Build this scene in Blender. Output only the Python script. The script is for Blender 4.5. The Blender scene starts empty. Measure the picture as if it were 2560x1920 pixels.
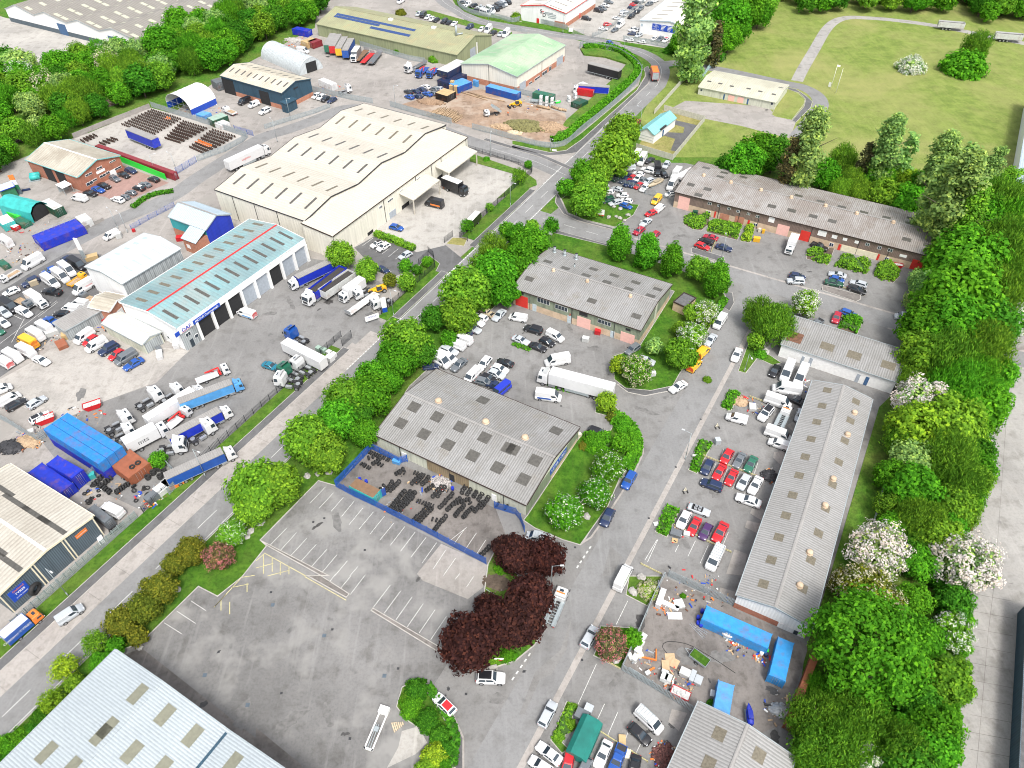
import bpy, bmesh, math, random
from mathutils import Vector, Matrix
random.seed(7)
scn = bpy.context.scene
COL = scn.collection
R = math.radians
F_PX, PITCH, ROLL, CAMH = 1812.4, 0.76905, -0.01193, 115.0
cp, sp = math.cos(PITCH), math.sin(PITCH)
fw = Vector((0, cp, -sp)); rt0 = Vector((1, 0, 0)); up0 = rt0.cross(fw)
cr, sr = math.cos(ROLL), math.sin(ROLL)
rt = rt0*cr + up0*sr; up = up0*cr - rt0*sr
cam = bpy.data.cameras.new('camera'); camo = bpy.data.objects.new('camera', cam); COL.objects.link(camo)
cam.sensor_width = 36; cam.lens = 36*F_PX/2560; cam.clip_start = 1; cam.clip_end = 6000
camo.matrix_world = Matrix(((rt.x, up.x, -fw.x, 0), (rt.y, up.y, -fw.y, 0), (rt.z, up.z, -fw.z, CAMH), (0, 0, 0, 1)))
scn.camera = camo
scn.render.engine = 'CYCLES'; scn.cycles.filter_width = 1.05
scn.render.resolution_x = 1024; scn.render.resolution_y = 768
K = 640/2212
TILE = {r+str(c): (c*640, i*480, K) for i, r in enumerate('ABCD') for c in range(4)}
TILE.update({'a': (1140, 0, 200/2212), 'b': (1440, 0, 260/2212), 'c': (0, 380, 280/2212), 'd': (1480, 370, 240/2212),
             'e': (1860, 860, 200/705), 'F': (0, 0, 2560/2212), 'N': (0, 0, 1)})
def ray(t, x, y):
 a = TILE[t]; X = a[0]+x*a[2]; Y = a[1]+y*a[2]
 return rt*(X-1280) - up*(Y-960) + fw*F_PX
def U(t, x, y, z=0.0):                      # surveyed point: where the sight line meets height z
 d = ray(t, x, y); k = (z-CAMH)/d.z
 return Vector((d.x*k, d.y*k, z))
def parse(s):
 out = []; t = None; buf = []
 for w in s.split():
  if w in TILE: t = w
  else:
   buf.append(float(w))
   if len(buf) == 2: out.append((t, buf[0], buf[1])); buf = []
 return out
def PT(s, z=0.0): return [U(*q, z) for q in parse(s)]
def mpp(t, x, y, z=0.0):                    # metres per tile pixel there
 p = U(t, x, y, z); dep = (p-Vector((0, 0, CAMH))).dot(fw)
 return TILE[t][2]*dep/F_PX
MATS = {}
def nodes(name):
 m = bpy.data.materials.new(name); m.use_nodes = True
 nt = m.node_tree; b = nt.nodes['Principled BSDF']; MATS[name] = m
 return m, nt, b
def N(nt, t, **kw):
 n = nt.nodes.new(t)
 for k, v in kw.items(): setattr(n, k, v)
 return n
def ramp(nt, fac, stops):
 r = N(nt, 'ShaderNodeValToRGB'); e = r.color_ramp.elements
 while len(e) < len(stops): e.new(0.5)
 for i, (p, c) in enumerate(stops): e[i].position = p; e[i].color = (*c, 1) if len(c) == 3 else c
 nt.links.new(fac, r.inputs[0]); return r.outputs[0]
def noise(nt, vec, scale, detail=4, rough=.55, dist=0.0):
 n = N(nt, 'ShaderNodeTexNoise'); n.inputs['Scale'].default_value = scale
 n.inputs['Detail'].default_value = detail; n.inputs['Roughness'].default_value = rough; n.inputs['Distortion'].default_value = dist
 nt.links.new(vec, n.inputs['Vector']); return n.outputs['Fac']
def mix(nt, fac, a, b, mode='MIX'):
 n = N(nt, 'ShaderNodeMix', data_type='RGBA', blend_type=mode)
 for i, v in ((0, fac), (6, a), (7, b)):
  if hasattr(v, 'is_output'): nt.links.new(v, n.inputs[i])
  elif i == 0: n.inputs[0].default_value = v
  else: n.inputs[i].default_value = (*v, 1)
 return n.outputs[2]
def math_(nt, op, a, b=0.0):
 n = N(nt, 'ShaderNodeMath', operation=op)
 for i, v in enumerate((a, b)):
  if hasattr(v, 'is_output'): nt.links.new(v, n.inputs[i])
  else: n.inputs[i].default_value = v
 return n.outputs[0]
def objvec(nt): return N(nt, 'ShaderNodeTexCoord').outputs['Object']
def scaled(nt, vec, s):
 m = N(nt, 'ShaderNodeMapping'); m.inputs['Scale'].default_value = s; nt.links.new(vec, m.inputs[0]); return m.outputs[0]
def bump(nt, b, h, st, dist=.05):
 n = N(nt, 'ShaderNodeBump'); n.inputs['Strength'].default_value = st; n.inputs['Distance'].default_value = dist
 nt.links.new(h, n.inputs['Height']); nt.links.new(n.outputs[0], b.inputs['Normal'])
def mul(c, k): return tuple(min(1, v*k) for v in c)
def ground_mat(name, c, stain=.5, pale=1.25, dark=.72, s=.06, grain=1.0, patch=None, cracks=.0):
 m, nt, b = nodes(name); v = objvec(nt)
 big = noise(nt, v, s, 5, .6, .1); mid = noise(nt, v, s*7, 4, .6); fine = noise(nt, v, 2.2, 4, .7)
 col = ramp(nt, big, [(.3, mul(c, dark)), (.48, c), (.62, mul(c, (1+pale)/2)), (.75, mul(c, pale))])
 col = mix(nt, stain, col, ramp(nt, mid, [(.33, (.55, .53, .5)), (.5, (1, 1, 1)), (.7, (1.0, .98, .96))]), 'MULTIPLY')
 col = mix(nt, .45*grain, col, ramp(nt, fine, [(.3, (.62, .62, .62)), (.55, (1, 1, 1)), (.75, (1, 1, 1))]), 'MULTIPLY')
 spots = noise(nt, v, .33, 2, .5)
 col = mix(nt, ramp(nt, spots, [(.68, (0, 0, 0)), (.76, (.6, .6, .6))]), col, mul(c, .45))
 streak = noise(nt, scaled(nt, v, (.9, .06, 1)), 1.0, 4, .6)
 col = mix(nt, ramp(nt, streak, [(.55, (0, 0, 0)), (.75, (.45, .45, .45))]), col, mul(c, pale*1.1))
 if patch: col = mix(nt, ramp(nt, noise(nt, v, .09, 4, .65, .1), [(.5, (0, 0, 0)), (.62, (1, 1, 1))]), col, patch)
 if cracks:
  vo = N(nt, 'ShaderNodeTexVoronoi', feature='DISTANCE_TO_EDGE'); vo.inputs['Scale'].default_value = cracks
  nt.links.new(v, vo.inputs['Vector'])
  col = mix(nt, ramp(nt, vo.outputs[0], [(.0, (.4, .4, .4)), (.02, (0, 0, 0))]), col, mul(c, .5))
 nt.links.new(col, b.inputs['Base Color']); b.inputs['Roughness'].default_value = .9
 bump(nt, b, fine, .25); return m
def grass_mat(name, c1, c2, dry, dryamt=.5, s=.05, mow=0.0):
 m, nt, b = nodes(name); v = objvec(nt)
 big = noise(nt, v, s, 5, .65, .5); mid = noise(nt, v, s*8, 5, .7); fine = noise(nt, v, 1.6, 5, .8)
 col = ramp(nt, mid, [(.3, mul(c1, .75)), (.45, c1), (.62, c2), (.75, mul(c2, 1.2))])
 col = mix(nt, ramp(nt, big, [(.42, (0, 0, 0)), (.66, (dryamt,)*3)]), col, dry)
 st = noise(nt, scaled(nt, v, (1.1, .12, 1)), .8, 3, .6)
 col = mix(nt, ramp(nt, st, [(.5, (0, 0, 0)), (.72, (dryamt*.3,)*3)]), col, mul(dry, 1.15))
 col = mix(nt, .6, col, ramp(nt, fine, [(.28, (.45, .45, .45)), (.5, (1, 1, 1)), (.8, (1, 1, 1))]), 'MULTIPLY')
 nt.links.new(col, b.inputs['Base Color']); b.inputs['Roughness'].default_value = .95
 b.inputs['Specular IOR Level'].default_value = .15
 bump(nt, b, fine, .8, .25); return m
def roof_mat(name, c, dirt, axis=0, period=.6, rib=.5, streak=.6, moss=None, rough=.7, dirt2=None):
 """corrugated sheet: ribs repeat along local axis, weather streaks run across it"""
 m, nt, b = nodes(name); v = objvec(nt)
 sx = N(nt, 'ShaderNodeSeparateXYZ'); nt.links.new(v, sx.inputs[0])
 w = math_(nt, 'SINE', math_(nt, 'MULTIPLY', sx.outputs[axis], 2*math.pi/period))
 sc = (2.2, .16, .16) if axis == 0 else (.16, 2.2, .16)
 st = noise(nt, scaled(nt, v, sc), 1.0, 4, .65); big = noise(nt, v, .12, 5, .65, .4); fine = noise(nt, v, 2.5, 3, .7)
 col = ramp(nt, st, [(.3, mix_c(c, dirt, streak)), (.5, mix_c(c, dirt, streak*.35)), (.68, c)])
 col = mix(nt, ramp(nt, big, [(.36, (streak,)*3), (.6, (0, 0, 0))]), col, dirt)
 if dirt2: col = mix(nt, ramp(nt, noise(nt, v, .07, 4, .6, .5), [(.48, (0, 0, 0)), (.66, (.75, .75, .75))]), col, dirt2)
 if moss: col = mix(nt, ramp(nt, noise(nt, v, .22, 5, .7), [(.54, (0, 0, 0)), (.68, (.8, .8, .8))]), col, moss)
 col = mix(nt, .5, col, ramp(nt, fine, [(.3, (.7, .7, .7)), (.55, (1, 1, 1)), (.9, (1, 1, 1))]), 'MULTIPLY')
 g = ramp(nt, math_(nt, 'ADD', math_(nt, 'MULTIPLY', w, .5), .5), [(.08, (1-rib,)*3), (.5, (1, 1, 1)), (1, (1, 1, 1))])
 col = mix(nt, 1.0, col, g, 'MULTIPLY')
 nt.links.new(col, b.inputs['Base Color']); b.inputs['Roughness'].default_value = rough
 bump(nt, b, w, .35, .06); return m
def mix_c(a, b, t): return tuple(x*(1-t)+y*t for x, y in zip(a, b))
def clad_mat(name, c, period=.35, rib=.25, grime=.35, rough=.6):
 m, nt, b = nodes(name); v = objvec(nt)
 sx = N(nt, 'ShaderNodeSeparateXYZ'); nt.links.new(v, sx.inputs[0])
 s = math_(nt, 'ADD', sx.outputs[0], sx.outputs[1])
 w = math_(nt, 'SINE', math_(nt, 'MULTIPLY', s, 2*math.pi/period))
 st = noise(nt, scaled(nt, v, (1.2, 1.2, .12)), 1.0, 4, .6)
 col = ramp(nt, st, [(.3, mul(c, 1-grime)), (.55, c), (.75, c)])
 col = mix(nt, 1.0, col, ramp(nt, math_(nt, 'ADD', math_(nt, 'MULTIPLY', w, .5), .5), [(.1, (1-rib,)*3), (.5, (1, 1, 1))]), 'MULTIPLY')
 nt.links.new(col, b.inputs['Base Color']); b.inputs['Roughness'].default_value = rough
 bump(nt, b, w, .3, .04); return m
def brick_mat(name, c1, c2, mortar, sc=1.0):
 m, nt, b = nodes(name); v = objvec(nt)
 sx = N(nt, 'ShaderNodeSeparateXYZ'); nt.links.new(v, sx.inputs[0])
 cb = N(nt, 'ShaderNodeCombineXYZ'); nt.links.new(math_(nt, 'ADD', sx.outputs[0], sx.outputs[1]), cb.inputs[0]); nt.links.new(sx.outputs[2], cb.inputs[1])
 t = N(nt, 'ShaderNodeTexBrick'); t.inputs['Scale'].default_value = 2*sc
 t.inputs['Color1'].default_value = (*c1, 1); t.inputs['Color2'].default_value = (*c2, 1); t.inputs['Mortar'].default_value = (*mortar, 1)
 nt.links.new(cb.outputs[0], t.inputs['Vector'])
 col = mix(nt, .6, t.outputs[0], ramp(nt, noise(nt, v, .7, 4, .6), [(.3, (.6, .58, .55)), (.6, (1, 1, 1))]), 'MULTIPLY')
 nt.links.new(col, b.inputs['Base Color']); b.inputs['Roughness'].default_value = .9; return m
def plain(name, c, rough=.5, metal=0.0, var=.25, s=1.5, spec=.5, coat=0.0):
 m, nt, b = nodes(name); v = objvec(nt)
 n = noise(nt, v, s, 4, .6)
 col = ramp(nt, n, [(.3, mul(c, 1-var)), (.6, c), (.8, mul(c, 1+var*.4))])
 nt.links.new(col, b.inputs['Base Color']); b.inputs['Roughness'].default_value = rough; b.inputs['Metallic'].default_value = metal
 b.inputs['Specular IOR Level'].default_value = spec; b.inputs['Coat Weight'].default_value = coat; return m
def objcol(name, rough=.4, metal=0.0, coat=0.0, var=.12, s=1.2, dirt=None, dirtamt=.5, ds=.9):
 """takes the colour set on each object"""
 m, nt, b = nodes(name); oi = N(nt, 'ShaderNodeObjectInfo'); v = objvec(nt)
 col = mix(nt, 1.0, oi.outputs['Color'], ramp(nt, noise(nt, v, s, 4, .6), [(.3, (1-var,)*3), (.6, (1, 1, 1))]), 'MULTIPLY')
 if dirt: col = mix(nt, ramp(nt, noise(nt, v, ds, 5, .7), [(.5, (0, 0, 0)), (.68, (dirtamt,)*3)]), col, dirt)
 nt.links.new(col, b.inputs['Base Color']); b.inputs['Roughness'].default_value = rough; b.inputs['Metallic'].default_value = metal
 b.inputs['Coat Weight'].default_value = coat; b.inputs['Coat Roughness'].default_value = .08; return m
def leaf_mat(name, lo=.55, hi=1.5, trans=.35, shift=(1.25, 1.05, .8)):
 m, nt, b = nodes(name); nt.nodes.remove(b); out = nt.nodes['Material Output']
 oi = N(nt, 'ShaderNodeObjectInfo'); g = N(nt, 'ShaderNodeNewGeometry')
 col = mix(nt, 1.0, oi.outputs['Color'], ramp(nt, g.outputs['Random Per Island'], [(0, (lo*.9, lo, lo)), (.6, (1, 1, 1)), (1, tuple(hi*k for k in shift))]), 'MULTIPLY')
 n = noise(nt, objvec(nt), .45, 3, .6)
 col = mix(nt, .7, col, ramp(nt, n, [(.34, (.62, .7, .66)), (.5, (1, 1, 1)), (.68, (1.25, 1.15, .95))]), 'MULTIPLY')
 d = N(nt, 'ShaderNodeBsdfDiffuse'); t = N(nt, 'ShaderNodeBsdfTranslucent'); ms = N(nt, 'ShaderNodeMixShader'); ms.inputs[0].default_value = trans
 nt.links.new(col, d.inputs[0]); nt.links.new(col, t.inputs[0])
 nt.links.new(d.outputs[0], ms.inputs[1]); nt.links.new(t.outputs[0], ms.inputs[2]); nt.links.new(ms.outputs[0], out.inputs[0]); return m
class MB:
 def __init__(s): s.v = []; s.f = []; s.m = []; s.sm = []
 def quad(s, pts, mi=0, smooth=False):
  i = len(s.v); s.v += [tuple(p) for p in pts]; s.f.append(tuple(range(i, i+len(pts)))); s.m.append(mi); s.sm.append(smooth)
 def box(s, x0, x1, y0, y1, z0, z1, mi=0, M=None, top=None, bottom=True):
  c = [(x0, y0, z0), (x1, y0, z0), (x1, y1, z0), (x0, y1, z0), (x0, y0, z1), (x1, y0, z1), (x1, y1, z1), (x0, y1, z1)]
  if M is not None: c = [tuple(M @ Vector(p)) for p in c]
  i = len(s.v); s.v += c
  fs = [(0, 1, 5, 4), (1, 2, 6, 5), (2, 3, 7, 6), (3, 0, 4, 7), (4, 5, 6, 7)] + ([(3, 2, 1, 0)] if bottom else [])
  for k, f in enumerate(fs):
   s.f.append(tuple(i+j for j in f)); s.m.append(top if (top is not None and k == 4) else mi); s.sm.append(False)
 def prism(s, poly, z0, z1, mi=0, top=None, bottom=False):
  n = len(poly); i = len(s.v)
  s.v += [(p[0], p[1], z0) for p in poly] + [(p[0], p[1], z1) for p in poly]
  for k in range(n):
   j = (k+1) % n; s.f.append((i+k, i+j, i+n+j, i+n+k)); s.m.append(mi); s.sm.append(False)
  s.f.append(tuple(i+n+k for k in range(n))); s.m.append(mi if top is None else top); s.sm.append(False)
  if bottom: s.f.append(tuple(i+n-1-k for k in range(n))); s.m.append(mi); s.sm.append(False)
 def beam(s, a, b, w, h, mi=0, upv=Vector((0, 0, 1))):
  a = Vector(a); b = Vector(b); d = (b-a); L = d.length
  if L < 1e-6: return
  d /= L; sd = d.cross(upv)
  if sd.length < 1e-4: sd = Vector((1, 0, 0))
  sd.normalize(); u = sd.cross(d)
  M = Matrix(((d.x, sd.x, u.x, a.x), (d.y, sd.y, u.y, a.y), (d.z, sd.z, u.z, a.z), (0, 0, 0, 1)))
  s.box(0, L, -w/2, w/2, -h/2, h/2, mi, M)
 def cyl(s, a, b, r0, r1=None, n=8, mi=0, caps=True, smooth=True, capm=None):
  a = Vector(a); b = Vector(b); d = (b-a).normalized(); r1 = r0 if r1 is None else r1
  x = d.cross(Vector((0, 0, 1)))
  if x.length < 1e-3: x = Vector((1, 0, 0))
  x.normalize(); y = d.cross(x); i = len(s.v)
  for p, r in ((a, r0), (b, r1)):
   for k in range(n):
    t = 2*math.pi*k/n; s.v.append(tuple(p+x*r*math.cos(t)+y*r*math.sin(t)))
  for k in range(n):
   j = (k+1) % n; s.f.append((i+k, i+j, i+n+j, i+n+k)); s.m.append(mi); s.sm.append(smooth)
  if caps:
   cm = mi if capm is None else capm
   s.f.append(tuple(i+n-1-k for k in range(n))); s.m.append(cm); s.sm.append(False)
   s.f.append(tuple(i+n+k for k in range(n))); s.m.append(cm); s.sm.append(False)
 def loft(s, rings, mi=0, smooth=True, closed=True, caps=True):
  n = len(rings[0]); i = len(s.v)
  for r in rings: s.v += [tuple(p) for p in r]
  for a in range(len(rings)-1):
   for k in range(n if closed else n-1):
    j = (k+1) % n
    s.f.append((i+a*n+k, i+a*n+j, i+(a+1)*n+j, i+(a+1)*n+k)); s.m.append(mi); s.sm.append(smooth)
  if caps and closed:
   s.f.append(tuple(i+n-1-k for k in range(n))); s.m.append(mi); s.sm.append(False)
   e = i+(len(rings)-1)*n; s.f.append(tuple(e+k for k in range(n))); s.m.append(mi); s.sm.append(False)
 def torus(s, c, ax, R0, r, n=14, k=6, mi=0):
  c = Vector(c); ax = Vector(ax).normalized(); x = ax.cross(Vector((0, 0, 1)))
  if x.length < 1e-3: x = Vector((1, 0, 0))
  x.normalize(); y = ax.cross(x); i = len(s.v)
  for a in range(n):
   t = 2*math.pi*a/n; d = x*math.cos(t)+y*math.sin(t)
   for b in range(k):
    u = 2*math.pi*b/k; s.v.append(tuple(c+d*(R0+r*math.cos(u))+ax*(r*1.25*math.sin(u))))
  for a in range(n):
   for b in range(k):
    s.f.append((i+a*k+b, i+((a+1) % n)*k+b, i+((a+1) % n)*k+(b+1) % k, i+a*k+(b+1) % k)); s.m.append(mi); s.sm.append(True)
 def blob(s, c, rx, ry, rz, mi=0, jit=.15, nu=7, nv=5):
  c = Vector(c); i = len(s.v)
  rows = []
  for a in range(1, nv):
   t = math.pi*a/nv; row = []
   for b in range(nu):
    u = 2*math.pi*b/nu; k = 1+random.uniform(-jit, jit)
    row.append(len(s.v)); s.v.append((c.x+rx*k*math.sin(t)*math.cos(u), c.y+ry*k*math.sin(t)*math.sin(u), c.z+rz*k*math.cos(t)))
   rows.append(row)
  tp = len(s.v); s.v.append((c.x, c.y, c.z+rz)); bt = len(s.v); s.v.append((c.x, c.y, c.z-rz))
  def add(f): s.f.append(f); s.m.append(mi); s.sm.append(False)
  for b in range(nu):
   j = (b+1) % nu; add((tp, rows[0][b], rows[0][j])); add((bt, rows[-1][j], rows[-1][b]))
   for a in range(len(rows)-1): add((rows[a][b], rows[a+1][b], rows[a+1][j], rows[a][j]))
 def mesh(s, name, mats):
  me = bpy.data.meshes.new(name); me.from_pydata(s.v, [], s.f)
  for m in (mats if isinstance(mats, (list, tuple)) else [mats]): me.materials.append(m if not isinstance(m, str) else MATS[m])
  me.polygons.foreach_set('material_index', s.m); me.polygons.foreach_set('use_smooth', s.sm); me.update(); return me
 def build(s, name, mats, parent=None, color=None):
  o = bpy.data.objects.new(name, s.mesh(name, mats)); COL.objects.link(o)
  if parent is not None: o.parent = parent
  if color: o.color = (*color[:3], 1)
  return o
def tag(o, label=None, cat=None, group=None, kind=None):
 if label: o['label'] = label
 if cat: o['category'] = cat
 if group: o['group'] = group
 if kind: o['kind'] = kind
 return o
def thing(name, label, cat, loc=(0, 0, 0), rz=0.0, group=None):
 o = bpy.data.objects.new(name, None); COL.objects.link(o); o.location = loc; o.rotation_euler = (0, 0, rz); o.empty_display_size = .5
 return tag(o, label, cat, group)
def struct(o, label=None): o['kind'] = 'structure'; o['label'] = label or o.name.split('.')[0].replace('_', ' '); return o
def at_origin(mb, name, mats, loc, rz=0.0, label=None, cat=None, group=None, color=None, s=1.0):
 o = mb.build(name, mats, None, color); o.location = loc; o.rotation_euler = (0, 0, rz); o.scale = (s,)*3
 return tag(o, label, cat, group)
def sheet(name, pts, mat, lvl, label=None):
 if isinstance(pts, str): pts = PT(pts)
 mb = MB(); mb.quad([(p.x, p.y, .004*lvl) for p in pts]); return struct(mb.build(name, mat), label)
def area(p): return sum(p[i].x*p[(i+1) % len(p)].y-p[(i+1) % len(p)].x*p[i].y for i in range(len(p)))/2
def smooth(pts, n=4, closed=False):
 out = []; L = len(pts)
 for i in range(L if closed else L-1):
  a = pts[(i-1) % L] if (closed or i > 0) else pts[i]; b = pts[i]; c = pts[(i+1) % L]; d = pts[(i+2) % L] if (closed or i+2 < L) else c
  for k in range(n):
   t = k/n
   out.append(.5*((2*b)+(c-a)*t+(2*a-5*b+4*c-d)*t*t+(3*b-3*c+d-a)*t**3))
 if not closed: out.append(pts[-1])
 return out
def slab(name, pts, mat, h=.12, kerb='kerb', kw=.15, label=None, sm=0):
 if isinstance(pts, str): pts = PT(pts)
 if sm: pts = smooth(pts, sm, True)
 if area(pts) < 0: pts = pts[::-1]
 bm = bmesh.new(); f = bm.faces.new([bm.verts.new((p.x, p.y, 0)) for p in pts])
 ex = bmesh.ops.extrude_face_region(bm, geom=[f]); top = [g for g in ex['geom'] if isinstance(g, bmesh.types.BMFace)][0]
 for v in top.verts: v.co.z = h
 for g in bm.faces: g.material_index = 1
 if kerb and kw: bmesh.ops.inset_region(bm, faces=[top], thickness=kw, use_even_offset=True)
 top.material_index = 0
 low = [g for g in bm.faces if all(v.co.z < .001 for v in g.verts)]
 if low: bmesh.ops.delete(bm, geom=low, context='FACES_ONLY')
 me = bpy.data.meshes.new(name); bm.normal_update(); bm.to_mesh(me); bm.free()
 me.materials.append(MATS[mat]); me.materials.append(MATS[kerb or mat])
 o = bpy.data.objects.new(name, me); COL.objects.link(o); return struct(o, label)
def offset(line, d):
 out = []
 for i, p in enumerate(line):
  a = line[max(0, i-1)]; b = line[min(len(line)-1, i+1)]; t = (b-a).normalized()
  out.append(Vector((p.x-t.y*d, p.y+t.x*d, p.z)))
 return out
def ribbon_mb(line, d0, d1, z, mb=None):      # strip between offsets d0..d1 (left positive)
 mb = mb or MB(); A = offset(line, d0); B = offset(line, d1)
 for i in range(len(line)-1): mb.quad([(B[i].x, B[i].y, z), (B[i+1].x, B[i+1].y, z), (A[i+1].x, A[i+1].y, z), (A[i].x, A[i].y, z)])
 return mb
def ribbon(name, line, d0, d1, mat, lvl, label=None):
 return struct(ribbon_mb(line, d0, d1, .004*lvl).build(name, mat), label)
def ribbon_slab(name, line, d0, d1, mat, h=.12, kw=.15, label=None):
 return slab(name, offset(line, d0)+offset(line, d1)[::-1], mat, h, 'kerb', kw, label)
def dashes(name, line, off, w, on, gap, lvl, mat='white_line', label=None):
 mb = MB(); d = 0; nxt = 0; L = offset(line, off)
 for i in range(len(L)-1):
  a, b = L[i], L[i+1]; seg = (b-a).length; t = 0
  u = (b-a)/seg
  while nxt < d+seg:
   s0 = max(nxt-d, 0); s1 = min(nxt+on-d, seg)
   p = a+u*s0; q = a+u*s1; n = Vector((-u.y, u.x, 0))*w/2; z = .004*lvl
   mb.quad([(p-n).to_tuple()[:2]+(z,), (q-n).to_tuple()[:2]+(z,), (q+n).to_tuple()[:2]+(z,), (p+n).to_tuple()[:2]+(z,)])
   if nxt+on <= d+seg: nxt += on+gap
   else: break
  d += seg
  if nxt < d: nxt = d
 return struct(mb.build(name, mat), label)
def lines(name, s, w=.09, lvl=6, mat='white_line', label=None):   # separate painted lines, two points each
 P = PT(s); mb = MB(); z = .004*lvl
 for a, b in zip(P[::2], P[1::2]):
  u = (b-a).normalized(); n = Vector((-u.y, u.x, 0))*w/2
  mb.quad([((a-n).x, (a-n).y, z), ((b-n).x, (b-n).y, z), ((b+n).x, (b+n).y, z), ((a+n).x, (a+n).y, z)])
 return struct(mb.build(name, mat), label)
def text_mesh(s, size, bold=0.0):
 cu = bpy.data.curves.new('lettering', 'FONT'); cu.body = s; cu.size = size; cu.align_x = 'CENTER'; cu.align_y = 'CENTER'; cu.offset = bold
 o = bpy.data.objects.new('lettering', cu); me = bpy.data.meshes.new_from_object(o); bpy.data.objects.remove(o); return me
wd = bpy.data.worlds.new('World'); scn.world = wd; wd.use_nodes = True
wn = wd.node_tree; bg = wn.nodes['Background']
sky = wn.nodes.new('ShaderNodeTexSky'); sky.sky_type = 'NISHITA'; sky.sun_disc = False
SUN_EL, SUN_AZ = R(58), R(160)                # azimuth clockwise from +y
sky.sun_elevation = SUN_EL; sky.sun_rotation = SUN_AZ; sky.dust_density = 4.5; sky.air_density = 1.0; sky.ozone_density = 1.0
hs = wn.nodes.new('ShaderNodeHueSaturation'); hs.inputs['Saturation'].default_value = .35
wn.links.new(sky.outputs[0], hs.inputs['Color']); wn.links.new(hs.outputs[0], bg.inputs[0]); bg.inputs[1].default_value = .15
sl = bpy.data.lights.new('sun', 'SUN'); sl.energy = 1.7; sl.angle = R(13); sl.color = (1, .965, .9)
slo = bpy.data.objects.new('sun', sl); COL.objects.link(slo)
sd = Vector((math.sin(SUN_AZ)*math.cos(SUN_EL), math.cos(SUN_AZ)*math.cos(SUN_EL), math.sin(SUN_EL)))
slo.rotation_euler = (-sd).to_track_quat('-Z', 'Y').to_euler(); slo.location = (200, 0, 200)
vs = scn.view_settings; vs.view_transform = 'Standard'; vs.look = 'None'; vs.gamma = 1; vs.exposure = EXPO if 'EXPO' in globals() else .8
ground_mat('asphalt', (.195, .192, .188), .5, 1.3, .8, .05)
ground_mat('asphalt_dark', (.115, .115, .118), .45, 1.35, .75, .06)
ground_mat('asphalt_park', (.17, .167, .164), .55, 1.5, .72, .045, 1.2, patch=(.24, .235, .225))
ground_mat('road_asphalt', (.205, .205, .205), .4, 1.2, .85, .04)
ground_mat('concrete', (.3, .28, .262), .5, 1.2, .72, .05, patch=(.255, .24, .222))
ground_mat('concrete_pink', (.33, .307, .287), .5, 1.15, .8, .08)
ground_mat('concrete_pale', (.37, .355, .33), .5, 1.2, .74, .045)
ground_mat('concrete_road', (.3, .29, .275), .6, 1.2, .75, .05)
ground_mat('gravel_pale', (.37, .35, .325), .45, 1.15, .75, .07)
ground_mat('pavers', (.3, .19, .165), .3, 1.15, .85, .1)
ground_mat('dirt', (.27, .19, .135), .6, 1.45, .7, .08, patch=(.36, .29, .23))
ground_mat('soil', (.1, .075, .055), .6, 1.6, .7, .3)
ground_mat('ballast', (.16, .13, .11), .6, 1.3, .7, .5)
ground_mat('yard_dark', (.17, .155, .145), .6, 1.5, .6, .1)
plain('kerb', (.42, .4, .37), .9, var=.3); plain('white_line', (.62, .62, .6), .8, var=.45, s=3); plain('yellow_line', (.55, .5, .26), .8, var=.5, s=3)
grass_mat('grass', (.04, .12, .01), (.07, .175, .014), (.15, .17, .04), .45)
grass_mat('grass_field', (.15, .205, .045), (.2, .26, .06), (.29, .28, .11), .75, .026)
grass_mat('grass_dry', (.2, .2, .06), (.24, .24, .08), (.34, .28, .13), .8, .1)
grass_mat('grass_rough', (.05, .14, .014), (.085, .2, .02), (.17, .18, .05), .5, .1)
plain('glass_dark', (.03, .045, .06), .06, var=.1, spec=.8); plain('glass_blue', (.02, .04, .075), .08, var=.15, spec=.8)
plain('rubber', (.026, .026, .027), .85, var=.4, s=3); plain('rim', (.4, .41, .43), .35, .6); plain('trim', (.03, .03, .033), .6, var=.2)
plain('metal', (.4, .42, .44), .45, .5); plain('galv', (.38, .43, .45), .5, .3, var=.2); plain('dark_metal', (.05, .05, .055), .55, .3)
plain('rust', (.16, .075, .045), .85, var=.5, s=2); plain('brown_rust', (.045, .028, .022), .85, var=.5, s=3); plain('timber', (.42, .3, .19), .85, var=.4); plain('timber_pale', (.6, .48, .33), .85, var=.35, s=3)
plain('headlamp', (.75, .77, .8), .15, spec=.8); plain('tail_red', (.5, .02, .015), .3); plain('orange_plastic', (.75, .2, .04), .45)
plain('white_paint', (.8, .8, .79), .55, var=.12); plain('cream_paint', (.72, .66, .5), .6, var=.15); plain('black_paint', (.025, .025, .03), .5)
plain('red_paint', (.6, .03, .03), .5, var=.2); plain('blue_paint', (.015, .07, .45), .45, var=.25); plain('yellow_paint', (.78, .4, .03), .5, var=.2); plain('green_paint', (.03, .17, .08), .55, var=.3)
plain('bark', (.11, .085, .065), .9, var=.5, s=4); plain('stone', (.4, .385, .36), .9, var=.35, s=2)
plain('door_red', (.62, .035, .025), .55, var=.12); plain('door_pink', (.78, .46, .4), .6, var=.1); plain('door_blue', (.05, .12, .25), .5); plain('door_pale', (.5, .58, .62), .5); plain('door_grey', (.36, .4, .45), .5, var=.2)
plain('slate_cover', (.09, .12, .15), .6); plain('void', (.02, .02, .022), .9); plain('panel_blue', (.035, .075, .22), .2, var=.3, s=2); plain('net_green', (.02, .2, .14), .7, var=.4, s=2); plain('coal', (.05, .045, .042), .95, var=.5, s=4)
plain('rooflight', (.1, .095, .085), .4, var=.35, s=2); plain('rooflight_brown', (.17, .15, .11), .5, var=.4, s=3); plain('depot_light', (.5, .5, .38), .5); plain('rooflight_pale', (.2, .2, .15), .5, var=.2)
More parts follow.
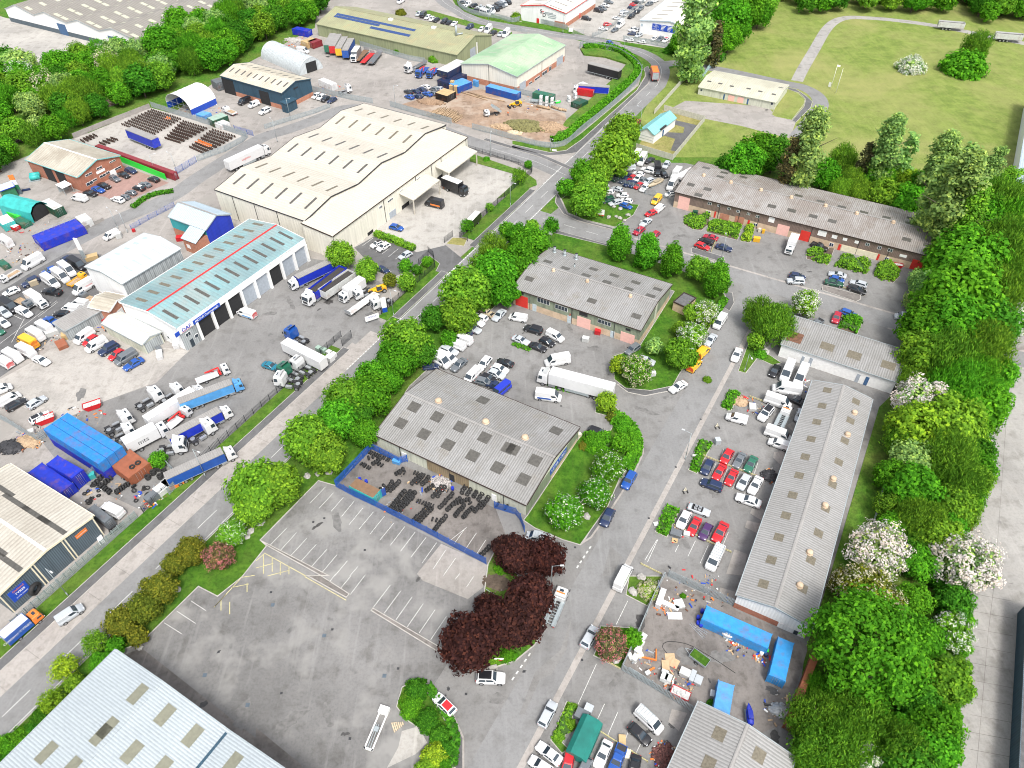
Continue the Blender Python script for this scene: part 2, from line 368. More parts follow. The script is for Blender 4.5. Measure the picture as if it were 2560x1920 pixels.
objcol('paint', .32, coat=.6, var=.06); objcol('matt', .6, var=.15, dirt=(.2, .17, .14), dirtamt=.25); objcol('plastic', .45, var=.08)
objcol('tarp', .5, var=.25, s=.6); objcol('corrugated', .5, var=.2, dirt=(.2, .08, .04), dirtamt=.45, ds=.5); objcol('sign', .5, var=.03)
leaf_mat('leaf', .62, 1.5, .42); leaf_mat('blossom', .7, 1.1, .3, (1.05, 1.05, 1)); leaf_mat('hedge_leaf', .6, 1.35, .3)
mb = MB(); mb.quad([(-1500, -400, -.03), (1500, -400, -.03), (1500, 2600, -.03), (-1500, 2600, -.03)]); struct(mb.build('ground', 'grass_rough'))
sheet('industrial_yard', 'F -500 1700 0 1380 840 690 1150 420 1250 330 1420 170 1330 110 1150 60 1010 55 960 -30 690 -30 680 60 480 165 380 240 180 290 0 360 -500 520', 'concrete', 1, 'pale concrete industrial yards left of the main road')
sheet('depot_yard', 'F -700 -215 10 38 360 112 240 160 70 185 -700 260', 'concrete_pale', 1, 'pale concrete yard of the far depot')
sheet('field', 'F 1440 150 1560 120 1700 -120 3200 -120 3200 560 2150 480 1700 340 1440 340 1380 260', 'grass_field', 1, 'mown grass field at the top right')
sheet('estate_yard', 'F 1180 470 1330 350 1480 352 2040 480 2020 600 1945 900 1740 1400 1700 1700 1700 2100 -700 2300 -700 1950 0 1590 700 970', 'asphalt', 2, 'grey asphalt of the trading estate')
sheet('access_road', 'B3 2060 1240 2500 1240 C3 2500 0 2300 1659 D3 2300 0 2250 1900 1560 1900 1610 1500 1720 330 C3 1760 1350 1900 430 1960 0', 'concrete_road', 2, 'concrete road on the right of the tree belt')
O0 = U('D0', 60, 1178); O1 = U('A2', 1145, 845); MU = (O1-O0).normalized(); MN = Vector((-MU.y, MU.x, 0))
def M(s, o): return O0+MU*s+MN*o
def S(t, x, y): return (U(t, x, y)-O0).dot(MU)
def OFF(t, x, y): return (U(t, x, y)-O0).dot(MN)
bend = PT('A2 1255 735 1287 650 1285 585 1235 520 1120 455 960 402 800 365 600 325 400 300 200 265 0 235 A1 2100 215 1960 190 1840 150 1740 90 1640 30 1560 -60 1480 -200')
MAIN = [M(s, 0) for s in range(-90, 240, 10)] + smooth(bend, 5)
ribbon('main_road', MAIN, -3.4, 3.4, 'road_asphalt', 5)
s_ent = S('B1', 880, 1330)
CONC = [M(s, 0) for s in range(-90, int(s_ent)+14, 8)]
ribbon('concrete_lane', CONC, 3.1, 7.0, 'concrete_pink', 6, 'pinkish concrete lay-by lane beside the main road')
mbj = MB()
for s in range(-88, int(s_ent)+12, 6): mbj.quad([tuple(M(s, 3.2)+Vector((0, 0, .03))), tuple(M(s+.05, 3.2)+Vector((0, 0, .03))), tuple(M(s+.05, 6.95)+Vector((0, 0, .03))), tuple(M(s, 6.95)+Vector((0, 0, .03)))])
struct(mbj.build('lane_joints', 'yard_dark'))
dashes('centre_line', MAIN, 0, .12, 4, 5.2, 7, label='white dashed centre line of the main road')
ribbon('edge_line', [M(s, 0) for s in range(-90, 250, 10)], -3.15, -3.03, 'white_line', 7)
ribbon('edge_line', [M(s, 0) for s in range(int(s_ent)+14, 235, 5)], 3.03, 3.15, 'white_line', 7)
def mseg(a, b, n=10): return [M(a+(b-a)*i/n, 0) for i in range(n+1)]
s_a, s_b = S('B1', 1060, 1140), S('B1', 1540, 660); s_c, s_d = S('B1', 1790, 450), S('A1', 2212, 1560)-2
ribbon_slab('footpath', mseg(-90, s_ent-2), 7.0, 9.0, 'asphalt_dark', .1, .12)
ribbon_slab('grass_verge', mseg(-90, s_ent-3), 9.0, 11.9, 'grass', .13, 0)
ribbon_slab('footpath', mseg(s_a+4, s_b), 3.5, 5.6, 'asphalt_dark', .1, .12)
ribbon_slab('grass_verge', mseg(s_a+2, s_b-1), 5.6, 8.6, 'grass', .13, 0)
ribbon_slab('footpath', mseg(s_c, s_d), 3.5, 5.6, 'asphalt_dark', .1, .12)
ribbon_slab('grass_verge', mseg(s_c+3, s_d), 5.6, 9.8, 'grass', .13, 0)
LOOP = smooth(PT('A2 470 1515 200 1395 0 1335 A1 1850 1222 1500 1090 1080 965 800 935 600 1000 450 1058 250 1128 50 1192 A0 2000 1352 1700 1545 B0 1440 60 900 295 270 630 0 790 -400 1010'), 6)
ribbon('side_road', LOOP, -3.3, 3.3, 'road_asphalt', 4, 'side road looping round the cream warehouse')
ribbon_slab('footpath', LOOP[:18], -5.2, -3.4, 'asphalt_dark', .1, .12); ribbon_slab('footpath', LOOP[8:22], 3.4, 4.4, 'asphalt_dark', .1, .12)
dashes('side_road_line', LOOP[:16], 0, .11, 3, 4, 7)
eA, eB = U('B2', 475, 290), U('B3', 560, 965); EU = (eB-eA).normalized(); EN = Vector((-EU.y, EU.x, 0))
def E_(s, o): return eA+EU*s+EN*o
ESTB = [E_(s, 0) for s in range(-14, 128, 6)]
ribbon('estate_road', ESTB, -3.4, 3.4, 'road_asphalt', 4, 'cross road of the trading estate')
dashes('estate_road_line', ESTB[1:7], 0, .1, 4, 3, 7)
kA, kB = U('C2', 1805, 0), U('D2', 60, 1650); KU = (kA-kB).normalized(); KN = Vector((-KU.y, KU.x, 0))
def KR(s, o): return kB+KU*s+KN*o
skj = (U('B2', 2000, 800)-kB).dot(KU)
ESTA = [KR(s, 0) for s in range(-60, int(skj)+8, 6)]
ribbon('estate_road', ESTA, 0.1, 6.5, 'road_asphalt', 3, 'long estate road running to the bottom edge')
ribbon('gutter', ESTA[:-2], -.75, .25, 'concrete_pink', 5, 'pale concrete gutter of the estate road')
ribbon('gutter', [E_(s, 0) for s in range(20, 126, 6)], 3.0, 3.7, 'concrete_pink', 5); ribbon('gutter', [E_(s, 0) for s in range(90, 126, 6)], -3.7, -3.0, 'concrete_pink', 5)
BR = smooth(PT('A2 1300 560 1420 545 1600 570 1900 622 2212 690 A3 160 725 300 755 410 815 455 890 425 970 340 1080 250 1190'), 5)
ribbon('field_road', BR, -2.9, 2.9, 'road_asphalt', 4, 'road curving past the field')
DR = smooth(PT('A3 250 700 300 600 400 430 500 260 590 180 700 152 850 155 1100 175 1500 232 2212 375 2600 440'), 5)
ribbon('field_drive', DR, -2.3, 2.3, 'concrete_road', 3, 'pale drive round the field')
slab('kerbed_path', 'A3 180 760 240 770 330 830 385 880 370 930 240 1060 205 1045 310 920 325 860 265 800 150 775', 'asphalt_dark', .1, 'kerb', .15, 'dark footpath on the field road bend')
slab('grass_plot', 'A3 140 775 170 770 250 800 320 860 310 905 205 1040 60 1010 30 990', 'grass_field', .12, 'kerb', .12)
sheet('shed_apron', 'A2 1500 870 2212 920 A3 40 970 240 1055 190 1195 0 1150 A2 1990 1090 1330 960', 'concrete', 3.2, 'concrete apron of the low green shed')
sheet('lot_grass', 'A2 1300 950 1665 1045 1375 1370 1075 1280', 'grass_dry', 3.45, 'dry grass lot beside the turquoise roof')
sheet('lot_path', 'A2 1375 1030 1615 1085 1430 1310 1370 1300 1410 1200 1290 1165 1310 1140 1480 1150 1490 1100 1360 1065', 'asphalt_dark', 4.3)
grassA = [M(s, -3.5) for s in range(int(S('B2', 215, 290)), -95, -8)]
slab('roadside_grass', grassA + PT('D0 0 1640 450 1200 740 900 1010 660 1220 580 1715 95 1880 180 2095 10 C1 95 1400 40 1350 540 840 700 885 1030 470 1330 20 B2 20 835 200 470 250 440'), 'grass', .12, 'kerb', .15, 'grass strip under the roadside trees')
slab('estate_grass', 'B2 260 400 330 345 840 470 1060 540 1480 685 1700 775 1840 890 1850 950 1790 1010 1600 1390 1450 1570 C2 1390 20 1200 60 980 40 B2 880 1620 870 1420 1090 1350 1400 860 1000 730 340 500 270 480', 'grass', .12, 'kerb', .15, 'lawn round the green fronted unit')
slab('footpath', 'B2 385 330 830 455 840 490 350 365', 'asphalt_dark', .1, 'kerb', .12)
slab('footpath', 'B2 1905 870 1920 960 1880 1030 1830 1000 1850 930 1830 860', 'asphalt_dark', .1, 'kerb', .12)
slab('footpath', 'C2 900 0 1380 25 1380 60 1150 105 1000 75', 'asphalt_dark', .08, 'kerb', .2)
slab('tree_lawn', 'C2 560 490 620 420 850 400 900 300 715 250 720 205 880 185 990 290 1070 420 1078 560 985 730 940 800 830 1060 590 1395 440 1350 200 1250 95 1180 135 1130', 'grass', .12, 'kerb', .15, 'lawn with four round trees')
slab('footpath', 'C2 920 215 1050 330 1135 470 1140 600 1060 780 880 1060 690 1330 590 1395 780 1060 985 740 1085 560 1080 420 990 290', 'asphalt_dark', .1, 'concrete_pink', .35)
slab('corner_grass', 'B2 425 60 500 10 800 90 1100 110 1050 200 890 305 620 240 480 180', 'grass', .12, 'kerb', .12, 'grass corner with boulders')
slab('footpath', 'B2 385 0 425 60 480 185 620 245 885 310 870 330 560 250 440 190 370 90', 'asphalt_dark', .1, 'concrete_pink', .3)
slab('lot_island', 'B2 1545 490 1560 480 1830 560 1840 600 1800 605 1550 525', 'asphalt_dark', .1, 'kerb', .15)
slab('lot_island', 'B3 460 800 800 890 800 930 760 950 470 850', 'yard_dark', .1, 'kerb', .15)
slab('planting_bed', 'B2 1500 210 1560 165 1715 175 1700 280 1640 335 1560 325 1480 280', 'soil', .1, 'kerb', .12); slab('planting_bed', 'B2 1690 270 1740 245 1990 290 1950 420 1680 350', 'soil', .1, 'kerb', .12); slab('planting_bed', 'B2 2020 285 2105 290 2060 440 1970 425', 'soil', .1, 'kerb', .12)
slab('planting_bed', 'B3 330 500 580 480 520 635 330 580', 'soil', .1, 'kerb', .12); slab('planting_bed', 'B3 570 640 640 540 890 610 855 715', 'soil', .1, 'kerb', .12); slab('planting_bed', 'B3 905 720 960 600 1130 660 1140 730 1080 790', 'soil', .1, 'kerb', .12); slab('planting_bed', 'B3 600 1180 640 1080 820 1120 760 1260', 'soil', .1, 'kerb', .12)
slab('verge_corner', 'B2 2030 1330 2140 1240 2212 1400 B3 120 1480 40 1500 B2 2120 1440 2020 1570 1950 1550', 'grass', .12, 'kerb', .15)
slab('belt_ground', 'B3 1560 200 2200 260 2100 1100 2000 1659 C3 1900 400 1760 1300 D3 1600 1659 1500 2100 100 2100 220 1500 300 1150 360 560 C3 540 1640 960 200 B3 1170 1659 1170 1200 1250 900 1420 560', 'grass_rough', .12, None, 0, 'rough ground under the tree belt')
slab('corner_bed', 'D2 1010 0 1300 0 1230 180 1170 265 980 165', 'grass', .12, 'kerb', .15); slab('corner_bed', 'D2 730 620 760 430 1100 450 1010 660 940 810 700 690', 'grass', .12, 'kerb', .15)
for nm, s_ in (('planter_bed', 'C2 1610 480 1740 520 1690 600 1600 780 1520 745'), ('planter_bed', 'C2 1320 1050 1450 1090 1340 1330 1235 1280'), ('planter_bed', 'C2 1860 60 1980 80 1890 240 1800 205'), ('planter_bed', 'D2 470 1080 570 1110 440 1440 500 1500 430 1540 330 1420')):
 slab(nm, s_, 'grass_rough', .12, 'kerb', .15)
sheet('car_park', 'C1 520 850 1990 1560 D1 1690 700 1500 1000 1230 1250 1400 1659 1300 2100 600 2300 D0 1100 690 1225 590 1715 100 1880 185 C1 -50 1480', 'asphalt_park', 3.8, 'large empty grey car park')
sheet('repaired_concrete', 'C1 1600 1380 2000 1560 D1 1960 100 1830 200 1440 40 C1 1390 1640', 'concrete', 5.3); sheet('tyre_yard', 'C1 1000 545 1250 690 2070 1075 D2 60 -60 -20 80 C1 1990 1560 690 880', 'yard_dark', 5, 'stained yard full of tyres')
sheet('rear_shade_strip', 'D0 1060 690 1220 620 1450 800 2212 1400 D1 0 1310 380 1620 500 1800 200 1800 0 1500 D0 1960 1350', 'yard_dark', 5.2, 'strip darkened with painted shade along the pale warehouse')  # dark ground tone paints in the building's shade beside the pale warehouse
sheet('pale_patch', 'D1 1260 1340 1400 1300 1480 1440 1380 1540 1130 1659 1230 1480', 'concrete_pale', 5.4)
slab('kerb_island', 'D1 430 -5 560 -5 810 155 780 190', 'yard_dark', .12, 'kerb', .15, 'long kerbed strip between parking bays'); slab('kerb_island', 'C1 40 1350 95 1400 560 1659 640 1659 130 1395', 'yard_dark', .12, 'kerb', .15)
slab('kerb_island', 'D1 990 300 1010 275 1670 660 1680 715 1640 700', 'yard_dark', .12, 'kerb', .15)
slab('hedge_bed', 'D1 1210 1130 1260 960 1330 920 1490 930 1480 1000 1600 1180 1720 1400 1700 1659 1690 1900 1370 1900 1400 1659 1540 1400 1440 1340 1300 1250', 'grass', .12, 'kerb', .15); slab('footpath', 'D1 1500 980 1530 970 1690 1150 1800 1400 1800 1900 1700 1900 1715 1420 1600 1180', 'asphalt_dark', .1, 'concrete_pink', .3)
slab('tree_island', 'C1 2000 1560 2080 1400 D2 100 60 300 100 270 480 200 600 30 740 D1 2050 800 1700 760 1680 700 1650 640 1960 200', 'grass_rough', .14, 'kerb', .2, 'island under the dark purple trees')
bays = 'C1 465 1032 600 890 545 1075 670 940 650 1100 755 980 740 1145 850 1010 805 1215 925 1070 890 1255 1015 1105 985 1298 1110 1143 1070 1350 1190 1203 1160 1395 1285 1233 1250 1445 1375 1280 1340 1495 1470 1325 1435 1548 1560 1372 1530 1600 1640 1435 1620 1655 1725 1505'
lines('bay_lines', bays + ' C1 125 1390 265 1245 200 1450 350 1285 285 1500 438 1335 375 1548 522 1385 460 1600 612 1430 553 1650 698 1478 D1 -10 -60 -10 -60', label='white parking bay lines by the tyre yard')
lines('bay_lines', 'C1 680 1659 790 1528 810 1659 880 1578 D1 640 45 690 -20 733 105 820 0 815 160 945 -10 1015 270 1160 80 1110 320 1250 130 1210 378 1348 183 1308 438 1445 240 1410 493 1545 295 1510 550 1645 350 1615 612 1690 500', label='white bay lines on the two kerbed strips')
lines('bay_lines', 'C1 1655 1370 1820 1240 1710 1385 1810 1243 1795 1450 1905 1287 1900 1480 1985 1350 D1 1720 30 1760 -20 1820 95 1880 5 D0 1530 305 1690 410 1420 405 1570 500 1650 215 1780 300')
lines('hatch_lines', 'D0 1855 265 2100 0 1850 270 1950 160 2000 100 2150 70 2070 15 2200 -5 1985 225 1985 330 1910 200 1910 300 2135 60 2135 140 C1 0 1530 80 1460 80 1465 430 1659 65 1480 65 1640 140 1505 140 1625 210 1545 210 1650 285 1585 285 1645 0 1590 150 1550 100 1659 290 1610', .14, 7, 'yellow_line', 'faded yellow hatching')
lines('hatch_lines', 'D1 420 5 780 210', .14, 7, 'yellow_line')
lines('bay_lines', 'C2 1710 820 1760 690 1810 870 1860 735 1905 910 1960 780 2005 960 2055 840 1690 600 1720 540 1790 690 1830 560 1885 720 1915 640 1990 690 2015 650 2085 800 2125 680 1170 1540 1260 1345 1410 1450 1440 1390 1520 1490 1585 1355 1625 1550 1695 1395 1820 1400 1870 1280 1150 1520 1250 1350', label='white bay lines outside the long grey unit')
lines('bay_lines', 'D2 715 1290 800 1105 825 1380 915 1175 980 1410 1040 1250 1075 1525 1190 1280 570 1110 730 760 900 420 1000 215 580 1659 610 1590', label='white bay lines on the lower forecourt')
lines('bay_lines', 'B1 920 465 1010 400 975 490 1060 410 1035 520 1120 445 1090 535 1170 472 1145 560 1230 490 1205 580 1290 520 1130 712 1170 685', .11, 6, 'white_line', 'white bay lines by the warehouse hedge')
lines('bay_lines', 'B0 60 1480 60 1480 0 1310 490 940 500 950 330 1080 310 975 370 1000 440 950 380 1000 60 1040 190 1100 210 1095 100 1300 160 1280', .11, 6, 'white_line')
dashes('give_way_line', [M(s, 0) for s in range(int(s_a)-17, int(s_a)+6, 2)], 3.25, .25, .6, .4, 8); dashes('give_way_line', [M(s, 0) for s in range(int(s_b)-3, int(s_c)+5, 2)], 3.25, .25, .6, .4, 8)
dashes('give_way_line', [M(s, 0) for s in range(int(S('A2', 270, 1590)), int(S('A2', 550, 1330)), 2)], 3.25, .25, .6, .4, 8)
dashes('give_way_line', [M(s, 0) for s in range(int(S('B2', 190, 240)), int(S('B2', 330, 140)), 2)], -3.25, .25, .6, .4, 8)
dashes('give_way_line', PT('C2 560 1590 690 1390'), 0, .28, .6, .6, 8); dashes('give_way_line', PT('D2 0 900 170 650'), 0, .25, .6, .6, 8)
sheet('garage_yard', 'B1 700 1430 830 1300 900 1340 1230 1130 1080 1130 1000 1030 1130 820 860 640 400 560 0 900 B0 1630 1370 1350 1650 C0 900 150 300 420 600 800 1240 1100 1500 930 2212 360', 'asphalt', 3.1, 'worn yard in front of the blue roofed garage')
sheet('gravel_lot', 'B0 330 1440 700 1150 1280 1330 1640 1370 1300 1659 C0 900 150 560 300 400 200 300 250 0 100 B0 -100 1659 0 1620', 'gravel_pale', 3.55, 'pale gravel lot behind the lorries')
sheet('van_park', 'B0 0 840 330 640 560 530 880 540 800 700 860 880 500 1200 330 1380 0 1600 -200 1500 -200 900', 'asphalt_dark', 3.4, 'dark asphalt van park')
sheet('warehouse_yard', 'A1 1850 1400 A2 0 1500 100 1560 B1 2080 60 1640 450 1400 640 850 470 1030 330 1230 150 A1 1830 1370', 'concrete_pale', 3.3, 'pale concrete yard of the cream warehouse')
sheet('warehouse_parking', 'B1 850 480 1020 385 1390 520 1640 460 1800 590 1600 740 1410 630 1200 730 1000 640', 'asphalt_dark', 4.5)
slab('verge_corner', 'B1 1330 800 1420 620 1500 550 1590 620 1560 680 1400 850 1260 900', 'grass', .12, 'kerb', .12); slab('verge_corner', 'B1 1640 450 1700 395 1830 400 1800 470', 'grass_dry', .12, 'kerb', .12)
slab('verge_corner', 'A1 1840 1320 2212 1450 A2 100 1480 210 1560 A2 215 1600 60 1659 B1 2080 60 2150 0 A2 0 1600 A2 70 1520 A1 1850 1395', 'grass_rough', .12, None, 0)
sheet('wheel_yard', 'A0 640 1200 1300 930 1660 1030 2140 1190 1720 1390 1520 1500 1060 1370 820 1260', 'gravel_pale', 3.6, 'pale yard of rail wheelsets')
sheet('brick_forecourt', 'A0 730 1640 1070 1430 1460 1580 B0 1040 100 900 40 600 10', 'pavers', 3.7, 'red paved forecourt')
sheet('dirt_yard', 'A1 1260 900 1500 830 1950 770 2212 850 A2 460 980 480 1120 330 1230 0 1210 A1 1880 1110 1700 1060 1450 970', 'dirt', 3.5, 'brown earth yard with log piles')
slab('bank', 'A2 590 430 750 430 920 470 1050 570 1100 640 1000 740 480 1140 420 1210 340 1230 470 1050 640 900 800 760 930 640 990 560 800 500 620 480', 'grass_rough', .7, None, 0, 'grassy bank inside the palisade fence')
slab('grass_verge', 'A2 0 1215 330 1270 450 1260 600 1150 1090 740 1130 590 1150 620 1150 660 1080 780 600 1210 470 1300 330 1320 0 1250', 'grass', .12, 'kerb', .12); slab('footpath', 'A2 0 1250 330 1320 470 1300 600 1210 1080 780 1155 660 1140 590 1175 570 1205 640 1180 720 560 1320 420 1340 300 1345 0 1275', 'asphalt_dark', .1, 'kerb', .15)
slab('grass_verge', 'A2 100 195 500 290 540 300 0 210 A1 2180 170', 'grass', .12, None, 0); slab('grass_verge', 'A2 930 370 1340 430 1370 470 950 385', 'grass', .12, None, 0); slab('grass_verge', 'A1 1720 0 1730 40 1800 100 1900 140 2150 190 2150 170 1900 120 1790 60 1750 0', 'grass', .12, None, 0); slab('grass_verge', 'A1 1380 100 1500 90 2000 230 2212 280 2212 300 1960 260 1440 130', 'grass_rough', .1, None, 0)
sheet('car_lots', 'A2 470 230 700 -80 1480 -80 1350 420 900 350 650 310', 'concrete_pale', 2.2); sheet('fleet_lot', 'A1 1740 -40 1760 30 2212 180 A2 80 190 250 -60', 'concrete_pale', 2.3)
RAIL = smooth(PT('A0 -400 1480 0 1260 480 1045 800 930 1100 850'), 4)
ribbon('railway_bed', RAIL, -3.5, 3.5, 'ballast', 6)
mb = MB()
for i in range(len(RAIL)-1):
 for o in (-2.4, -.95, .95, 2.4):
  a = offset(RAIL, o)[i]+Vector((0, 0, .1)); b = offset(RAIL, o)[i+1]+Vector((0, 0, .1)); mb.beam(a, b, .14, .16)
struct(mb.build('rails', 'rust'))
mb = MB()
for y in range(0, 1650, 150):
 a = U('D3', 1750, y); b = U('D3', 2120, y+70)
 mb.quad([tuple(a+Vector((0, 0, .012))), tuple(b+Vector((0, 0, .012))), tuple(b+Vector((0, .07, .012))), tuple(a+Vector((0, .07, .012)))])
P_ = PT('C3 2080 0 1960 1659 D3 1900 500 1800 1659')
for a, b in zip(P_[:-1], P_[1:]): mb.quad([(a.x, a.y, .012), (a.x+.07, a.y, .012), (b.x+.07, b.y, .012), (b.x, b.y, .012)])
struct(mb.build('slab_joints', 'yard_dark'))
mb = MB()
for q in parse('D1 130 140 660 462 1228 800 220 1012 812 1405 C1 940 1435 495 1193 D0 1890 655 C2 1630 305 1415 718 1182 1160 545 1412 D2 605 725 1760 1290 105 825 C1 590 1160 D1 1665 975 1815 1020'):
 p = U(*q); r = .2; mb.quad([(p.x-r, p.y-r, .033), (p.x+r, p.y-r, .033), (p.x+r, p.y+r, .033), (p.x-r, p.y+r, .033)])
struct(mb.build('drain_covers', 'dark_metal'))
mb = MB()
for q in parse('D1 145 250 590 515 1110 862 D0 1770 857 2140 1115'):
 p = U(*q); r = .32; mb.quad([(p.x-r, p.y-r, .033), (p.x+r, p.y-r, .033), (p.x+r, p.y+r, .033), (p.x-r, p.y+r, .033)])
struct(mb.build('manhole_covers', 'slate_cover'))
mb = MB()
for s_ in ('D2 60 1200 200 830 420 640 520 350 470 640 340 850 240 900 110 1190', 'C2 850 1400 960 1500 850 1659 780 1659', 'B3 0 690 130 720 130 755 0 735'):
 mb.quad([(p.x, p.y, .026) for p in PT(s_)])
struct(mb.build('road_patches', 'asphalt'))

sheet('scrap_yard', 'D2 1320 10 1920 265 1940 300 D3 0 420 330 590 340 640 150 1270 D2 2100 1380 1600 1095 1560 1170 950 800 1110 470 1220 210', 'yard_dark', 3, 'dark stained ground of the scrap yard')
for q_ in ('C3 50 590 130 580 185 680 130 720 45 640', 'C2 2055 1120 2075 1070 2150 1070 2212 1120 2190 1200', 'C2 2010 1240 2030 1180 2160 1210 2120 1290', 'C2 1850 1640 1920 1430 2030 1470 2000 1659', 'D2 1350 1260 1380 1150 1515 1185 1440 1340', 'D2 1780 180 1800 100 1940 140 1920 240', 'C3 160 360 210 330 280 350 240 440'):
 slab('loading_apron', q_, 'concrete', .06, None, 0, 'pale concrete apron by a roller door')
def stains(name, spec, mat, lvl):
 mb = MB(); rng = random.Random(len(spec))
 for q in spec.split(';'):
  t, x, y, r, e = q.split(); c = U(t, float(x), float(y)); r = float(r)*.62; e = float(e); n = 16; ph = rng.random()*6.28; rot = rng.random()*3.14; pts = []
  for i in range(n):
   a = 6.283*i/n; k = r*(1+.28*math.sin(2*a+ph)+.18*math.sin(5*a+ph*2)+rng.uniform(-.12, .12)); x_, y_ = k*math.cos(a), k*math.sin(a)*e
   pts.append((c.x+x_*math.cos(rot)-y_*math.sin(rot), c.y+x_*math.sin(rot)+y_*math.cos(rot), .004*lvl))
  mb.quad(pts)
 return struct(mb.build(name, mat))
plain('oil', (.075, .072, .07), .5, var=.5, s=2); plain('oil_faint', (.168, .164, .159), .75, var=.4, s=1.2)
stains('oil_stains', 'B1 630 950 2.2 .6;B1 850 1055 .8 .5;B1 545 1015 .9 .5;D2 1110 400 1.6 1.2;D3 40 990 1.8 .5;D1 770 1365 .9 .6;D1 1400 30 .8 .7;D1 1660 975 .5 .8;C1 530 1225 1.6 .4;D2 1185 1340 .9 .6;D2 1380 1290 .8 .8;B2 95 1220 .5 .7;B2 370 1375 .4 .6;C2 425 190 .6 .5;D2 105 825 .5 .6;D2 1705 905 .5 .7;B2 1440 375 .7 .4;C0 2100 380 .5 .6;C1 1180 50 .4 .6;B3 470 835 1.0 .5;B3 360 690 .9 .5;D0 1760 1110 1.1 .7;D3 60 1390 1.4 .9;D0 1890 655 .5 .6;B1 1520 1300 .4 .7;A2 2200 950 1.2 .6;A1 620 490 2.0 .5', 'oil', 8)
stains('faint_stains', 'D1 2080 1060 2.4 .5;C2 1500 1380 1.6 .7;D0 2100 1200 3.2 .7;D1 620 1200 3 .4;D1 300 1250 3.5 .5;C1 700 1190 3 .5;B2 500 1180 2.5 .4;C2 1750 940 2.4 .6;C2 1150 230 4 .3;B1 300 960 4 .3;B1 120 1050 3 .4;C0 1900 350 3.5 .5;C0 1650 560 4 .5;A2 760 420 2 .4;B3 300 640 3 .5;B2 1450 380 3 .4;B2 700 1350 3 .4;D2 900 900 3 .4;D2 1500 700 3 .6;D2 1800 700 3 .7;C0 700 90 3.5 .4', 'oil_faint', 7)
fc = lambda n, c, **k: roof_mat(n, c, k.pop('dirt', mul(c, .6)), **k)
roof_mat('roof_fibre_x', (.3, .298, .295), (.19, .184, .172), 0, .5, .28, .55, moss=(.23, .215, .19))
roof_mat('roof_fibre_y', (.315, .313, .31), (.215, .208, .197), 1, .5, .28, .4)
roof_mat('roof_fibre_brown', (.36, .35, .34), (.2, .165, .14), 0, .5, .32, .62, moss=(.22, .185, .16))
roof_mat('roof_cream', (.52, .49, .43), (.42, .385, .32), 0, 1.0, .08, .45); roof_mat('roof_cream_low', (.54, .505, .44), (.45, .41, .33), 0, 1.0, .05, .3)
roof_mat('roof_turquoise', (.19, .4, .43), (.27, .3, .29), 0, 1.0, .1, .75, dirt2=(.16, .25, .27)); roof_mat('roof_white', (.52, .54, .555), (.62, .63, .62), 0, 1.0, .07, .25)
roof_mat('roof_weathered', (.5, .47, .4), (.3, .265, .21), 0, 1.0, .1, .85); roof_mat('roof_weathered_y', (.5, .475, .42), (.36, .33, .28), 1, .8, .16, .75)
roof_mat('roof_blue_shed', (.56, .52, .43), (.36, .32, .25), 0, 1.0, .1, .6); roof_mat('roof_olive', (.33, .345, .2), (.25, .24, .15), 0, 1.0, .1, .7, moss=(.36, .3, .17))
roof_mat('roof_green', (.29, .45, .28), (.42, .48, .36), 1, 1.0, .08, .7, dirt2=(.2, .36, .21)); roof_mat('roof_pale_y', (.58, .555, .5), (.55, .52, .46), 1, 1.0, .06, .5)
roof_mat('roof_grey_depot', (.27, .255, .23), (.2, .185, .165), 1, 1.2, .2, .5); roof_mat('roof_pale_green', (.56, .55, .44), (.38, .36, .28), 0, .8, .15, .6)
roof_mat('roof_sheet', (.4, .445, .47), (.33, .37, .4), 1, .42, .2, .4, rough=.45); roof_mat('roof_blue_pale', (.45, .55, .62), (.35, .43, .5), 0, .6, .15, .4); roof_mat('roof_bright_turq', (.18, .5, .52), (.25, .45, .45), 1, .6, .15, .5)
plain('roof_flat', (.13, .13, .135), .9, var=.4); roof_mat('roof_grey', (.33, .32, .31), (.24, .23, .22), 0, .5, .1, .6)
clad_mat('clad_green', (.25, .29, .21)); clad_mat('clad_cream', (.72, .69, .6), 1.0, .05, .14); clad_mat('clad_white', (.78, .79, .79), .5, .08, .12); clad_mat('clad_brown', (.215, .155, .13), .4, .2, .25)
clad_mat('clad_navy', (.03, .075, .115), .5, .15, .3); clad_mat('clad_olive', (.3, .33, .19), .5, .15, .3); clad_mat('clad_slate', (.1, .135, .165), .35, .45, .25); clad_mat('clad_grey', (.38, .41, .42), .5, .3, .45)
clad_mat('clad_pale_green', (.56, .57, .47), .8, .06, .25); clad_mat('clad_teal', (.03, .33, .36), .4, .1, .2); clad_mat('clad_blue', (.015, .04, .42), .4, .1, .2); clad_mat('clad_tan', (.3, .23, .14), .5, .2, .3); clad_mat('clad_steel', (.52, .56, .58), .6, .25, .2, .4)
brick_mat('brick_red', (.4, .15, .09), (.33, .12, .075), (.35, .2, .15)); brick_mat('brick_buff', (.6, .45, .32), (.54, .41, .29), (.5, .4, .3)); brick_mat('brick_orange', (.48, .2, .12), (.42, .17, .1), (.4, .25, .2))
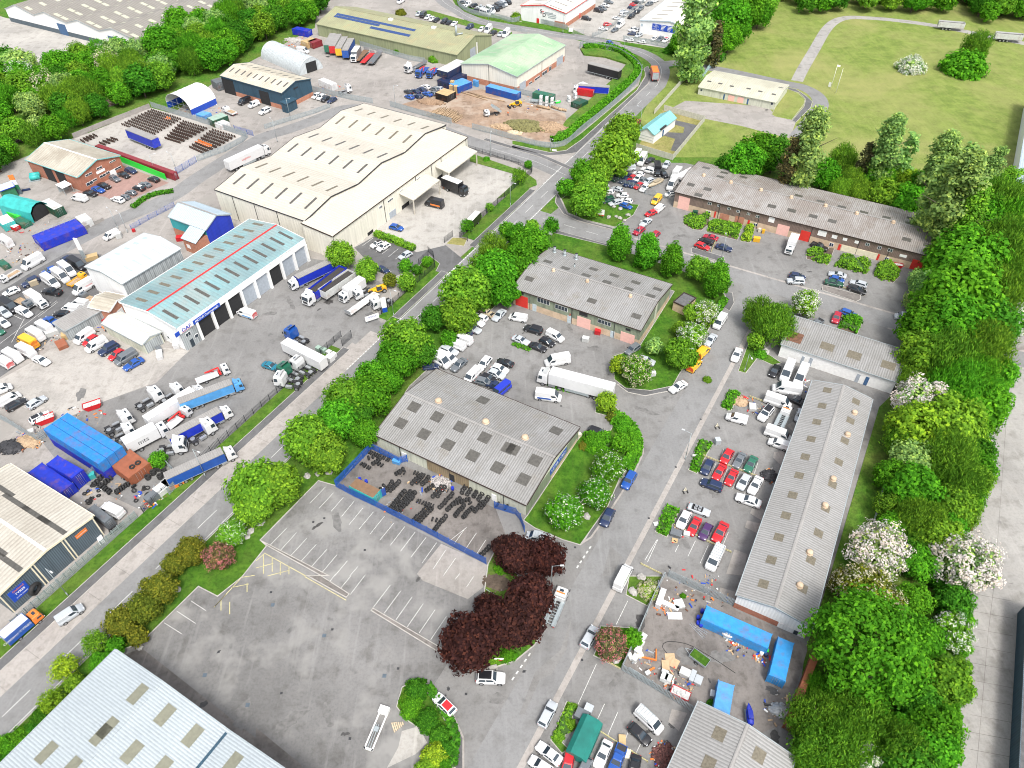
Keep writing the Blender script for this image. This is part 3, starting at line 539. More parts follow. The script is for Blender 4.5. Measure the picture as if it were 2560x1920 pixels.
class B_:
 """gabled or multi-bay shed from three surveyed eave corners"""
 def __init__(s, name, label, cat, h, c, prof, axis='x', bl=False, shift=None, root=None, group=None):
  P = [U(*q, h) for q in parse(c)] if isinstance(c, str) else c
  fl, fr = P[0], P[1]; u = (fr-fl); s.W = u.length; u.normalize(); n = Vector((-u.y, u.x, 0))
  s.D = (P[2]-(fl if bl else fr)).dot(n); s.h = h; s.u = u; s.n = n
  s.o = Vector((fl.x, fl.y, 0)); s.rz = math.atan2(u.y, u.x); s.prof = prof; s.axis = axis; s.base = s.o
  if s.D < 0: raise ValueError(name)
  if root is None: s.root = thing(name, label, cat, s.o, s.rz, group); s.off = None
  else:
   s.root = root.root; d = s.o-root.o; s.off = (Vector((d.dot(root.u), d.dot(root.n), 0)), s.rz-root.rz)
 def put(s, mb, name, mats, parent=None, color=None):
  o = mb.build(name, mats, parent or s.root, color)
  if parent is None and s.off: o.location = s.off[0]; o.rotation_euler = (0, 0, s.off[1])
  return o
 def z(s, t):
  p = s.prof
  for (a, za), (b, zb) in zip(p[:-1], p[1:]):
   if t <= b+1e-6: return za+(zb-za)*(max(t, a)-a)/max(1e-6, b-a)
  return p[-1][1]
 def pz(s, x, y): return s.z(y/s.D if s.axis == 'x' else x/s.W)
 def walls(s, mat, plinth=None, ph=0.0, name='wall', z0=0.0):
  mb = MB(); W, D = s.W, s.D; ts = [p[0] for p in s.prof]
  def face(pts_low, tops):
   (a, b) = pts_low
   if ph: mb.quad([(*a, z0), (*b, z0), (*b, ph), (*a, ph)], 1)
   mb.quad([(*a, ph or z0), (*b, ph or z0)] + tops, 0)
  if s.axis == 'x':
   za, zb = s.z(0), s.z(1)
   face(((0, 0), (W, 0)), [(W, 0, za), (0, 0, za)]); face(((W, D), (0, D)), [(0, D, zb), (W, D, zb)])
   face(((W, 0), (W, D)), [(W, t*D, z) for t, z in s.prof[::-1]]); face(((0, D), (0, 0)), [(0, t*D, z) for t, z in s.prof])
  else:
   za, zb = s.z(0), s.z(1)
   face(((W, 0), (W, D)), [(W, D, zb), (W, 0, zb)]); face(((0, D), (0, 0)), [(0, 0, za), (0, D, za)])
   face(((0, 0), (W, 0)), [(t*W, 0, z) for t, z in s.prof[::-1]]); face(((W, D), (0, D)), [(t*W, D, z) for t, z in s.prof])
  s.put(mb, name, [mat, plinth or mat]); return s
 def roof(s, mat, ov=.25, th=.14, fascia=None, ridge=None, fw_=.3, gutters=None):
  mb = MB(); W, D = s.W, s.D; L = W if s.axis == 'x' else D; T = D if s.axis == 'x' else W; k = .05
  n = len(s.prof)-1
  for i, ((a, za), (b, zb)) in enumerate(zip(s.prof[:-1], s.prof[1:])):
   p, q = a*T, b*T; sl_ = (zb-za)/max(.01, (q-p))
   if i == 0: p -= ov; za -= sl_*ov
   if i == n-1: q += ov; zb += sl_*ov
   for w, (x0, x1) in enumerate(((-ov, L+ov),)):
    tp = [(x0, p, za+k+th), (x1, p, za+k+th), (x1, q, zb+k+th), (x0, q, zb+k+th)]; bt = [(x0, p, za+k), (x1, p, za+k), (x1, q, zb+k), (x0, q, zb+k)]
    if s.axis == 'y': tp = [(y, x, z) for x, y, z in tp][::-1]; bt = [(y, x, z) for x, y, z in bt][::-1]
    mb.quad(tp); mb.quad(bt[::-1])
    for j in range(4): mb.quad([bt[j], bt[(j+1) % 4], tp[(j+1) % 4], tp[j]])
  s.put(mb, 'roof', mat); s.k = k+th
  ax = (lambda l, t, z: (l, t, z)) if s.axis == 'x' else (lambda l, t, z: (t, l, z))
  if fascia:
   mb = MB()
   for l in (-ov-.03, L+ov+.03):
    for (a, za), (b, zb) in zip(s.prof[:-1], s.prof[1:]):
     mb.beam(ax(l, a*T, za+.08), ax(l, b*T, zb+.08), .12, fw_)
   for t, sg in ((0, -1), (1, 1)): mb.beam(ax(-ov, t*T+sg*(ov+.07), s.z(t)+.06), ax(L+ov, t*T+sg*(ov+.07), s.z(t)+.06), .14, fw_*.7)
   s.put(mb, 'fascia', fascia)
  if ridge:
   mb = MB()
   for i in range(1, n):
    t, z = s.prof[i]
    if z >= s.prof[i-1][1] and z >= s.prof[i+1][1]: mb.beam(ax(-ov, t*T, z+s.k+.02), ax(L+ov, t*T, z+s.k+.02), .55, .06)
   if mb.v: s.put(mb, 'ridge_cap', ridge)
  return s
 def lights_at(s, pts, wx, wy, mat='rooflight', name='rooflight', zz=None):
  zm = zz or (s.h+max(p[1] for p in s.prof))/2
  for q in parse(pts):
   for _ in range(2):
    p = U(*q, zm)-s.o; x, y = p.dot(s.u), p.dot(s.n); x = min(max(x, .3+wx/2), s.W-.3-wx/2); y = min(max(y, .3+wy/2), s.D-.3-wy/2); zm2 = s.pz(x, y)+s.k
    zm = zm2
   s.rl(x-wx/2, x+wx/2, y-wy/2, y+wy/2, mat, name)
  return s
 def rl(s, x0, x1, y0, y1, mat='rooflight', name='rooflight', e=.025):
  mb = MB(); mb.quad([(x, y, s.pz(x, y)+s.k+e) for x, y in ((x0, y0), (x1, y0), (x1, y1), (x0, y1))]); 
  c = [(x, y, s.pz(x, y)+s.k+e) for x, y in ((x0, y0), (x1, y0), (x1, y1), (x0, y1))]
  for j in range(4):
   a, b = c[j], c[(j+1) % 4]; mb.quad([(a[0], a[1], a[2]-e), (b[0], b[1], b[2]-e), b, a])
  s.put(mb, name, mat)
 def grid(s, n, f0, f1, tr, mat='rooflight', w=None):
  """n rooflights spread along the ridge f0..f1, one per slope range (t0,t1)"""
  for t0, t1 in tr:
   for i in range(n):
    f = f0+(f1-f0)*i/max(1, n-1)
    if s.axis == 'x': x = f*s.W; s.rl(x-w/2, x+w/2, t0*s.D, t1*s.D, mat)
    else: y = f*s.D; s.rl(t0*s.W, t1*s.W, y-w/2, y+w/2, mat)
  return s
 def hit(s, face, t, x, y):
  O = Vector((0, 0, CAMH)); d = ray(t, x, y)
  if face in 'FB': nn, p0 = s.n, s.o+s.n*(0 if face == 'F' else s.D)
  else: nn, p0 = s.u, s.o+s.u*(0 if face == 'L' else s.W)
  k = (p0-O).dot(nn)/d.dot(nn); p = O+d*k-s.o
  return (p.dot(s.u) if face in 'FB' else p.dot(s.n)), p.z
 def at(s, face, a0, a1, z0, z1, th=.06, e=.003):
  if face == 'F': return (a0, a1, -th-e, -e, z0, z1)
  if face == 'B': return (a0, a1, s.D+e, s.D+th+e, z0, z1)
  if face == 'L': return (-th-e, -e, a0, a1, z0, z1)
  return (s.W+e, s.W+th+e, a0, a1, z0, z1)
 def item(s, name, face, px, mat, th=.06, pane=None, ground=False, label=None, color=None, bars=0):
  Q = parse(px)
  for q0, q1 in zip(Q[::2], Q[1::2]):
   a0, z0 = s.hit(face, *q0); a1, z1 = s.hit(face, *q1)
   if a0 > a1: a0, a1 = a1, a0
   if z0 > z1: z0, z1 = z1, z0
   if ground: z0 = .02
   z0 = max(.02, z0); mb = MB(); mb.box(*s.at(face, a0, a1, z0, z1, th), mi=0); o = s.put(mb, name, mat, None, color)
   if label: o['label'] = label
   if name.endswith('door') and z1-z0 > 2.4:
    pass
   if pane:
    b = min(.09, (a1-a0)*.12); mb = MB(); n = bars or max(1, round((a1-a0)/1.1)); w = (a1-a0-b)/n
    for i in range(n): mb.box(*s.at(face, a0+b+i*w, a0+i*w+w, z0+b, z1-b, .015, th+.006))
    mb.build('pane', pane, o)
  return s
 def rect(s, name, face, a0, a1, z0, z1, mat, th=.06, pane=None, n=1, color=None, e=.003):
  mb = MB(); mb.box(*s.at(face, a0, a1, z0, z1, th, e)); o = s.put(mb, name, mat, None, color)
  if pane:
   b = .08; w = (a1-a0-b)/n; mb = MB()
   for i in range(n): mb.box(*s.at(face, a0+b+i*w, a0+i*w+w, z0+b, z1-b, .015, th+e+.003))
   mb.build('pane', pane, o)
  return o
 def text(s, face, txt, a, z, size, mat, th=.1, bold=.0, parent=None, width=None):
  me = text_mesh(txt, size, bold); me.materials.clear(); me.materials.append(MATS[mat]); o = bpy.data.objects.new('lettering', me); COL.objects.link(o); o.parent = s.root
  rot = {'F': 0, 'R': 90, 'B': 180, 'L': -90}[face]; loc = {'F': (a, -th, z), 'R': (s.W+th, a, z), 'B': (a, s.D+th, z), 'L': (-th, a, z)}[face]
  o.rotation_euler = (R(90), 0, R(rot)); o.location = loc
  if width and len(me.vertices):
   w = max(v.co.x for v in me.vertices)-min(v.co.x for v in me.vertices); o.scale = (width/w,)*3
  if s.off: o.location = s.off[0]+Matrix.Rotation(s.off[1], 3, 'Z') @ Vector(loc); o.rotation_euler = (R(90), 0, R(rot)+s.off[1])
  return o
 def vents(s, pts, w=.9, mat='brick_buff', name='roof_vent'):
  for q in parse(pts):
   p = U(*q, s.h+1.5)-s.o; x, y = p.dot(s.u), p.dot(s.n); z = s.pz(x, y)+s.k
   mb = MB(); mb.loft([[(x+w*.5*k*math.cos(a), y+w*.5*k*math.sin(a), z+zz) for a in [math.pi*2*i/8+.39 for i in range(8)]] for k, zz in ((1.15, -.1), (1.1, .12), (.8, .2), (1.0, .42), (.85, .6), (.3, .68))]); s.put(mb, name, mat)
  return s
 def flues(s, pts, r=.25, hh=2.2, mat='galv'):
  for q in parse(pts):
   p = U(*q, s.h+1.0)-s.o; x, y = min(max(p.dot(s.u), .4), s.W-.4), min(max(p.dot(s.n), .4), s.D-.4); z = s.pz(x, y)+s.k
   mb = MB(); mb.cyl((x, y, z-.2), (x, y, z+hh), r, n=10); mb.cyl((x, y, z), (x, y, z+.25), r*1.8, r*1.2, n=10); mb.cyl((x, y, z+hh), (x, y, z+hh+.25), r*1.25, n=10, capm=1); s.put(mb, 'flue', [mat, 'void'])
  return s
def G_(h, r, t=.5): return [(0, h), (t, r), (1, h)]
b = B_('industrial_unit', 'green clad industrial unit with grey corrugated roof, one bright red and two pink roller doors', 'industrial unit', 5.0, 'B2 10 830 1110 1195 1400 810', G_(5, 6.7))
b.walls('clad_green', 'brick_buff', 1.9).roof('roof_fibre_x', fascia='brown_rust', ridge='roof_grey')
b.item('roller_door', 'F', 'B2 32 965 137 915', 'door_red', ground=True, label='bright red roller door').item('roller_door', 'F', 'B2 560 1150 680 1107 933 1278 1062 1242', 'door_pink', ground=True, label='faded pink roller door')
b.item('window', 'F', 'B2 218 945 325 943 371 1002 482 1002 741 1125 858 1130', 'white_paint', pane='glass_dark', bars=4).item('door', 'F', 'B2 177 1020 212 975 476 1130 515 1077 846 1258 887 1208', 'door_pale', ground=True).item('louvre', 'F', 'B2 62 880 100 868 582 1060 655 1052 982 1192 1025 1188', 'trim', .05)
b.text('F', '7', b.hit('F', 'B2', 502, 1062)[0], b.hit('F', 'B2', 502, 1062)[1], 1.0, 'red_paint', .07, .02)
for a in (.14, .48, .81): b.rect('downpipe', 'F', a*b.W, a*b.W+.12, 0, 4.9, 'dark_metal', .1)
b.rect('pilaster', 'R', b.D*.47, b.D*.53, .3, 5.6, 'clad_pale_green', .08)
b.lights_at('B2 460 662 705 663 640 722 885 718 820 782 1070 778 1008 840 1258 836 1198 900 690 946 1073 1073 310 605 150 755', 2.3, 1.5).vents('B2 358 688 650 780 1022 908').flues('B2 368 505 455 535 555 568', .33, 1.5).flues('B2 540 655', .15, .8)
b = B_('industrial_unit', 'grey roofed unit behind the tyre yard with a blue sign on its green gable', 'industrial unit', 3.5, 'C1 1030 435 C2 120 1040 550 370', G_(3.5, 5.6))
b.walls('clad_pale_green', 'clad_pale_green', 0).roof('roof_fibre_x', fascia='brown_rust', ridge='roof_grey')
b.rect('wall_panel', 'F', b.W*.36, b.W*.64, .1, 3.3, 'clad_tan', .05); b.rect('wall_panel', 'R', .1, b.D-.1, .1, 3.4, 'clad_green', .05); b.rect('brick_plinth', 'R', b.D*.45, b.D*.98, .02, .9, 'brick_buff', .07)
b.item('door', 'F', 'C1 1268 640 1302 605', 'white_paint', .12, ground=True, label='white door in a red frame').item('door', 'F', 'C1 1680 850 1712 790', 'void', .12, ground=True, label='open dark doorway').item('door', 'F', 'C1 2040 1020 2078 965', 'white_paint', .12, ground=True)
a0, a1 = b.hit('R', 'C2', 330, 705)[0], b.hit('R', 'C2', 470, 520)[0]
b.rect('sign_board', 'R', a0, a1, 1.75, 3.25, 'blue_paint', .1); b.text('R', 'LISTER TYRES', (a0+a1)/2, 2.5, 1.2, 'white_paint', .12, .02, width=(a1-a0)*.86)
for a in (.17, .51, .86): b.rect('downpipe', 'F', a*b.W, a*b.W+.12, 0, 3.4, 'dark_metal', .1)
b.lights_at('C1 1365 195 1565 283 1765 370 1975 463 1252 343 1452 433 1660 525 1872 620 2088 722 2180 550 1960 135 C2 380 403 200 655 100 827 10 560', 2.4, 2.3).vents('C1 1578 165 1985 345 C2 112 480', 1.5)
b = B_('industrial_unit', 'very long grey roofed unit with a white south gable beside the tree belt', 'industrial unit', 4.0, 'D2 1950 165 D3 372 440 C3 1055 190', G_(4, 5.3), 'y')
b.walls('clad_white', 'brick_red', 1.5).roof('roof_fibre_y', fascia='galv', ridge='roof_grey')
b.grid(11, .06, .96, ((.2, .33),), 'rooflight_brown', 1.7).grid(9, .1, .95, ((.7, .83),), 'rooflight_brown', 1.7)
b.vents('C3 755 230 695 420 570 805 500 1035 365 1445 D3 280 70', 1.2)
for i in range(5): y = b.D*(.12+.17*i); b.rect('roller_door', 'L', y, y+3.2, .02, 3.1, 'door_pink' if i % 2 else 'door_grey'); b.rect('door', 'L', y+5, y+6, .02, 2.1, 'door_blue')
b.rect('wall_panel', 'F', b.W*.62, b.W*.99, .02, 1.48, 'clad_white', .05); b.item('window', 'F', 'D3 200 510 270 480', 'galv', pane='glass_dark')
b = B_('industrial_unit', 'long brown clad row of workshop units with pink and red roller doors', 'industrial unit', 5.0, 'B2 1412 0 B3 1405 557 1545 245', G_(5, 6.4))
b.walls('clad_brown', 'brick_buff', 2.0).roof('roof_fibre_brown', fascia='brown_rust', ridge='roof_grey')
b.item('roller_door', 'F', 'B2 1430 120 1540 55 B3 65 355 190 300', 'door_pink', ground=True, label='faded pink roller door').item('roller_door', 'F', 'B3 265 410 375 350 1218 660 1375 610', 'door_red', ground=True, label='bright red roller door')
b.item('window', 'F', 'B2 1690 105 1727 92 1772 125 1802 112 1860 150 1890 137 1938 172 1970 160 2028 195 2060 183 2105 218 2143 205 B3 838 460 882 445 942 490 985 472 1030 510 1083 495', 'white_paint', pane='glass_dark', bars=2)
b.item('sign_board', 'F', 'B3 0 255 62 225 425 370 513 345 548 395 602 378 643 415 688 402 745 440 788 425 1133 555 1203 550', 'white_paint').item('window', 'F', 'B2 1672 185 1720 168 2085 290 2125 275 B3 525 465 572 445 1003 585 1048 568', 'white_paint', pane='glass_blue', bars=2)
b.item('door', 'F', 'B2 1742 215 1766 170 2030 285 2058 245', 'door_red', ground=True).item('door', 'F', 'B3 598 495 636 455 930 590 970 540', 'door_red', ground=True).item('shopfront', 'F', 'B2 1790 235 1880 200 1920 260 2010 225', 'brick_orange', .05)
mb = MB(); a0, a1 = b.hit('F', 'B3', 625, 505)[0], b.hit('F', 'B3', 930, 585)[0]; b.rect('render_panel', 'F', a0, a1, .02, 1.9, 'cream_paint', .08)
for f in (.195, .28, .36, .57, .75, .86): b.rect('downpipe', 'F', f*b.W, f*b.W+.12, 0, 4.9, 'dark_metal', .1)
b.lights_at('B2 1545 115 B3 35 120 205 160 390 210 555 252 1198 410 1388 460 265 35 455 80 640 128 830 175 1025 220 1225 270 1240 225 1425 318 A2 1545 1600 1690 1635 1680 1450 1800 1530 1835 1490 2000 1530', 2.3, 1.5)
b.vents('A2 1655 1520 1890 1580 2150 1645 B3 200 50 495 122 765 188 1080 265 1365 335 ', 1.1)
b = B_('workshop', 'low white workshop with a grey lean roof beyond the long unit', 'workshop', 3.7, 'B3 120 1315 1110 1640 1190 1400', [(0, 3.7), (.9, 4.6), (1, 4.4)])
b.walls('white_paint').roof('roof_fibre_x', fascia='galv'); b.lights_at('B3 512 1335 745 1410 1040 1497', 3.0, 2.4, 'rooflight_brown').lights_at('B3 220 1250', 3.4, 3.4, 'rust', 'rusty_sheet')
b.item('door', 'F', 'B3 275 1480 320 1425 340 1500 392 1440', 'door_grey', ground=True).item('door', 'F', 'B3 745 1635 803 1580', 'door_grey', ground=True).item('door', 'F', 'B3 820 1659 880 1605', 'door_blue', ground=True, label='blue door')
q = [U('D2', 1605, 1095, 3.8), U('D3', 205, 1565, 3.8)]; v_ = -(U('C3', 1055, 190, 4)-U('D3', 372, 440, 4)).normalized()*26
b = B_('industrial_unit', 'grey roofed unit cut by the bottom edge beside the scrap yard', 'industrial unit', 3.8, [q[0]+v_, q[1]+v_, q[1]], G_(3.8, 5.2), 'y')
b.walls('clad_white', 'brick_red', 1.4).roof('roof_fibre_y', fascia='galv', ridge='roof_grey').lights_at('D2 1790 1365 1700 1620 2135 1550', 1.7, 2.0, 'rooflight_brown')
q = [U('D0', 1000, 655, 8), U('D0', 1968, 1348, 8)]; uu = (q[1]-q[0]).normalized(); v_ = Vector((uu.y, -uu.x, 0))*55
W_ = (q[1]-q[0]).length
b = B_('warehouse', 'pale blue white ribbed warehouse roof filling the bottom left corner', 'warehouse', 8, [q[0]+v_, q[0]+v_+uu*W_*2, q[0]+uu*W_*2], [(0, 8), (.225, 9.1), (.495, 8), (.505, 8), (.73, 9.1), (1, 8)], 'y')
b.walls('clad_steel').roof('roof_sheet', fascia='galv', ridge='roof_sheet', fw_=.5)
b.lights_at('D0 1190 1020 1425 1200 1665 1380 1140 1520 930 1310 870 1370 400 1525 610 1659 2005 1620 1395 1659', 1.7, 2.9, 'rooflight_pale').rl(.4955*b.W, .5045*b.W, .3, b.D-.2, 'clad_navy', 'valley_gutter', .03)
b = B_('tyre_shop', 'cream and slate tyre fitting shed cut by the left edge', 'tyre shop', 5.6, 'D0 -25 175 C0 797 1145 90 700', [(0, 5.6), (.51, 6.6), (1, 5.6)], 'y')
b.walls('clad_slate').roof('roof_weathered_y', fascia='cream_paint', ridge='white_paint', fw_=.45).lights_at('C0 500 1250 310 1130 140 1020 10 900 110 1560 -60 1400', .9, 7.5, 'rooflight')
for f in (.005, .33, .36, .655, .685, .985): b.rect('pilaster', 'F', f*b.W, f*b.W+.22, .02, 5.9, 'cream_paint', .1)
a0, a1 = b.hit('F', 'D0', 100, 150)[0], b.hit('F', 'D0', 215, 75)[0]
b.rect('sign_board', 'F', a0-.6, a1+.3, 1.8, 4.4, 'blue_paint', .1); b.text('F', 'Oakland', (a0+a1)/2, 3.95, .8, 'orange_plastic', .12, .01, width=(a1-a0)*.9); b.text('F', 'TYRES', (a0+a1)/2, 3.15, .9, 'white_paint', .12, .02, width=(a1-a0)*.8); b.text('F', '01978 355888', (a0+a1)/2, 2.3, .5, 'white_paint', .12, .0, width=(a1-a0)*.95)
a0, a1 = b.hit('F', 'C0', 640, 1310)[0], b.hit('F', 'C0', 738, 1240)[0]; b.rect('sign_board', 'F', a0, a1, 3.7, 4.6, 'orange_plastic', .1); b.text('F', 'Continental', (a0+a1)/2, 4.15, .6, 'white_paint', .12, .0, width=(a1-a0)*.88)
b = B_('lorry_garage', 'long lorry garage with a pale turquoise roof, red ridge and white fascia', 'garage', 6.9, 'B0 1530 1175 B1 405 410 B0 1040 955', G_(6.9, 8.3, .47), 'x', True)
b.walls('clad_white').roof('roof_turquoise', ov=.35, fascia='white_paint', ridge='red_paint', fw_=.35)
n = 9; w = b.W/n
b.rect('fascia_band', 'F', -.3, b.W+.3, 5.35, 6.75, 'white_paint', .5)
for i in range(1, n):
 o = b.rect('roller_door' if i not in (1, 2, 3, 6) else 'doorway', 'F', i*w+.45, (i+1)*w-.3, .02, 5.3, 'door_grey' if i not in (1, 2, 3, 6) else 'void', .05)
for i in range(1, n+1): b.rect('pillar', 'F', i*w-.3, i*w+.35, .02, 5.34, 'white_paint', .65)
b.rect('office_wall', 'F', -.05, w*.97, .02, 5.34, 'clad_grey', .45); b.rect('window', 'F', w*.2, w*.5, 3.4, 4.5, 'white_paint', .5, 'glass_dark', 2, e=.01); b.rect('window', 'F', w*.62, w*.85, 1.6, 2.6, 'white_paint', .5, 'glass_dark', 1, e=.01); b.rect('door', 'F', w*.3, w*.5, .03, 2.2, 'glass_dark', .5, e=.01)
a0, a1 = b.hit('F', 'B0', 1665, 1150)[0], b.hit('F', 'B0', 1890, 980)[0]
b.rect('sign_board', 'F', a0, a1, 5.25, 6.35, 'blue_paint', .12, e=.51); b.text('F', 'MOTUS Commercials', (a0+a1)/2, 5.8, .9, 'white_paint', .64, .015, width=(a1-a0)*.86)
b.rect('sign_board', 'F', a0-4.1, a0-.1, 5.25, 6.35, 'white_paint', .12, e=.51); b.text('F', 'DAF', a0-2.1, 5.85, .9, 'clad_blue', .64, .02, width=2.6); b.rect('sign_stripe', 'F', a0-3.6, a0-.6, 5.36, 5.44, 'red_paint', .02, e=.635); b.rect('sign_board', 'F', a0-5.4, a0-4.2, 5.25, 6.35, 'blue_paint', .12, e=.51)
b.grid(13, .05, .96, ((.1, .34),), 'rooflight', .85).grid(12, .06, .97, ((.66, .86),), 'rooflight_brown', .95)
for y in (.25, .38, .45): b.rect('window', 'L', b.D*y, b.D*y+.8, 1.4, 2.2, 'white_paint', .06, 'glass_dark')
bm_ = B_('warehouse', 'large cream three bay warehouse with brown strip rooflights in the picture centre left', 'warehouse', 8.4, 'B1 420 252 A1 1640 1082 B0 1838 -8', [(0, 8.4), (.03, 8.6), (.165, 10.2), (.335, 8.6), (.5, 10.2), (.667, 8.6), (.83, 10.2), (.97, 8.6), (1, 8.4)], 'y', True)
bm_.walls('clad_cream').roof('roof_cream', ov=.1, fascia='black_paint', fw_=.4)
for t0, t1, m in ((.06, .135, 'rooflight'), (.195, .265, 'rooflight_brown'), (.395, .465, 'rooflight'), (.535, .605, 'rooflight'), (.725, .795, 'rooflight_brown'), (.87, .93, 'rooflight_brown')): bm_.grid(6, .1, .9, ((t0, t1),), m, .8)
lo = U('B1', 660, 385, 7.5), U('A1', 1825, 1190, 7.5)
lean = B_('x', '', '', 7.5, [lo[0], lo[1], lo[1]+bm_.n*((bm_.o-lo[0]).dot(bm_.n)-.05)], [(0, 7.5), (1, 8.35)], root=bm_)
lean.walls('clad_cream').roof('roof_cream_low', ov=.15, th=.12, fascia='brown_rust', fw_=.35)
for q in (690, 1010,): pass
for f in (.0, .33, .565, .69, .77, .985): lean.rect('downpipe', 'F', f*lean.W, f*lean.W+.16, .02, 7.4, 'trim', .1)
for f in (.3, .55, .8): bm_.rect('downpipe', 'L', f*bm_.D, f*bm_.D+.16, .02, 8.4, 'trim', .1)
lean.item('roller_door', 'F', 'B1 1158 235 1205 140', 'door_grey', ground=True).item('window', 'F', 'B1 1138 95 1180 45 1065 150 1088 110', 'white_paint', pane='glass_dark', bars=3).item('window', 'F', 'A1 1385 1565 1418 1525 1478 1620 1497 1585 1512 1590 1532 1558 1245 1659 1270 1630', 'white_paint', pane='glass_dark', bars=2)
lean.item('door', 'F', 'B1 968 388 1010 320', 'void', ground=True).item('loading_bay', 'F', 'B1 1262 150 1320 75 A1 1560 1600 1610 1500', 'void', ground=True)
for q0, q1 in ((('B1', 1240, 55), ('B1', 1475, -80)), (('A1', 1550, 1475), ('A1', 1800, 1340))):
 a0 = lean.hit('F', *q0)[0]; a1 = lean.hit('F', *q1)[0]; mb = MB()
 for (pa, pb) in (((a0, 0, 5.6), (a1, 0, 5.6)),):
  mb.quad([(a0, -.05, 5.9), (a1, -.05, 5.9), (a1, -5.2, 5.0), (a0, -5.2, 5.0)][::-1]); mb.quad([(a0, -.05, 5.6), (a1, -.05, 5.6), (a1, -5.2, 4.7), (a0, -5.2, 4.7)])
  for x in (a0, a1): mb.quad([(x, -.05, 5.6), (x, -.05, 5.9), (x, -5.2, 5.0), (x, -5.2, 4.7)])
  mb.quad([(a0, -5.2, 4.7), (a1, -5.2, 4.7), (a1, -5.2, 5.0), (a0, -5.2, 5.0)])
 for x in (a0+.2, a1-.2): mb.box(x-.15, x+.15, -5.1, -4.8, 0, 4.75)
 lean.put(mb, 'canopy', 'roof_cream_low')
b = B_('workshop', 'brick workshop with teal and royal blue upper walls under a pale blue roof', 'workshop', 6.1, 'B0 1460 215 1775 330 2000 200', G_(6.1, 8.3), 'x')
b.walls('clad_teal', 'brick_orange', 2.6).roof('roof_blue_pale', fascia='galv', ridge='roof_grey'); b.rect('blue_gable_panel', 'R', .05, b.D-.05, 1.2, 6.1, 'clad_blue', .05)
mb = MB(); mb.prism([(b.W+.0, 0), (b.W+.06, 0), (b.W+.06, b.D), (b.W, b.D)], 0, .1); 
mb = MB(); mb.quad([(b.W+.055, .1, 6.1), (b.W+.055, b.D-.1, 6.1), (b.W+.055, b.D/2, 8.2)]); b.put(mb, 'blue_gable_panel', 'clad_blue')
x0 = b.W*.62; mb = MB(); mb.box(x0, b.W, -4.2, -.01, 0, 4.4, 0); b.put(mb, 'porch_wall', 'brick_orange')
mb = MB(); mb.quad([(x0-.2, -4.5, 4.3), (b.W+.2, -4.5, 4.3), (b.W+.2, .1, 6.35), (x0-.2, .1, 6.35)]); mb.quad([(x0-.2, -4.5, 4.2), (x0-.2, .1, 6.25), (b.W+.2, .1, 6.25), (b.W+.2, -4.5, 4.2)]); b.put(mb, 'porch_roof', 'roof_blue_pale')
mb = MB(); mb.box(x0+1, x0+2.4, -4.26, -4.21, 1.4, 2.6); w_ = b.put(mb, 'window', 'white_paint'); b.rect('door', 'F', b.W*.3, b.W*.3+1, .02, 2.1, 'white_paint')
b = B_('shed', 'white pitched shed with pale blue rooflights left of the turquoise garage', 'shed', 7.4, 'B0 1055 795 1555 493 735 650', G_(7.4, 8.5), 'x', True)
b.walls('clad_white').roof('roof_white', fascia='galv', ridge='white_paint').grid(6, .1, .9, ((.12, .36),), 'roof_blue_pale', .9).grid(6, .1, .9, ((.72, .86),), 'roof_blue_pale', .9)
b.rect('weathered_cladding', 'F', .1, b.W-.1, .1, 7.2, 'clad_grey', .05)
b = B_('brick_store', 'small brick store with a white ribbed roof against the turquoise garage', 'store', 3.6, 'B0 945 1032 1090 905 820 950', G_(3.6, 4.6), 'y', True); b.walls('brick_orange').roof('roof_weathered', fascia='white_paint'); b.rect('door', 'F', b.W*.3, b.W*.6, .02, 2.2, 'white_paint')
b = B_('long_hut', 'long flat grey hut between the van park and the gravel lot', 'hut', 3.0, 'B0 560 1205 887 1022 478 1130', [(0, 3.0), (1, 3.2)], 'x', True); b.walls('clad_grey').roof('roof_grey', ov=.1, fascia='galv')
b = B_('beige_shed', 'beige metal shed with a shallow roof beside the garage gable', 'shed', 3.2, 'B0 1230 1318 1385 1215 868 1150', [(0, 3.2), (.45, 4.0), (1, 3.2)], 'y', True); b.walls('clad_pale_green').roof('roof_pale_y', fascia='galv'); b.rect('end_panel', 'F', .3, b.W-.3, .1, 3.0, 'clad_grey', .05)
b = B_('brick_workshop', 'red brick workshop with a weathered pale roof and white windows', 'workshop', 5.2, 'A0 230 1380 670 1530 1035 1350', G_(5.2, 7.4))
b.walls('brick_red').roof('roof_weathered', ov=.35, fascia='roof_bright_turq', ridge='white_paint')
b.item('window', 'R', 'A0 740 1530 790 1483 865 1541 908 1494 752 1611 797 1556 948 1413 993 1375 995 1475 1042 1430 805 1573 832 1536 838 1473 876 1430 918 1510 942 1474', 'white_paint', pane='glass_dark', bars=2).item('sign_board', 'R', 'A0 838 1508 900 1450', 'white_paint').item('door', 'R', 'A0 955 1510 990 1455', 'white_paint', ground=True)
b.item('doorway', 'F', 'A0 400 1505 435 1450 510 1555 545 1490', 'void', ground=True); b.rect('white_store', 'L', b.D*.1, b.D*.85, .02, 4.2, 'clad_white', 3.2, e=.01)
b = B_('navy_shed', 'navy clad shed on a brick base with a weathered cream roof', 'shed', 6.5, 'A0 1905 655 A1 222 805 465 683', G_(6.5, 8.3))
b.walls('clad_navy', 'brick_orange', 1.7).roof('roof_blue_shed', fascia='clad_navy').grid(10, .06, .94, ((.2, .38), (.62, .8)), 'rooflight', .7)
b.item('doorway', 'F', 'A0 1945 790 2010 700 A1 45 870 105 800', 'void', ground=True).item('sign_board', 'R', 'A1 325 775 360 745', 'black_paint')
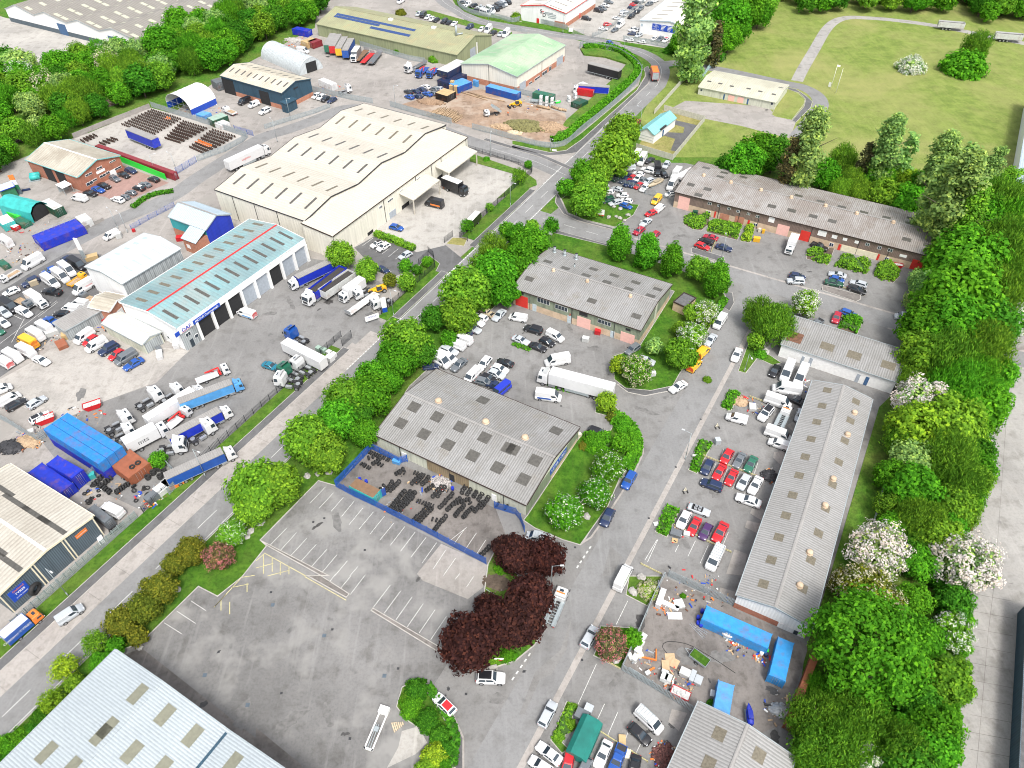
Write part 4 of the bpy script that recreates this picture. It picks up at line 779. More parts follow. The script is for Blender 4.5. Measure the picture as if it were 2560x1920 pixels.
mb = MB(); mb.box(b.W+.0, b.W+2.6, -1.5, 3.8, 0, 3.6); mb.quad([(b.W-.2, -1.8, 3.9), (b.W+3, -1.8, 3.5), (b.W+3, 4.1, 3.5), (b.W-.2, 4.1, 3.9)]); b.put(mb, 'porch', 'clad_navy')
b = B_('solar_shed', 'long olive green shed with two strips of solar panels on its roof', 'shed', 5.0, 'A1 525 208 1735 475 A1 2015 300', G_(5.0, 8.6, .52))
b.walls('clad_olive').roof('roof_olive', fascia='clad_olive', ridge='roof_olive'); b.item('roller_door', 'R', 'A1 1850 460 1895 400', 'door_grey', ground=True)
b.rect('white_post', 'R', b.D*.55, b.D*.57, .02, 5.5, 'white_paint', .2)
def panels(x0, x1, t0, t1, nx, ny):
 for i in range(nx):
  for j in range(ny):
   xa = x0+(x1-x0)*i/nx; xb = x0+(x1-x0)*(i+.9)/nx; ya = (t0+(t1-t0)*j/ny)*b.D; yb = (t0+(t1-t0)*(j+.9)/ny)*b.D; b.rl(xa, xb, ya, yb, 'panel_blue', 'solar_panel', .12)
panels(b.W*.06, b.W*.64, .31, .365, 26, 1); panels(b.W*.06, b.W*.4, .25, .305, 15, 1); panels(b.W*.355, b.W*.64, .16, .22, 16, 1)
mb = MB(); x, y = b.W*.9, b.D*.42; z = b.pz(x, y); mb.cyl((x, y, z), (x, y, z+4.2), .45, n=10); mb.cyl((x, y, z+.6), (x+2.2, y+1.6, z+1.0), .35, n=8); b.put(mb, 'flue', 'galv')
for f, t in ((.42, .44), (.72, .46)): mb = MB(); x, y = f*b.W, t*b.D; z = b.pz(x, y); mb.box(x, x+1.8, y, y+1.4, z-.2, z+1.0); b.put(mb, 'roof_vent', 'white_paint')
b = B_('green_roof_unit', 'cream unit with a faded pale green roof and brick base beside the earth yard', 'industrial unit', 6.3, 'A1 1775 552 A2 42 663 440 390', G_(6.3, 8.6), 'y')
b.walls('clad_cream', 'brick_orange', 2.2).roof('roof_green', fascia='galv', ov=.3); b.item('roller_door', 'R', 'A2 385 550 440 470 65 780 118 690', 'door_grey', ground=True)
b.item('window', 'R', 'A2 145 742 172 698 195 708 240 650 260 658 302 600 318 618 340 565', 'white_paint', pane='glass_dark', bars=2).grid(7, .1, .9, ((.15, .3), (.7, .85)), 'roof_weathered_y', .5)
for f in (.5,): b.rect('downpipe', 'F', f*b.W, f*b.W+.15, .02, 8.2, 'trim', .1); b.rect('downpipe', 'R', f*b.D, f*b.D+.15, .02, 6.2, 'trim', .1)
b = B_('red_trim_unit', 'white unit with red verge trim and the letters STD on its gable', 'industrial unit', 6.3, 'A2 78 50 465 116 790 -45', G_(6.3, 8.3, .52), 'y')
b.walls('clad_white').roof('roof_pale_y', fascia='red_paint', fw_=.4, ridge='galv'); b.rect('brick_base', 'R', .02, b.D-.02, .02, 1.9, 'brick_orange', .06); b.rect('brick_base', 'F', b.W*.76, b.W*.99, .02, 2.4, 'brick_orange', .05)
b.item('door', 'F', 'A2 212 200 235 160', 'red_paint', ground=True); b.grid(6, .05, .95, ((.15, .42), (.6, .88)), 'rooflight', .5); b.rect('door', 'R', b.D*.45, b.D*.48, .02, 2.4, 'red_paint', .1)
a, z = b.hit('F', 'A2', 252, 100); b.text('F', 'S', a, z, 2.4, 'trim', .05, .04); a, z = b.hit('F', 'A2', 267, 112); b.text('F', 'T', a, z, 2.2, 'red_paint', .05, .04); a, z = b.hit('F', 'A2', 278, 130); b.text('F', 'D', a, z, 2.3, 'trim', .05, .04)
for (x_, y_, w_) in ((318, 112, 4.2), (330, 125, 6), (345, 142, 4.5), (345, 157, 4)): a, z = b.hit('F', 'A2', x_, y_); b.rect('sign_line', 'F', a-w_/2, a+w_/2, z-.2, z+.2, 'galv', .02)
b = B_('blue_sign_unit', 'white unit with pale blue verge and a long blue sign half behind the poplar', 'industrial unit', 5.3, 'A2 1110 177 1520 245 A2 1760 0', G_(5.3, 6.9, .62), 'y')
b.walls('clad_white').roof('roof_pale_y', fascia='roof_blue_pale', fw_=.4).grid(7, .06, .95, ((.2, .42),), 'rooflight', .5)
a0, z0 = b.hit('F', 'A2', 1210, 245); a1, z1 = b.hit('F', 'A2', 1415, 250); b.rect('sign_board', 'F', a0, a1, 2.4, 5.0, 'blue_paint', .08)
w_ = a1-a0; b.text('F', 'GBR', a0+w_*.16, 4.5, .7, 'white_paint', .1); b.text('F', 'Coachworks', a0+w_*.16, 3.9, .7, 'white_paint', .1, width=w_*.26); b.text('F', 'LTD', a0+w_*.16, 3.3, .6, 'white_paint', .1); b.text('F', '01978 661166', a0+w_*.16, 2.75, .5, 'white_paint', .1, width=w_*.28)
for j in range(4):
 for f in (.38, .66): b.rect('sign_line', 'F', a0+w_*f, a0+w_*(f+.2-.03*j), 4.45-.55*j, 4.7-.55*j, 'white_paint', .02, e=.09)
a, z = b.hit('F', 'A2', 1122, 216); b.rect('sign_board', 'F', a-.5, a+.5, z-.5, z+.5, 'roof_blue_pale', .06)
b = B_('low_shed', 'long low pale green shed with two pink doors on a concrete apron', 'shed', 2.8, 'A2 1615 752 A3 65 885 165 735', G_(2.8, 3.9))
b.walls('clad_pale_green').roof('roof_pale_green', fascia='clad_pale_green'); b.item('roller_door', 'F', 'A2 1862 870 1925 830 1942 885 2005 845', 'door_pink', ground=True).item('door', 'F', 'A2 1822 855 1842 815 2025 900 2048 855', 'door_blue', ground=True).item('window', 'F', 'A2 1625 785 1650 770 A3 20 905 48 885', 'white_paint', pane='glass_dark')
b.lights_at('A2 1705 700 1800 722 1900 745 2045 765 2145 790 A3 50 815 110 757', 1.6, 1.0)
b = B_('small_substation', 'narrow white building with a bright turquoise pitched roof in a fenced lot', 'building', 3.2, 'A2 1103 1130 1228 1166 1378 1010', G_(3.2, 5.0), 'y')
b.walls('white_paint').roof('roof_bright_turq', fascia='roof_bright_turq'); b.rect('door', 'R', b.D*.4, b.D*.46, .02, 2.3, 'door_blue', .1); b.rect('dormer', 'R', b.D*.25, b.D*.5, 3.3, 3.9, 'dark_metal', .5)
for z_ in (.9, 1.9): b.rect('band', 'F', 0, b.W, z_, z_+.1, 'galv', .04)
b = B_('depot', 'huge grey roofed depot with white zigzag gables in the top left corner', 'depot', 5.6, 'A0 45 77 1180 352 A0 1990 0', [(0, 5.6), (.1, 8.6), (.235, 5.9), (.335, 8.4), (.49, 5.9), (.59, 8.4), (.735, 5.9), (.84, 8.3), (1, 5.6)], 'y')
b.walls('white_paint', 'clad_slate', 2.0).roof('roof_grey_depot', ov=.2, fascia='galv', fw_=.3); b.item('roller_door', 'F', 'A0 527 293 560 215 965 403 1005 325', 'door_blue', ground=True)
for t0, t1 in ((.02, .06), (.06, .1), (.15, .19), (.27, .31), (.38, .42), (.43, .47), (.52, .56), (.63, .67), (.68, .72), (.77, .81), (.88, .92), (.94, .98)): b.grid(8, .04, .9, ((t0, t1),), 'depot_light', 1.7)
b = B_('substation_hut', 'small buff brick hut with a flat dark roof beside the green fronted unit', 'hut', 2.6, 'B2 1395 952 1500 1000 1570 910', [(0, 2.6), (1, 2.6)]); b.walls('brick_buff').roof('roof_flat', ov=-.15, th=.04)
mb = MB()
for x0, x1, y0, y1 in ((-.1, b.W+.1, -.1, .12), (-.1, b.W+.1, b.D-.12, b.D+.1), (-.1, .12, .12, b.D-.12), (b.W-.12, b.W+.1, .12, b.D-.12)): mb.box(x0, x1, y0, y1, 2.55, 2.85)
b.put(mb, 'parapet', 'brown_rust')
a, c = U('A3', 2135, 1700, 7), U('A3', 2225, 1150, 7); uu = (c-a).normalized(); nn = Vector((uu.y, -uu.x, 0))
b = B_('field_shed', 'pale shed edge cut by the right border beside the field', 'shed', 7, [a-uu*3, a-uu*3+nn*25, c+nn*25+uu*40], G_(7, 9), 'y'); b.walls('clad_white', 'clad_white', 0).roof('roof_blue_pale', fascia='galv')
b.grid(14, .03, .97, ((.56, .95),), 'panel_blue', 1.5)
a, c = U('D3', 2185, 1800, 4), U('D3', 2250, 300, 4); uu = (c-a).normalized(); nn = Vector((uu.y, -uu.x, 0))
b = B_('dark_shed', 'dark blue shed cut by the right border beside the concrete road', 'shed', 4, [a-uu*5, a-uu*5+nn*20, c+nn*20+uu*2], G_(4, 6), 'y'); b.walls('clad_navy').roof('roof_flat', fascia='clad_slate')
def arch(name, label, cat, base, depth_pt, rise, roofmat, endmat, ribs, open_front, wallh=0.0):
 P = PT(base); u = (P[1]-P[0]); W = u.length; u.normalize(); n = Vector((-u.y, u.x, 0)); D = (U(*parse(depth_pt)[0])-P[0]).dot(n)
 t = thing(name, label, cat, P[0], math.atan2(u.y, u.x)); prof = [(W/2-W/2*math.cos(a), wallh+rise*math.sin(a)) for a in [math.pi*i/16 for i in range(17)]]
 mb = MB(); nr = int(ribs)
 rings = [[(x, D*j/nr, z) for x, z in prof] for j in range(nr+1)]; mb.loft(rings, 0, True, False); mb.build('roof', roofmat, t)
 if wallh:
  mb = MB(); mb.box(0, .1, 0, D, 0, wallh); mb.box(W-.1, W, 0, D, 0, wallh); mb.build('wall', 'blue_paint' if open_front else endmat, t)
 for y in ([D-.02] if open_front else [D-.02, .02]):
  mb = MB(); mb.quad([(x, y, z) for x, z in prof]); mb.build('end_wall', endmat, t)
 mb = MB()
 for j in range(nr+1):
  for (x0, z0), (x1, z1) in zip(prof[:-1], prof[1:]): mb.beam((x0, D*j/nr, z0+.03), (x1, D*j/nr, z1+.03), .1, .1)
 mb.build('rib', roofmat, t); return t, W, D
t, W, D = arch('arched_hangar', 'silver corrugated arched hangar behind the navy shed', 'hangar', 'A1 385 655 578 588', 'A1 -15 525', 5.6, 'clad_steel', 'clad_steel', 26, False)
mb = MB(); mb.box(W*.3, W*.75, -.08, -.02, 0, 4.0); mb.build('doorway', 'void', t)
t, W, D = arch('fabric_shelter', 'white fabric arched shelter on a blue base beside the wheelset yard', 'shelter', 'A0 1455 935 1662 1000', 'A0 1675 838', 4.4, 'white_paint', 'white_paint', 5, True, 2.2)
mb = MB()
for i in range(1, 4): mb.beam((W*i/4, .1, 0), (W*i/4, .1, 5), .08, .08)
mb.beam((0, .1, 3.2), (W, .1, 3.2), .08, .08); mb.beam((0, .1, 1.6), (W, .1, 1.6), .08, .08); mb.build('frame', 'galv', t)
PROTO = {}
def wheel_mb(r, w, n=12):
 mb = MB(); mb.cyl((0, -w/2, 0), (0, w/2, 0), r, n=n, mi=0); 
 for sg in (-1, 1): mb.cyl((0, sg*w/2, 0), (0, sg*(w/2+.012), 0), r*.64, r*.6, n=n, mi=1)
 return mb
WM = {}
def wheel(root, x, y, r, w):
 k = (round(r, 2), round(w, 2))
 if k not in WM: WM[k] = wheel_mb(r, w).mesh('wheel', ['rubber', 'rim'])
 o = bpy.data.objects.new('wheel', WM[k]); COL.objects.link(o); o.parent = root; o.location = (x, y, r); return o
def quadpanel(name, root, quads, mat):
 mb = MB()
 for q in quads: mb.quad(q)
 return mb.build(name, mat, root)
def lamps(root, xf, xr, y, zf, zr, w=.28, h=.14):
 for sg in (-1, 1):
  mb = MB(); mb.box(xf-.12, xf+.015, sg*y-w/2, sg*y+w/2, zf-h/2, zf+h/2); mb.build('headlight', 'headlamp', root)
  mb = MB(); mb.box(xr-.015, xr+.1, sg*(y+.03)-w*.35, sg*(y+.03)+w*.35, zr-h, zr+h); mb.build('tail_light', 'tail_red', root)
def car(kind, L, W, H, deck, belt, ws0, ws1, r1, r0, hoodz, rear='hatch', windows=2, wr=.32, van=False, roofw=.78, rack=False):
 """deck: boot height, ws0/ws1 windscreen base/top x, r1/r0 rear glass top/base x"""
 t = thing(kind, '', 'car'); hl = L/2; w = W/2; mb = MB()
 st = [(-hl, .42, deck*.86, .80), (-hl+.10, .28, deck*.97, .92), (-hl+.45, .2, deck, .985), (r0, .2, max(deck, belt*.99), 1), (-.2, .19, belt, 1), (ws0-.05, .19, belt*.985, 1), (ws0+.35, .19, hoodz, .995), (hl-.55, .2, hoodz*.94, .97), (hl-.15, .25, hoodz*.84, .88), (hl, .38, hoodz*.7, .72)]
 st = sorted(st, key=lambda q: q[0]); rings = []
 for x, zb, zt, k in st:
  ww = w*k; m = zb+(zt-zb)*.55
  rings.append([(x, -ww*.9, zb), (x, -ww, zb+.12), (x, -ww, m), (x, -ww*.95, zt-.04), (x, -ww*.8, zt), (x, ww*.8, zt), (x, ww*.95, zt-.04), (x, ww, m), (x, ww, zb+.12), (x, ww*.9, zb)])
 mb.loft(rings, 0, True)
 bz = belt-.02; wt = w*roofw; wb = w*.93
 def ring(xr, xf, ww, z, c=.12): return [(xr, -ww+c, z), (xr+c, -ww, z), (xf-c, -ww, z), (xf, -ww+c, z), (xf, ww-c, z), (xf-c, ww, z), (xr+c, ww, z), (xr, ww-c, z)]
 R0 = ring(r0, ws0, wb, bz); R1 = ring(r1, ws1, wt, H-.06); R2 = ring(r1+.12, ws1-.14, wt-.1, H)
 mb.loft([R0, R1, R2], 0, False, True, True)
 for x in (hl-L*.19, -hl+L*.2):
  for sg in (-1, 1): mb.cyl((x, sg*(w-.12), wr), (x, sg*(w+.004), wr), wr+.07, n=12, mi=1)
 mb.box(-hl+.2, hl-.25, -w*.85, w*.85, .16, .3, 1)
 mb.build('body', ['paint', 'trim'], t)
 def lerp(a, b, k): return tuple(a[i]+(b[i]-a[i])*k for i in range(3))
 def pane(a0, b0, a1, b1, k0, k1, off):   # a0,b0 base ends, a1,b1 top ends
  p = [lerp(a0, a1, k0), lerp(b0, b1, k0), lerp(b0, b1, k1), lerp(a0, a1, k1)]
  return [tuple(c+o for c, o in zip(q, off)) for q in p]
 e = .012
 quadpanel('windscreen', t, [pane((ws0, -wb+.13, bz), (ws0, wb-.13, bz), (ws1, -wt+.13, H-.06), (ws1, wt-.13, H-.06), .1, .97, (e, 0, e))], 'glass_dark')
 if rear != 'none': quadpanel('rear_window', t, [pane((r0, wb-.16, bz), (r0, -wb+.16, bz), (r1, wt-.16, H-.06), (r1, -wt+.16, H-.06), .2, .9, (-e, 0, e*.5))], 'glass_dark')
 for sg in (-1, 1):
  xa0, xb0, xa1, xb1 = r0+.22, ws0-.2, r1+.17, ws1-.1; Q = []
  spans = {1: [(.55, .98)], 2: [(.06, .47), (.52, .98)], 3: [(.03, .3), (.34, .62), (.66, .98)]}[windows]
  if van: spans = [(1-1.15/(xb0-xa0), .985)] if windows == 1 else [(.05, .36), (.4, .68), (.72, .985)]
  for f0, f1 in spans:
   a0 = (xa0+(xb0-xa0)*f0, sg*wb, bz); b0 = (xa0+(xb0-xa0)*f1, sg*wb, bz); a1 = (xa1+(xb1-xa1)*f0, sg*wt, H-.06); b1 = (xa1+(xb1-xa1)*f1, sg*wt, H-.06)
   k1 = .88 if not van else min(.88, .62/(H-.06-bz)+.02)
   q = pane(a0, b0, a1, b1, .1, k1, (0, sg*e, .004)); Q.append(q if sg < 0 else q[::-1])
  quadpanel('side_windows', t, Q, 'glass_dark')
  m = MB(); m.box(ws0-.32, ws0-.16, sg*(w+.1)-.09, sg*(w+.1)+.09, belt-.03, belt+.13); m.build('wing_mirror', 'trim', t)
 lamps(t, hl-.1, -hl+.02, w*.66, hoodz*.8, deck*.8)
 for x in (hl-L*.19, -hl+L*.2):
  for sg in (-1, 1): wheel(t, x, sg*(w-.1), wr, .22)
 if rack:
  m = MB(); z = H+.1
  for i in range(6): x = r1+.3+(ws1-r1-.8)*i/5; m.box(x, x+.06, -wt+.08, wt-.08, z, z+.05)
  for sg in (-1, 1): m.box(r1+.3, ws1-.45, sg*(wt-.08)-.03, sg*(wt-.08)+.03, H-.02, z+.05)
  m.build('roof_rack', 'galv', t)
 PROTO[kind] = (t, L, H*.5); return t
car('hatchback', 4.1, 1.78, 1.47, .93, .95, .95, .2, -1.5, -1.95, .92)
car('saloon_car', 4.65, 1.82, 1.43, .98, .94, .85, .1, -1.05, -1.7, .9, 'boot')
car('estate_car', 4.65, 1.84, 1.5, .98, .95, .95, .25, -1.85, -2.25, .92)
car('four_by_four', 4.7, 1.93, 1.74, 1.1, 1.08, 1.0, .4, -1.95, -2.25, 1.06, wr=.37, roofw=.82)
car('small_van', 4.5, 1.82, 1.82, 1.1, 1.1, 1.3, .62, -2.18, -2.22, 1.02, 'none', 1, van=True, roofw=.86)
car('midsize_van', 5.1, 1.96, 1.98, 1.2, 1.22, 1.85, 1.1, -2.46, -2.5, 1.12, 'none', 1, van=True, roofw=.88, wr=.34)
car('racked_van', 5.1, 1.96, 1.98, 1.2, 1.22, 1.85, 1.1, -2.46, -2.5, 1.12, 'none', 1, van=True, roofw=.88, wr=.34, rack=True)
car('panel_van', 5.9, 2.02, 2.6, 1.35, 1.38, 2.3, 1.4, -2.88, -2.92, 1.2, 'none', 1, van=True, roofw=.88, wr=.36)
car('minibus', 5.9, 2.02, 2.5, 1.35, 1.38, 2.3, 1.4, -2.86, -2.92, 1.2, 'hatch', 3, van=True, roofw=.88, wr=.36)
def pickup():
 t = car('pickup', 5.2, 1.86, 1.78, 1.0, 1.05, .95, .35, -.75, -.95, 1.03, wr=.38); m = MB(); m.box(-2.5, -1.0, -.72, .72, .98, 1.02, 0)
 for b in ((-2.52, -2.44, -.85, .85), (-2.44, -1.0, -.85, -.76), (-2.44, -1.0, .76, .85)): m.box(*b, .9, 1.16, 1)
 m.build('load_bed', ['trim', 'paint'], t)
pickup()
def cabtop(t, x, L, W, z0, H, mat='paint', rake=.18, r=.15, sleeper=False, deflector=False):
 """forward control lorry cab occupying x..x+L"""
 w = W/2; mb = MB()
 rings = []
 for z, xf, k in ((z0, 0, .96), (z0+.15, .02, 1), (z0+(H-z0)*.45, 0, 1), (H-.35, -rake, .97), (H-.06, -rake*1.6, .92), (H, -rake*2.4, .82)):
  ww = w*k; xx = x+L+xf; xb = x+(.12 if z >= H-.06 else 0)
  rings.append([(xb, -ww, z), (xx-r, -ww, z), (xx, -ww+r*1.5, z), (xx, ww-r*1.5, z), (xx-r, ww, z), (xb, ww, z)])
 mb.loft(rings, 0, False); mb.build('cab', mat, t)
 zw0, zw1 = z0+(H-z0)*.45, H-.4; e = .015
 xf = lambda z: x+L-rake*(z-zw0)/max(.1, H-.35-zw0)
 quadpanel('windscreen', t, [[(xf(zw0)+e, -w+.28, zw0+.03), (xf(zw0)+e, w-.28, zw0+.03), (xf(zw1)+e, w-.3, zw1), (xf(zw1)+e, -w+.3, zw1)]], 'glass_dark')
 for sg in (-1, 1):
  q = [(x+L-1.15, sg*(w+e), zw0+.08), (x+L-.3, sg*(w+e), zw0+.02), (x+L-.42, sg*(w*.975+e), zw1-.05), (x+L-1.15, sg*(w*.975+e), zw1-.05)]
  quadpanel('side_windows', t, [q if sg < 0 else q[::-1]], 'glass_dark')
  m = MB(); m.box(x+L-.2, x+L-.02, sg*(w+.18)-.08, sg*(w+.18)+.08, zw0+.1, zw0+.7); m.build('wing_mirror', 'trim', t)
  m = MB(); m.box(x+L-.1, x+L+.03, sg*(w-.28)-.2, sg*(w-.28)+.2, z0+.1, z0+.28); m.build('headlight', 'headlamp', t)
 m = MB(); m.box(x+L-.1, x+L+.035, -w*.55, w*.55, z0+.32, zw0-.18); m.build('grille', 'trim', t)
 m = MB(); m.box(x+L-1.2, x+L-.7, -.38, .38, H, H+.05); m.build('roof_hatch', 'glass_dark', t)
 if deflector:
  m = MB(); m.quad([(x+L-.9, -w*.7, H), (x+L-.9, w*.7, H), (x+.2, w*.8, H+.75), (x+.2, -w*.8, H+.75)])
  for sg in (-1, 1): q = [(x+L-.9, sg*w*.7, H), (x+.2, sg*w*.8, H+.75), (x+.2, sg*w*.8, H)]; m.quad(q)
  m.build('wind_deflector', 'paint', t)
def chassis(t, x0, x1, z=.95, w=.9):
 m = MB()
 for sg in (-1, 1): m.box(x0, x1, sg*w/2-.06, sg*w/2+.06, z-.28, z)
 x = x0+.3
 while x < x1: m.box(x, x+.1, -w/2, w/2, z-.22, z-.05); x += 1.1
 m.build('chassis', 'dark_metal', t)
def axle(t, x, W=2.5, r=.5, twin=False):
 for sg in (-1, 1): wheel(t, x, sg*(W/2-(.28 if twin else .17)), r, .55 if twin else .32)
def tractor_parts(t, x0):                     # nose at x0+5.9
 cabtop(t, x0+3.6, 2.3, 2.46, .75, 3.25, deflector=True); chassis(t, x0, x0+3.7); axle(t, x0+4.55); axle(t, x0+.85, twin=True)
 m = MB(); m.cyl((x0+.9, 0, .95), (x0+.9, 0, 1.15), .5, n=10); m.build('fifth_wheel', 'metal', t)
 for sg in (-1, 1):
  m = MB(); m.box(x0+1.9, x0+3.3, sg*.95-.3, sg*.95+.3, .45, 1.0); m.build('fuel_tank', 'metal', t)
  m = MB(); m.box(x0+.3, x0+1.45, sg*.95-.3, sg*.95+.3, 1.02, 1.08); m.build('mudguard', 'trim', t)
def tractor():
 t = thing('lorry_tractor', '', 'lorry'); tractor_parts(t, -2.95); PROTO['lorry_tractor'] = (t, 5.9, 1.7); return t
tractor()
def trailer_parts(t, x0, L=13.6, kind='box'):
 W = 1.27; x1 = x0+L
 for i in range(3): axle(t, x0+2.2+1.35*i, r=.48, twin=True)
 chassis(t, x0+.2, x1-.5, 1.15, 1.1)
 for sg in (-1, 1): m = MB(); m.box(x1-3.0, x1-2.85, sg*.8-.08, sg*.8+.08, .15, 1.0); m.build('landing_leg', 'metal', t)
 if kind == 'box':
  m = MB(); m.box(x0, x1, -W, W, 1.15, 3.95); m.build('trailer_body', 'paint', t)
  m = MB(); m.box(x0-.03, x0-.003, -W+.08, W-.08, 1.25, 3.85); m.build('rear_door', 'matt', t)
  m = MB()
  for sg in (-1, 1): m.box(x0+4.8, x1-3.6, sg*(W-.04)-.03, sg*(W-.04)+.03, .45, 1.1)
  m.build('side_guard', 'galv', t)
 elif kind == 'curtain':
  m = MB(); m.box(x0+.06, x1-.06, -W+.03, W-.03, 1.15, 3.8); m.build('curtain', 'tarp', t)
  m = MB(); m.box(x0, x1, -W, W, 3.8, 3.98); m.build('roof', 'roof_grey', t, )
  m = MB(); m.box(x0-.02, x0+.058, -W, W, 1.1, 3.79); m.build('rear_door', 'matt', t)
  m = MB(); m.box(x1-.058, x1, -W, W, 1.1, 3.79); m.build('front_board', 'tarp', t)
  m = MB(); m.box(x0+.06, x1-.06, -W-.01, W+.01, 1.02, 1.14); m.build('side_rail', 'galv', t)
 elif kind == 'flat':
  m = MB(); m.box(x0, x1, -W, W, 1.15, 1.3, 0); m.box(x1-.1, x1, -W+.05, W-.05, 1.3, 2.4, 1); m.build('deck', ['corrugated', 'metal'], t)
 elif kind == 'bulk':
  m = MB(); h = 3.2
  for b in ((x0, x1, -W, -W+.08), (x0, x1, W-.08, W), (x0, x0+.08, -W+.08, W-.08), (x1-.08, x1, -W+.08, W-.08)): m.box(*b, 1.15, h)
  m.box(x0+.08, x1-.08, -W+.08, W-.08, 1.15, 1.3)
  for i in range(14):
   x = x0+.5+(L-1)*i/13
   for sg in (-1, 1): m.box(x-.05, x+.05, sg*(W+.035)-.035, sg*(W+.035)+.035, 1.2, h-.05)
  m.build('hopper', 'corrugated', t)
  m = MB(); m.quad([(x0+.1, -W+.1, h-.5), (x1-.1, -W+.1, h-.5), (x1-.1, W-.1, h-.5), (x0+.1, W-.1, h-.5)]); m.build('load', 'coal', t)
def trailer(kind, L=13.6):
 n = {'box': 'box_trailer', 'curtain': 'curtain_trailer', 'flat': 'flatbed_trailer', 'bulk': 'bulk_trailer'}[kind]
 t = thing(n, '', 'trailer'); trailer_parts(t, -L/2, L, kind); PROTO[n] = (t, L, 4.0 if kind != 'flat' else 1.3); return t
for k in ('box', 'curtain'): trailer(k)
trailer('flat', 12.5); trailer('bulk', 10)
def artic(kind, n, L=13.6):
 t = thing(n, '', 'lorry'); T = L+2.6; trailer_parts(t, -T/2, L, kind); tractor_parts(t, T/2-5.9); PROTO[n] = (t, T, 4.0)
artic('box', 'articulated_lorry'); artic('curtain', 'curtain_lorry'); artic('bulk', 'bulk_lorry', 11.5)
def rigid(n, L, body, W=2.45, H=3.5, ch=2.7, cl=1.9, z=1.0, r=.45):
 t = thing(n, '', 'lorry'); hl = L/2; cabtop(t, hl-cl, cl, W-.1, .6, ch); chassis(t, -hl+.1, hl-cl+.2, z); axle(t, hl-1.15, W, r); axle(t, -hl+L*.26, W, r, True); w = W/2; x1 = hl-cl-.12
 if body == 'box':
  m = MB(); m.box(-hl, x1, -w, w, z+.05, H); m.build('box_body', 'paint', t); m = MB(); m.box(-hl+.1, x1-.1, -w+.1, w-.1, H+.003, H+.03); m.build('roof_panel', 'matt', t)
  m = MB(); m.box(-hl-.03, -hl-.002, -w+.07, w-.07, z+.12, H-.08); m.build('rear_door', 'galv', t)
 elif body == 'flat':
  m = MB(); m.box(-hl, x1, -w, w, z+.05, z+.2); m.build('deck', 'timber', t)
  m = MB()
  for b in ((-hl, x1, -w-.04, -w), (-hl, x1, w, w+.04), (-hl-.04, -hl, -w, w)): m.box(*b, z+.05, z+.55)
  m.build('drop_side', 'paint', t)
 elif body == 'crane':
  m = MB(); m.box(-hl, x1-1.1, -w, w, z+.05, z+.22); m.build('deck', 'corrugated', t)
  m = MB(); x = x1-.6; m.box(x-.3, x+.3, -.9, .9, z, z+.5); m.cyl((x, 0, z+.4), (x, 0, z+2.0), .2, n=8); m.beam((x, 0, z+1.95), (x-3.6, .35, z+1.5), .28, .3); m.beam((x-3.6, .35, z+1.5), (x-1.2, .75, z+.7), .2, .22); m.build('crane_arm', 'red_paint', t)
 elif body == 'recovery':
  m = MB()
  for sg in (-1, 1): m.box(-hl, x1, sg*.75-.35, sg*.75+.35, z+.05, z+.15)
  for i in range(9): m.box(-hl+.3+(x1+hl-.6)*i/8, -hl+.42+(x1+hl-.6)*i/8, -.45, .45, z, z+.1)
  for sg in (-1, 1): m.box(-hl, x1, sg*1.13-.04, sg*1.13+.04, z+.1, z+.3)
  m.build('deck', 'galv', t); m = MB(); m.box(x1-.3, x1-.1, -1, 1, z, z+1.2); m.build('winch_frame', 'paint', t); m = MB(); m.box(hl-cl+.4, hl-cl+.65, -.8, .8, ch+.02, ch+.16); m.build('light_bar', 'orange_plastic', t)
 elif body == 'tip':
  m = MB(); M_ = Matrix.Translation((-hl, 0, z+.1)) @ Matrix.Rotation(R(-38), 4, 'Y')
  m.box(0, x1+hl, -w, w, 0, .08, 0, M_)
  for b in ((0, x1+hl, -w, -w+.06), (0, x1+hl, w-.06, w), (x1+hl-.06, x1+hl, -w, w)): m.box(*b, .08, .75, 0, M_)
  m.build('tipping_body', 'galv', t)
 m = MB(); m.box(-hl-.06, -hl, -w+.1, -w+.4, z-.2, z); m.box(-hl-.06, -hl, w-.4, w-.1, z-.2, z); m.build('tail_light', 'tail_red', t)
 PROTO[n] = (t, L, H if body == 'box' else ch*.5)
rigid('box_lorry', 8.5, 'box', H=3.7, ch=2.9); rigid('box_van', 6.6, 'box', 2.15, 3.1, 2.25, 1.9, .75, .36); rigid('dropside_truck', 5.8, 'flat', 2.05, 2, 2.15, 1.8, .7, .36)
rigid('crane_lorry', 9, 'crane', ch=2.9); rigid('recovery_truck', 7.4, 'recovery', 2.25, 2, 2.4, 2.0, .85, .4); rigid('tipper_truck', 5.8, 'tip', 2.05, 2, 2.15, 1.8, .7, .36)
def telehandler():
 t = thing('telehandler', '', 'digger'); m = MB(); m.box(-2.3, 1.6, -.75, .75, .7, 1.3); m.box(-2.3, -1.2, -.8, .8, 1.3, 1.75); m.build('body', 'paint', t)
 m = MB(); m.loft([[(-.9+a, .15, z), (.5-a, .15, z), (.5-a, .95, z), (-.9+a, .95, z)] for a, z in ((0, 1.2), (0, 1.8), (.15, 2.45))], 0, False); m.build('cab', 'glass_dark', t)
 m = MB(); m.box(-.8, .4, .2, .9, 2.46, 2.55); m.build('cab_roof', 'paint', t)
 m = MB(); m.beam((-2.0, -.35, 1.9), (2.4, -.35, 1.2), .32, .36); m.beam((2.3, -.35, 1.2), (2.9, -.35, .5), .22, .3); m.build('boom', 'paint', t)
 m = MB(); m.box(2.7, 3.5, -1.1, 1.1, .15, .75); m.build('bucket', 'dark_metal', t)
 for x in (-1.5, 1.2):
  for sg in (-1, 1): wheel(t, x, sg*.95, .6, .4)
 PROTO['telehandler'] = (t, 5.8, 1.2)
telehandler()
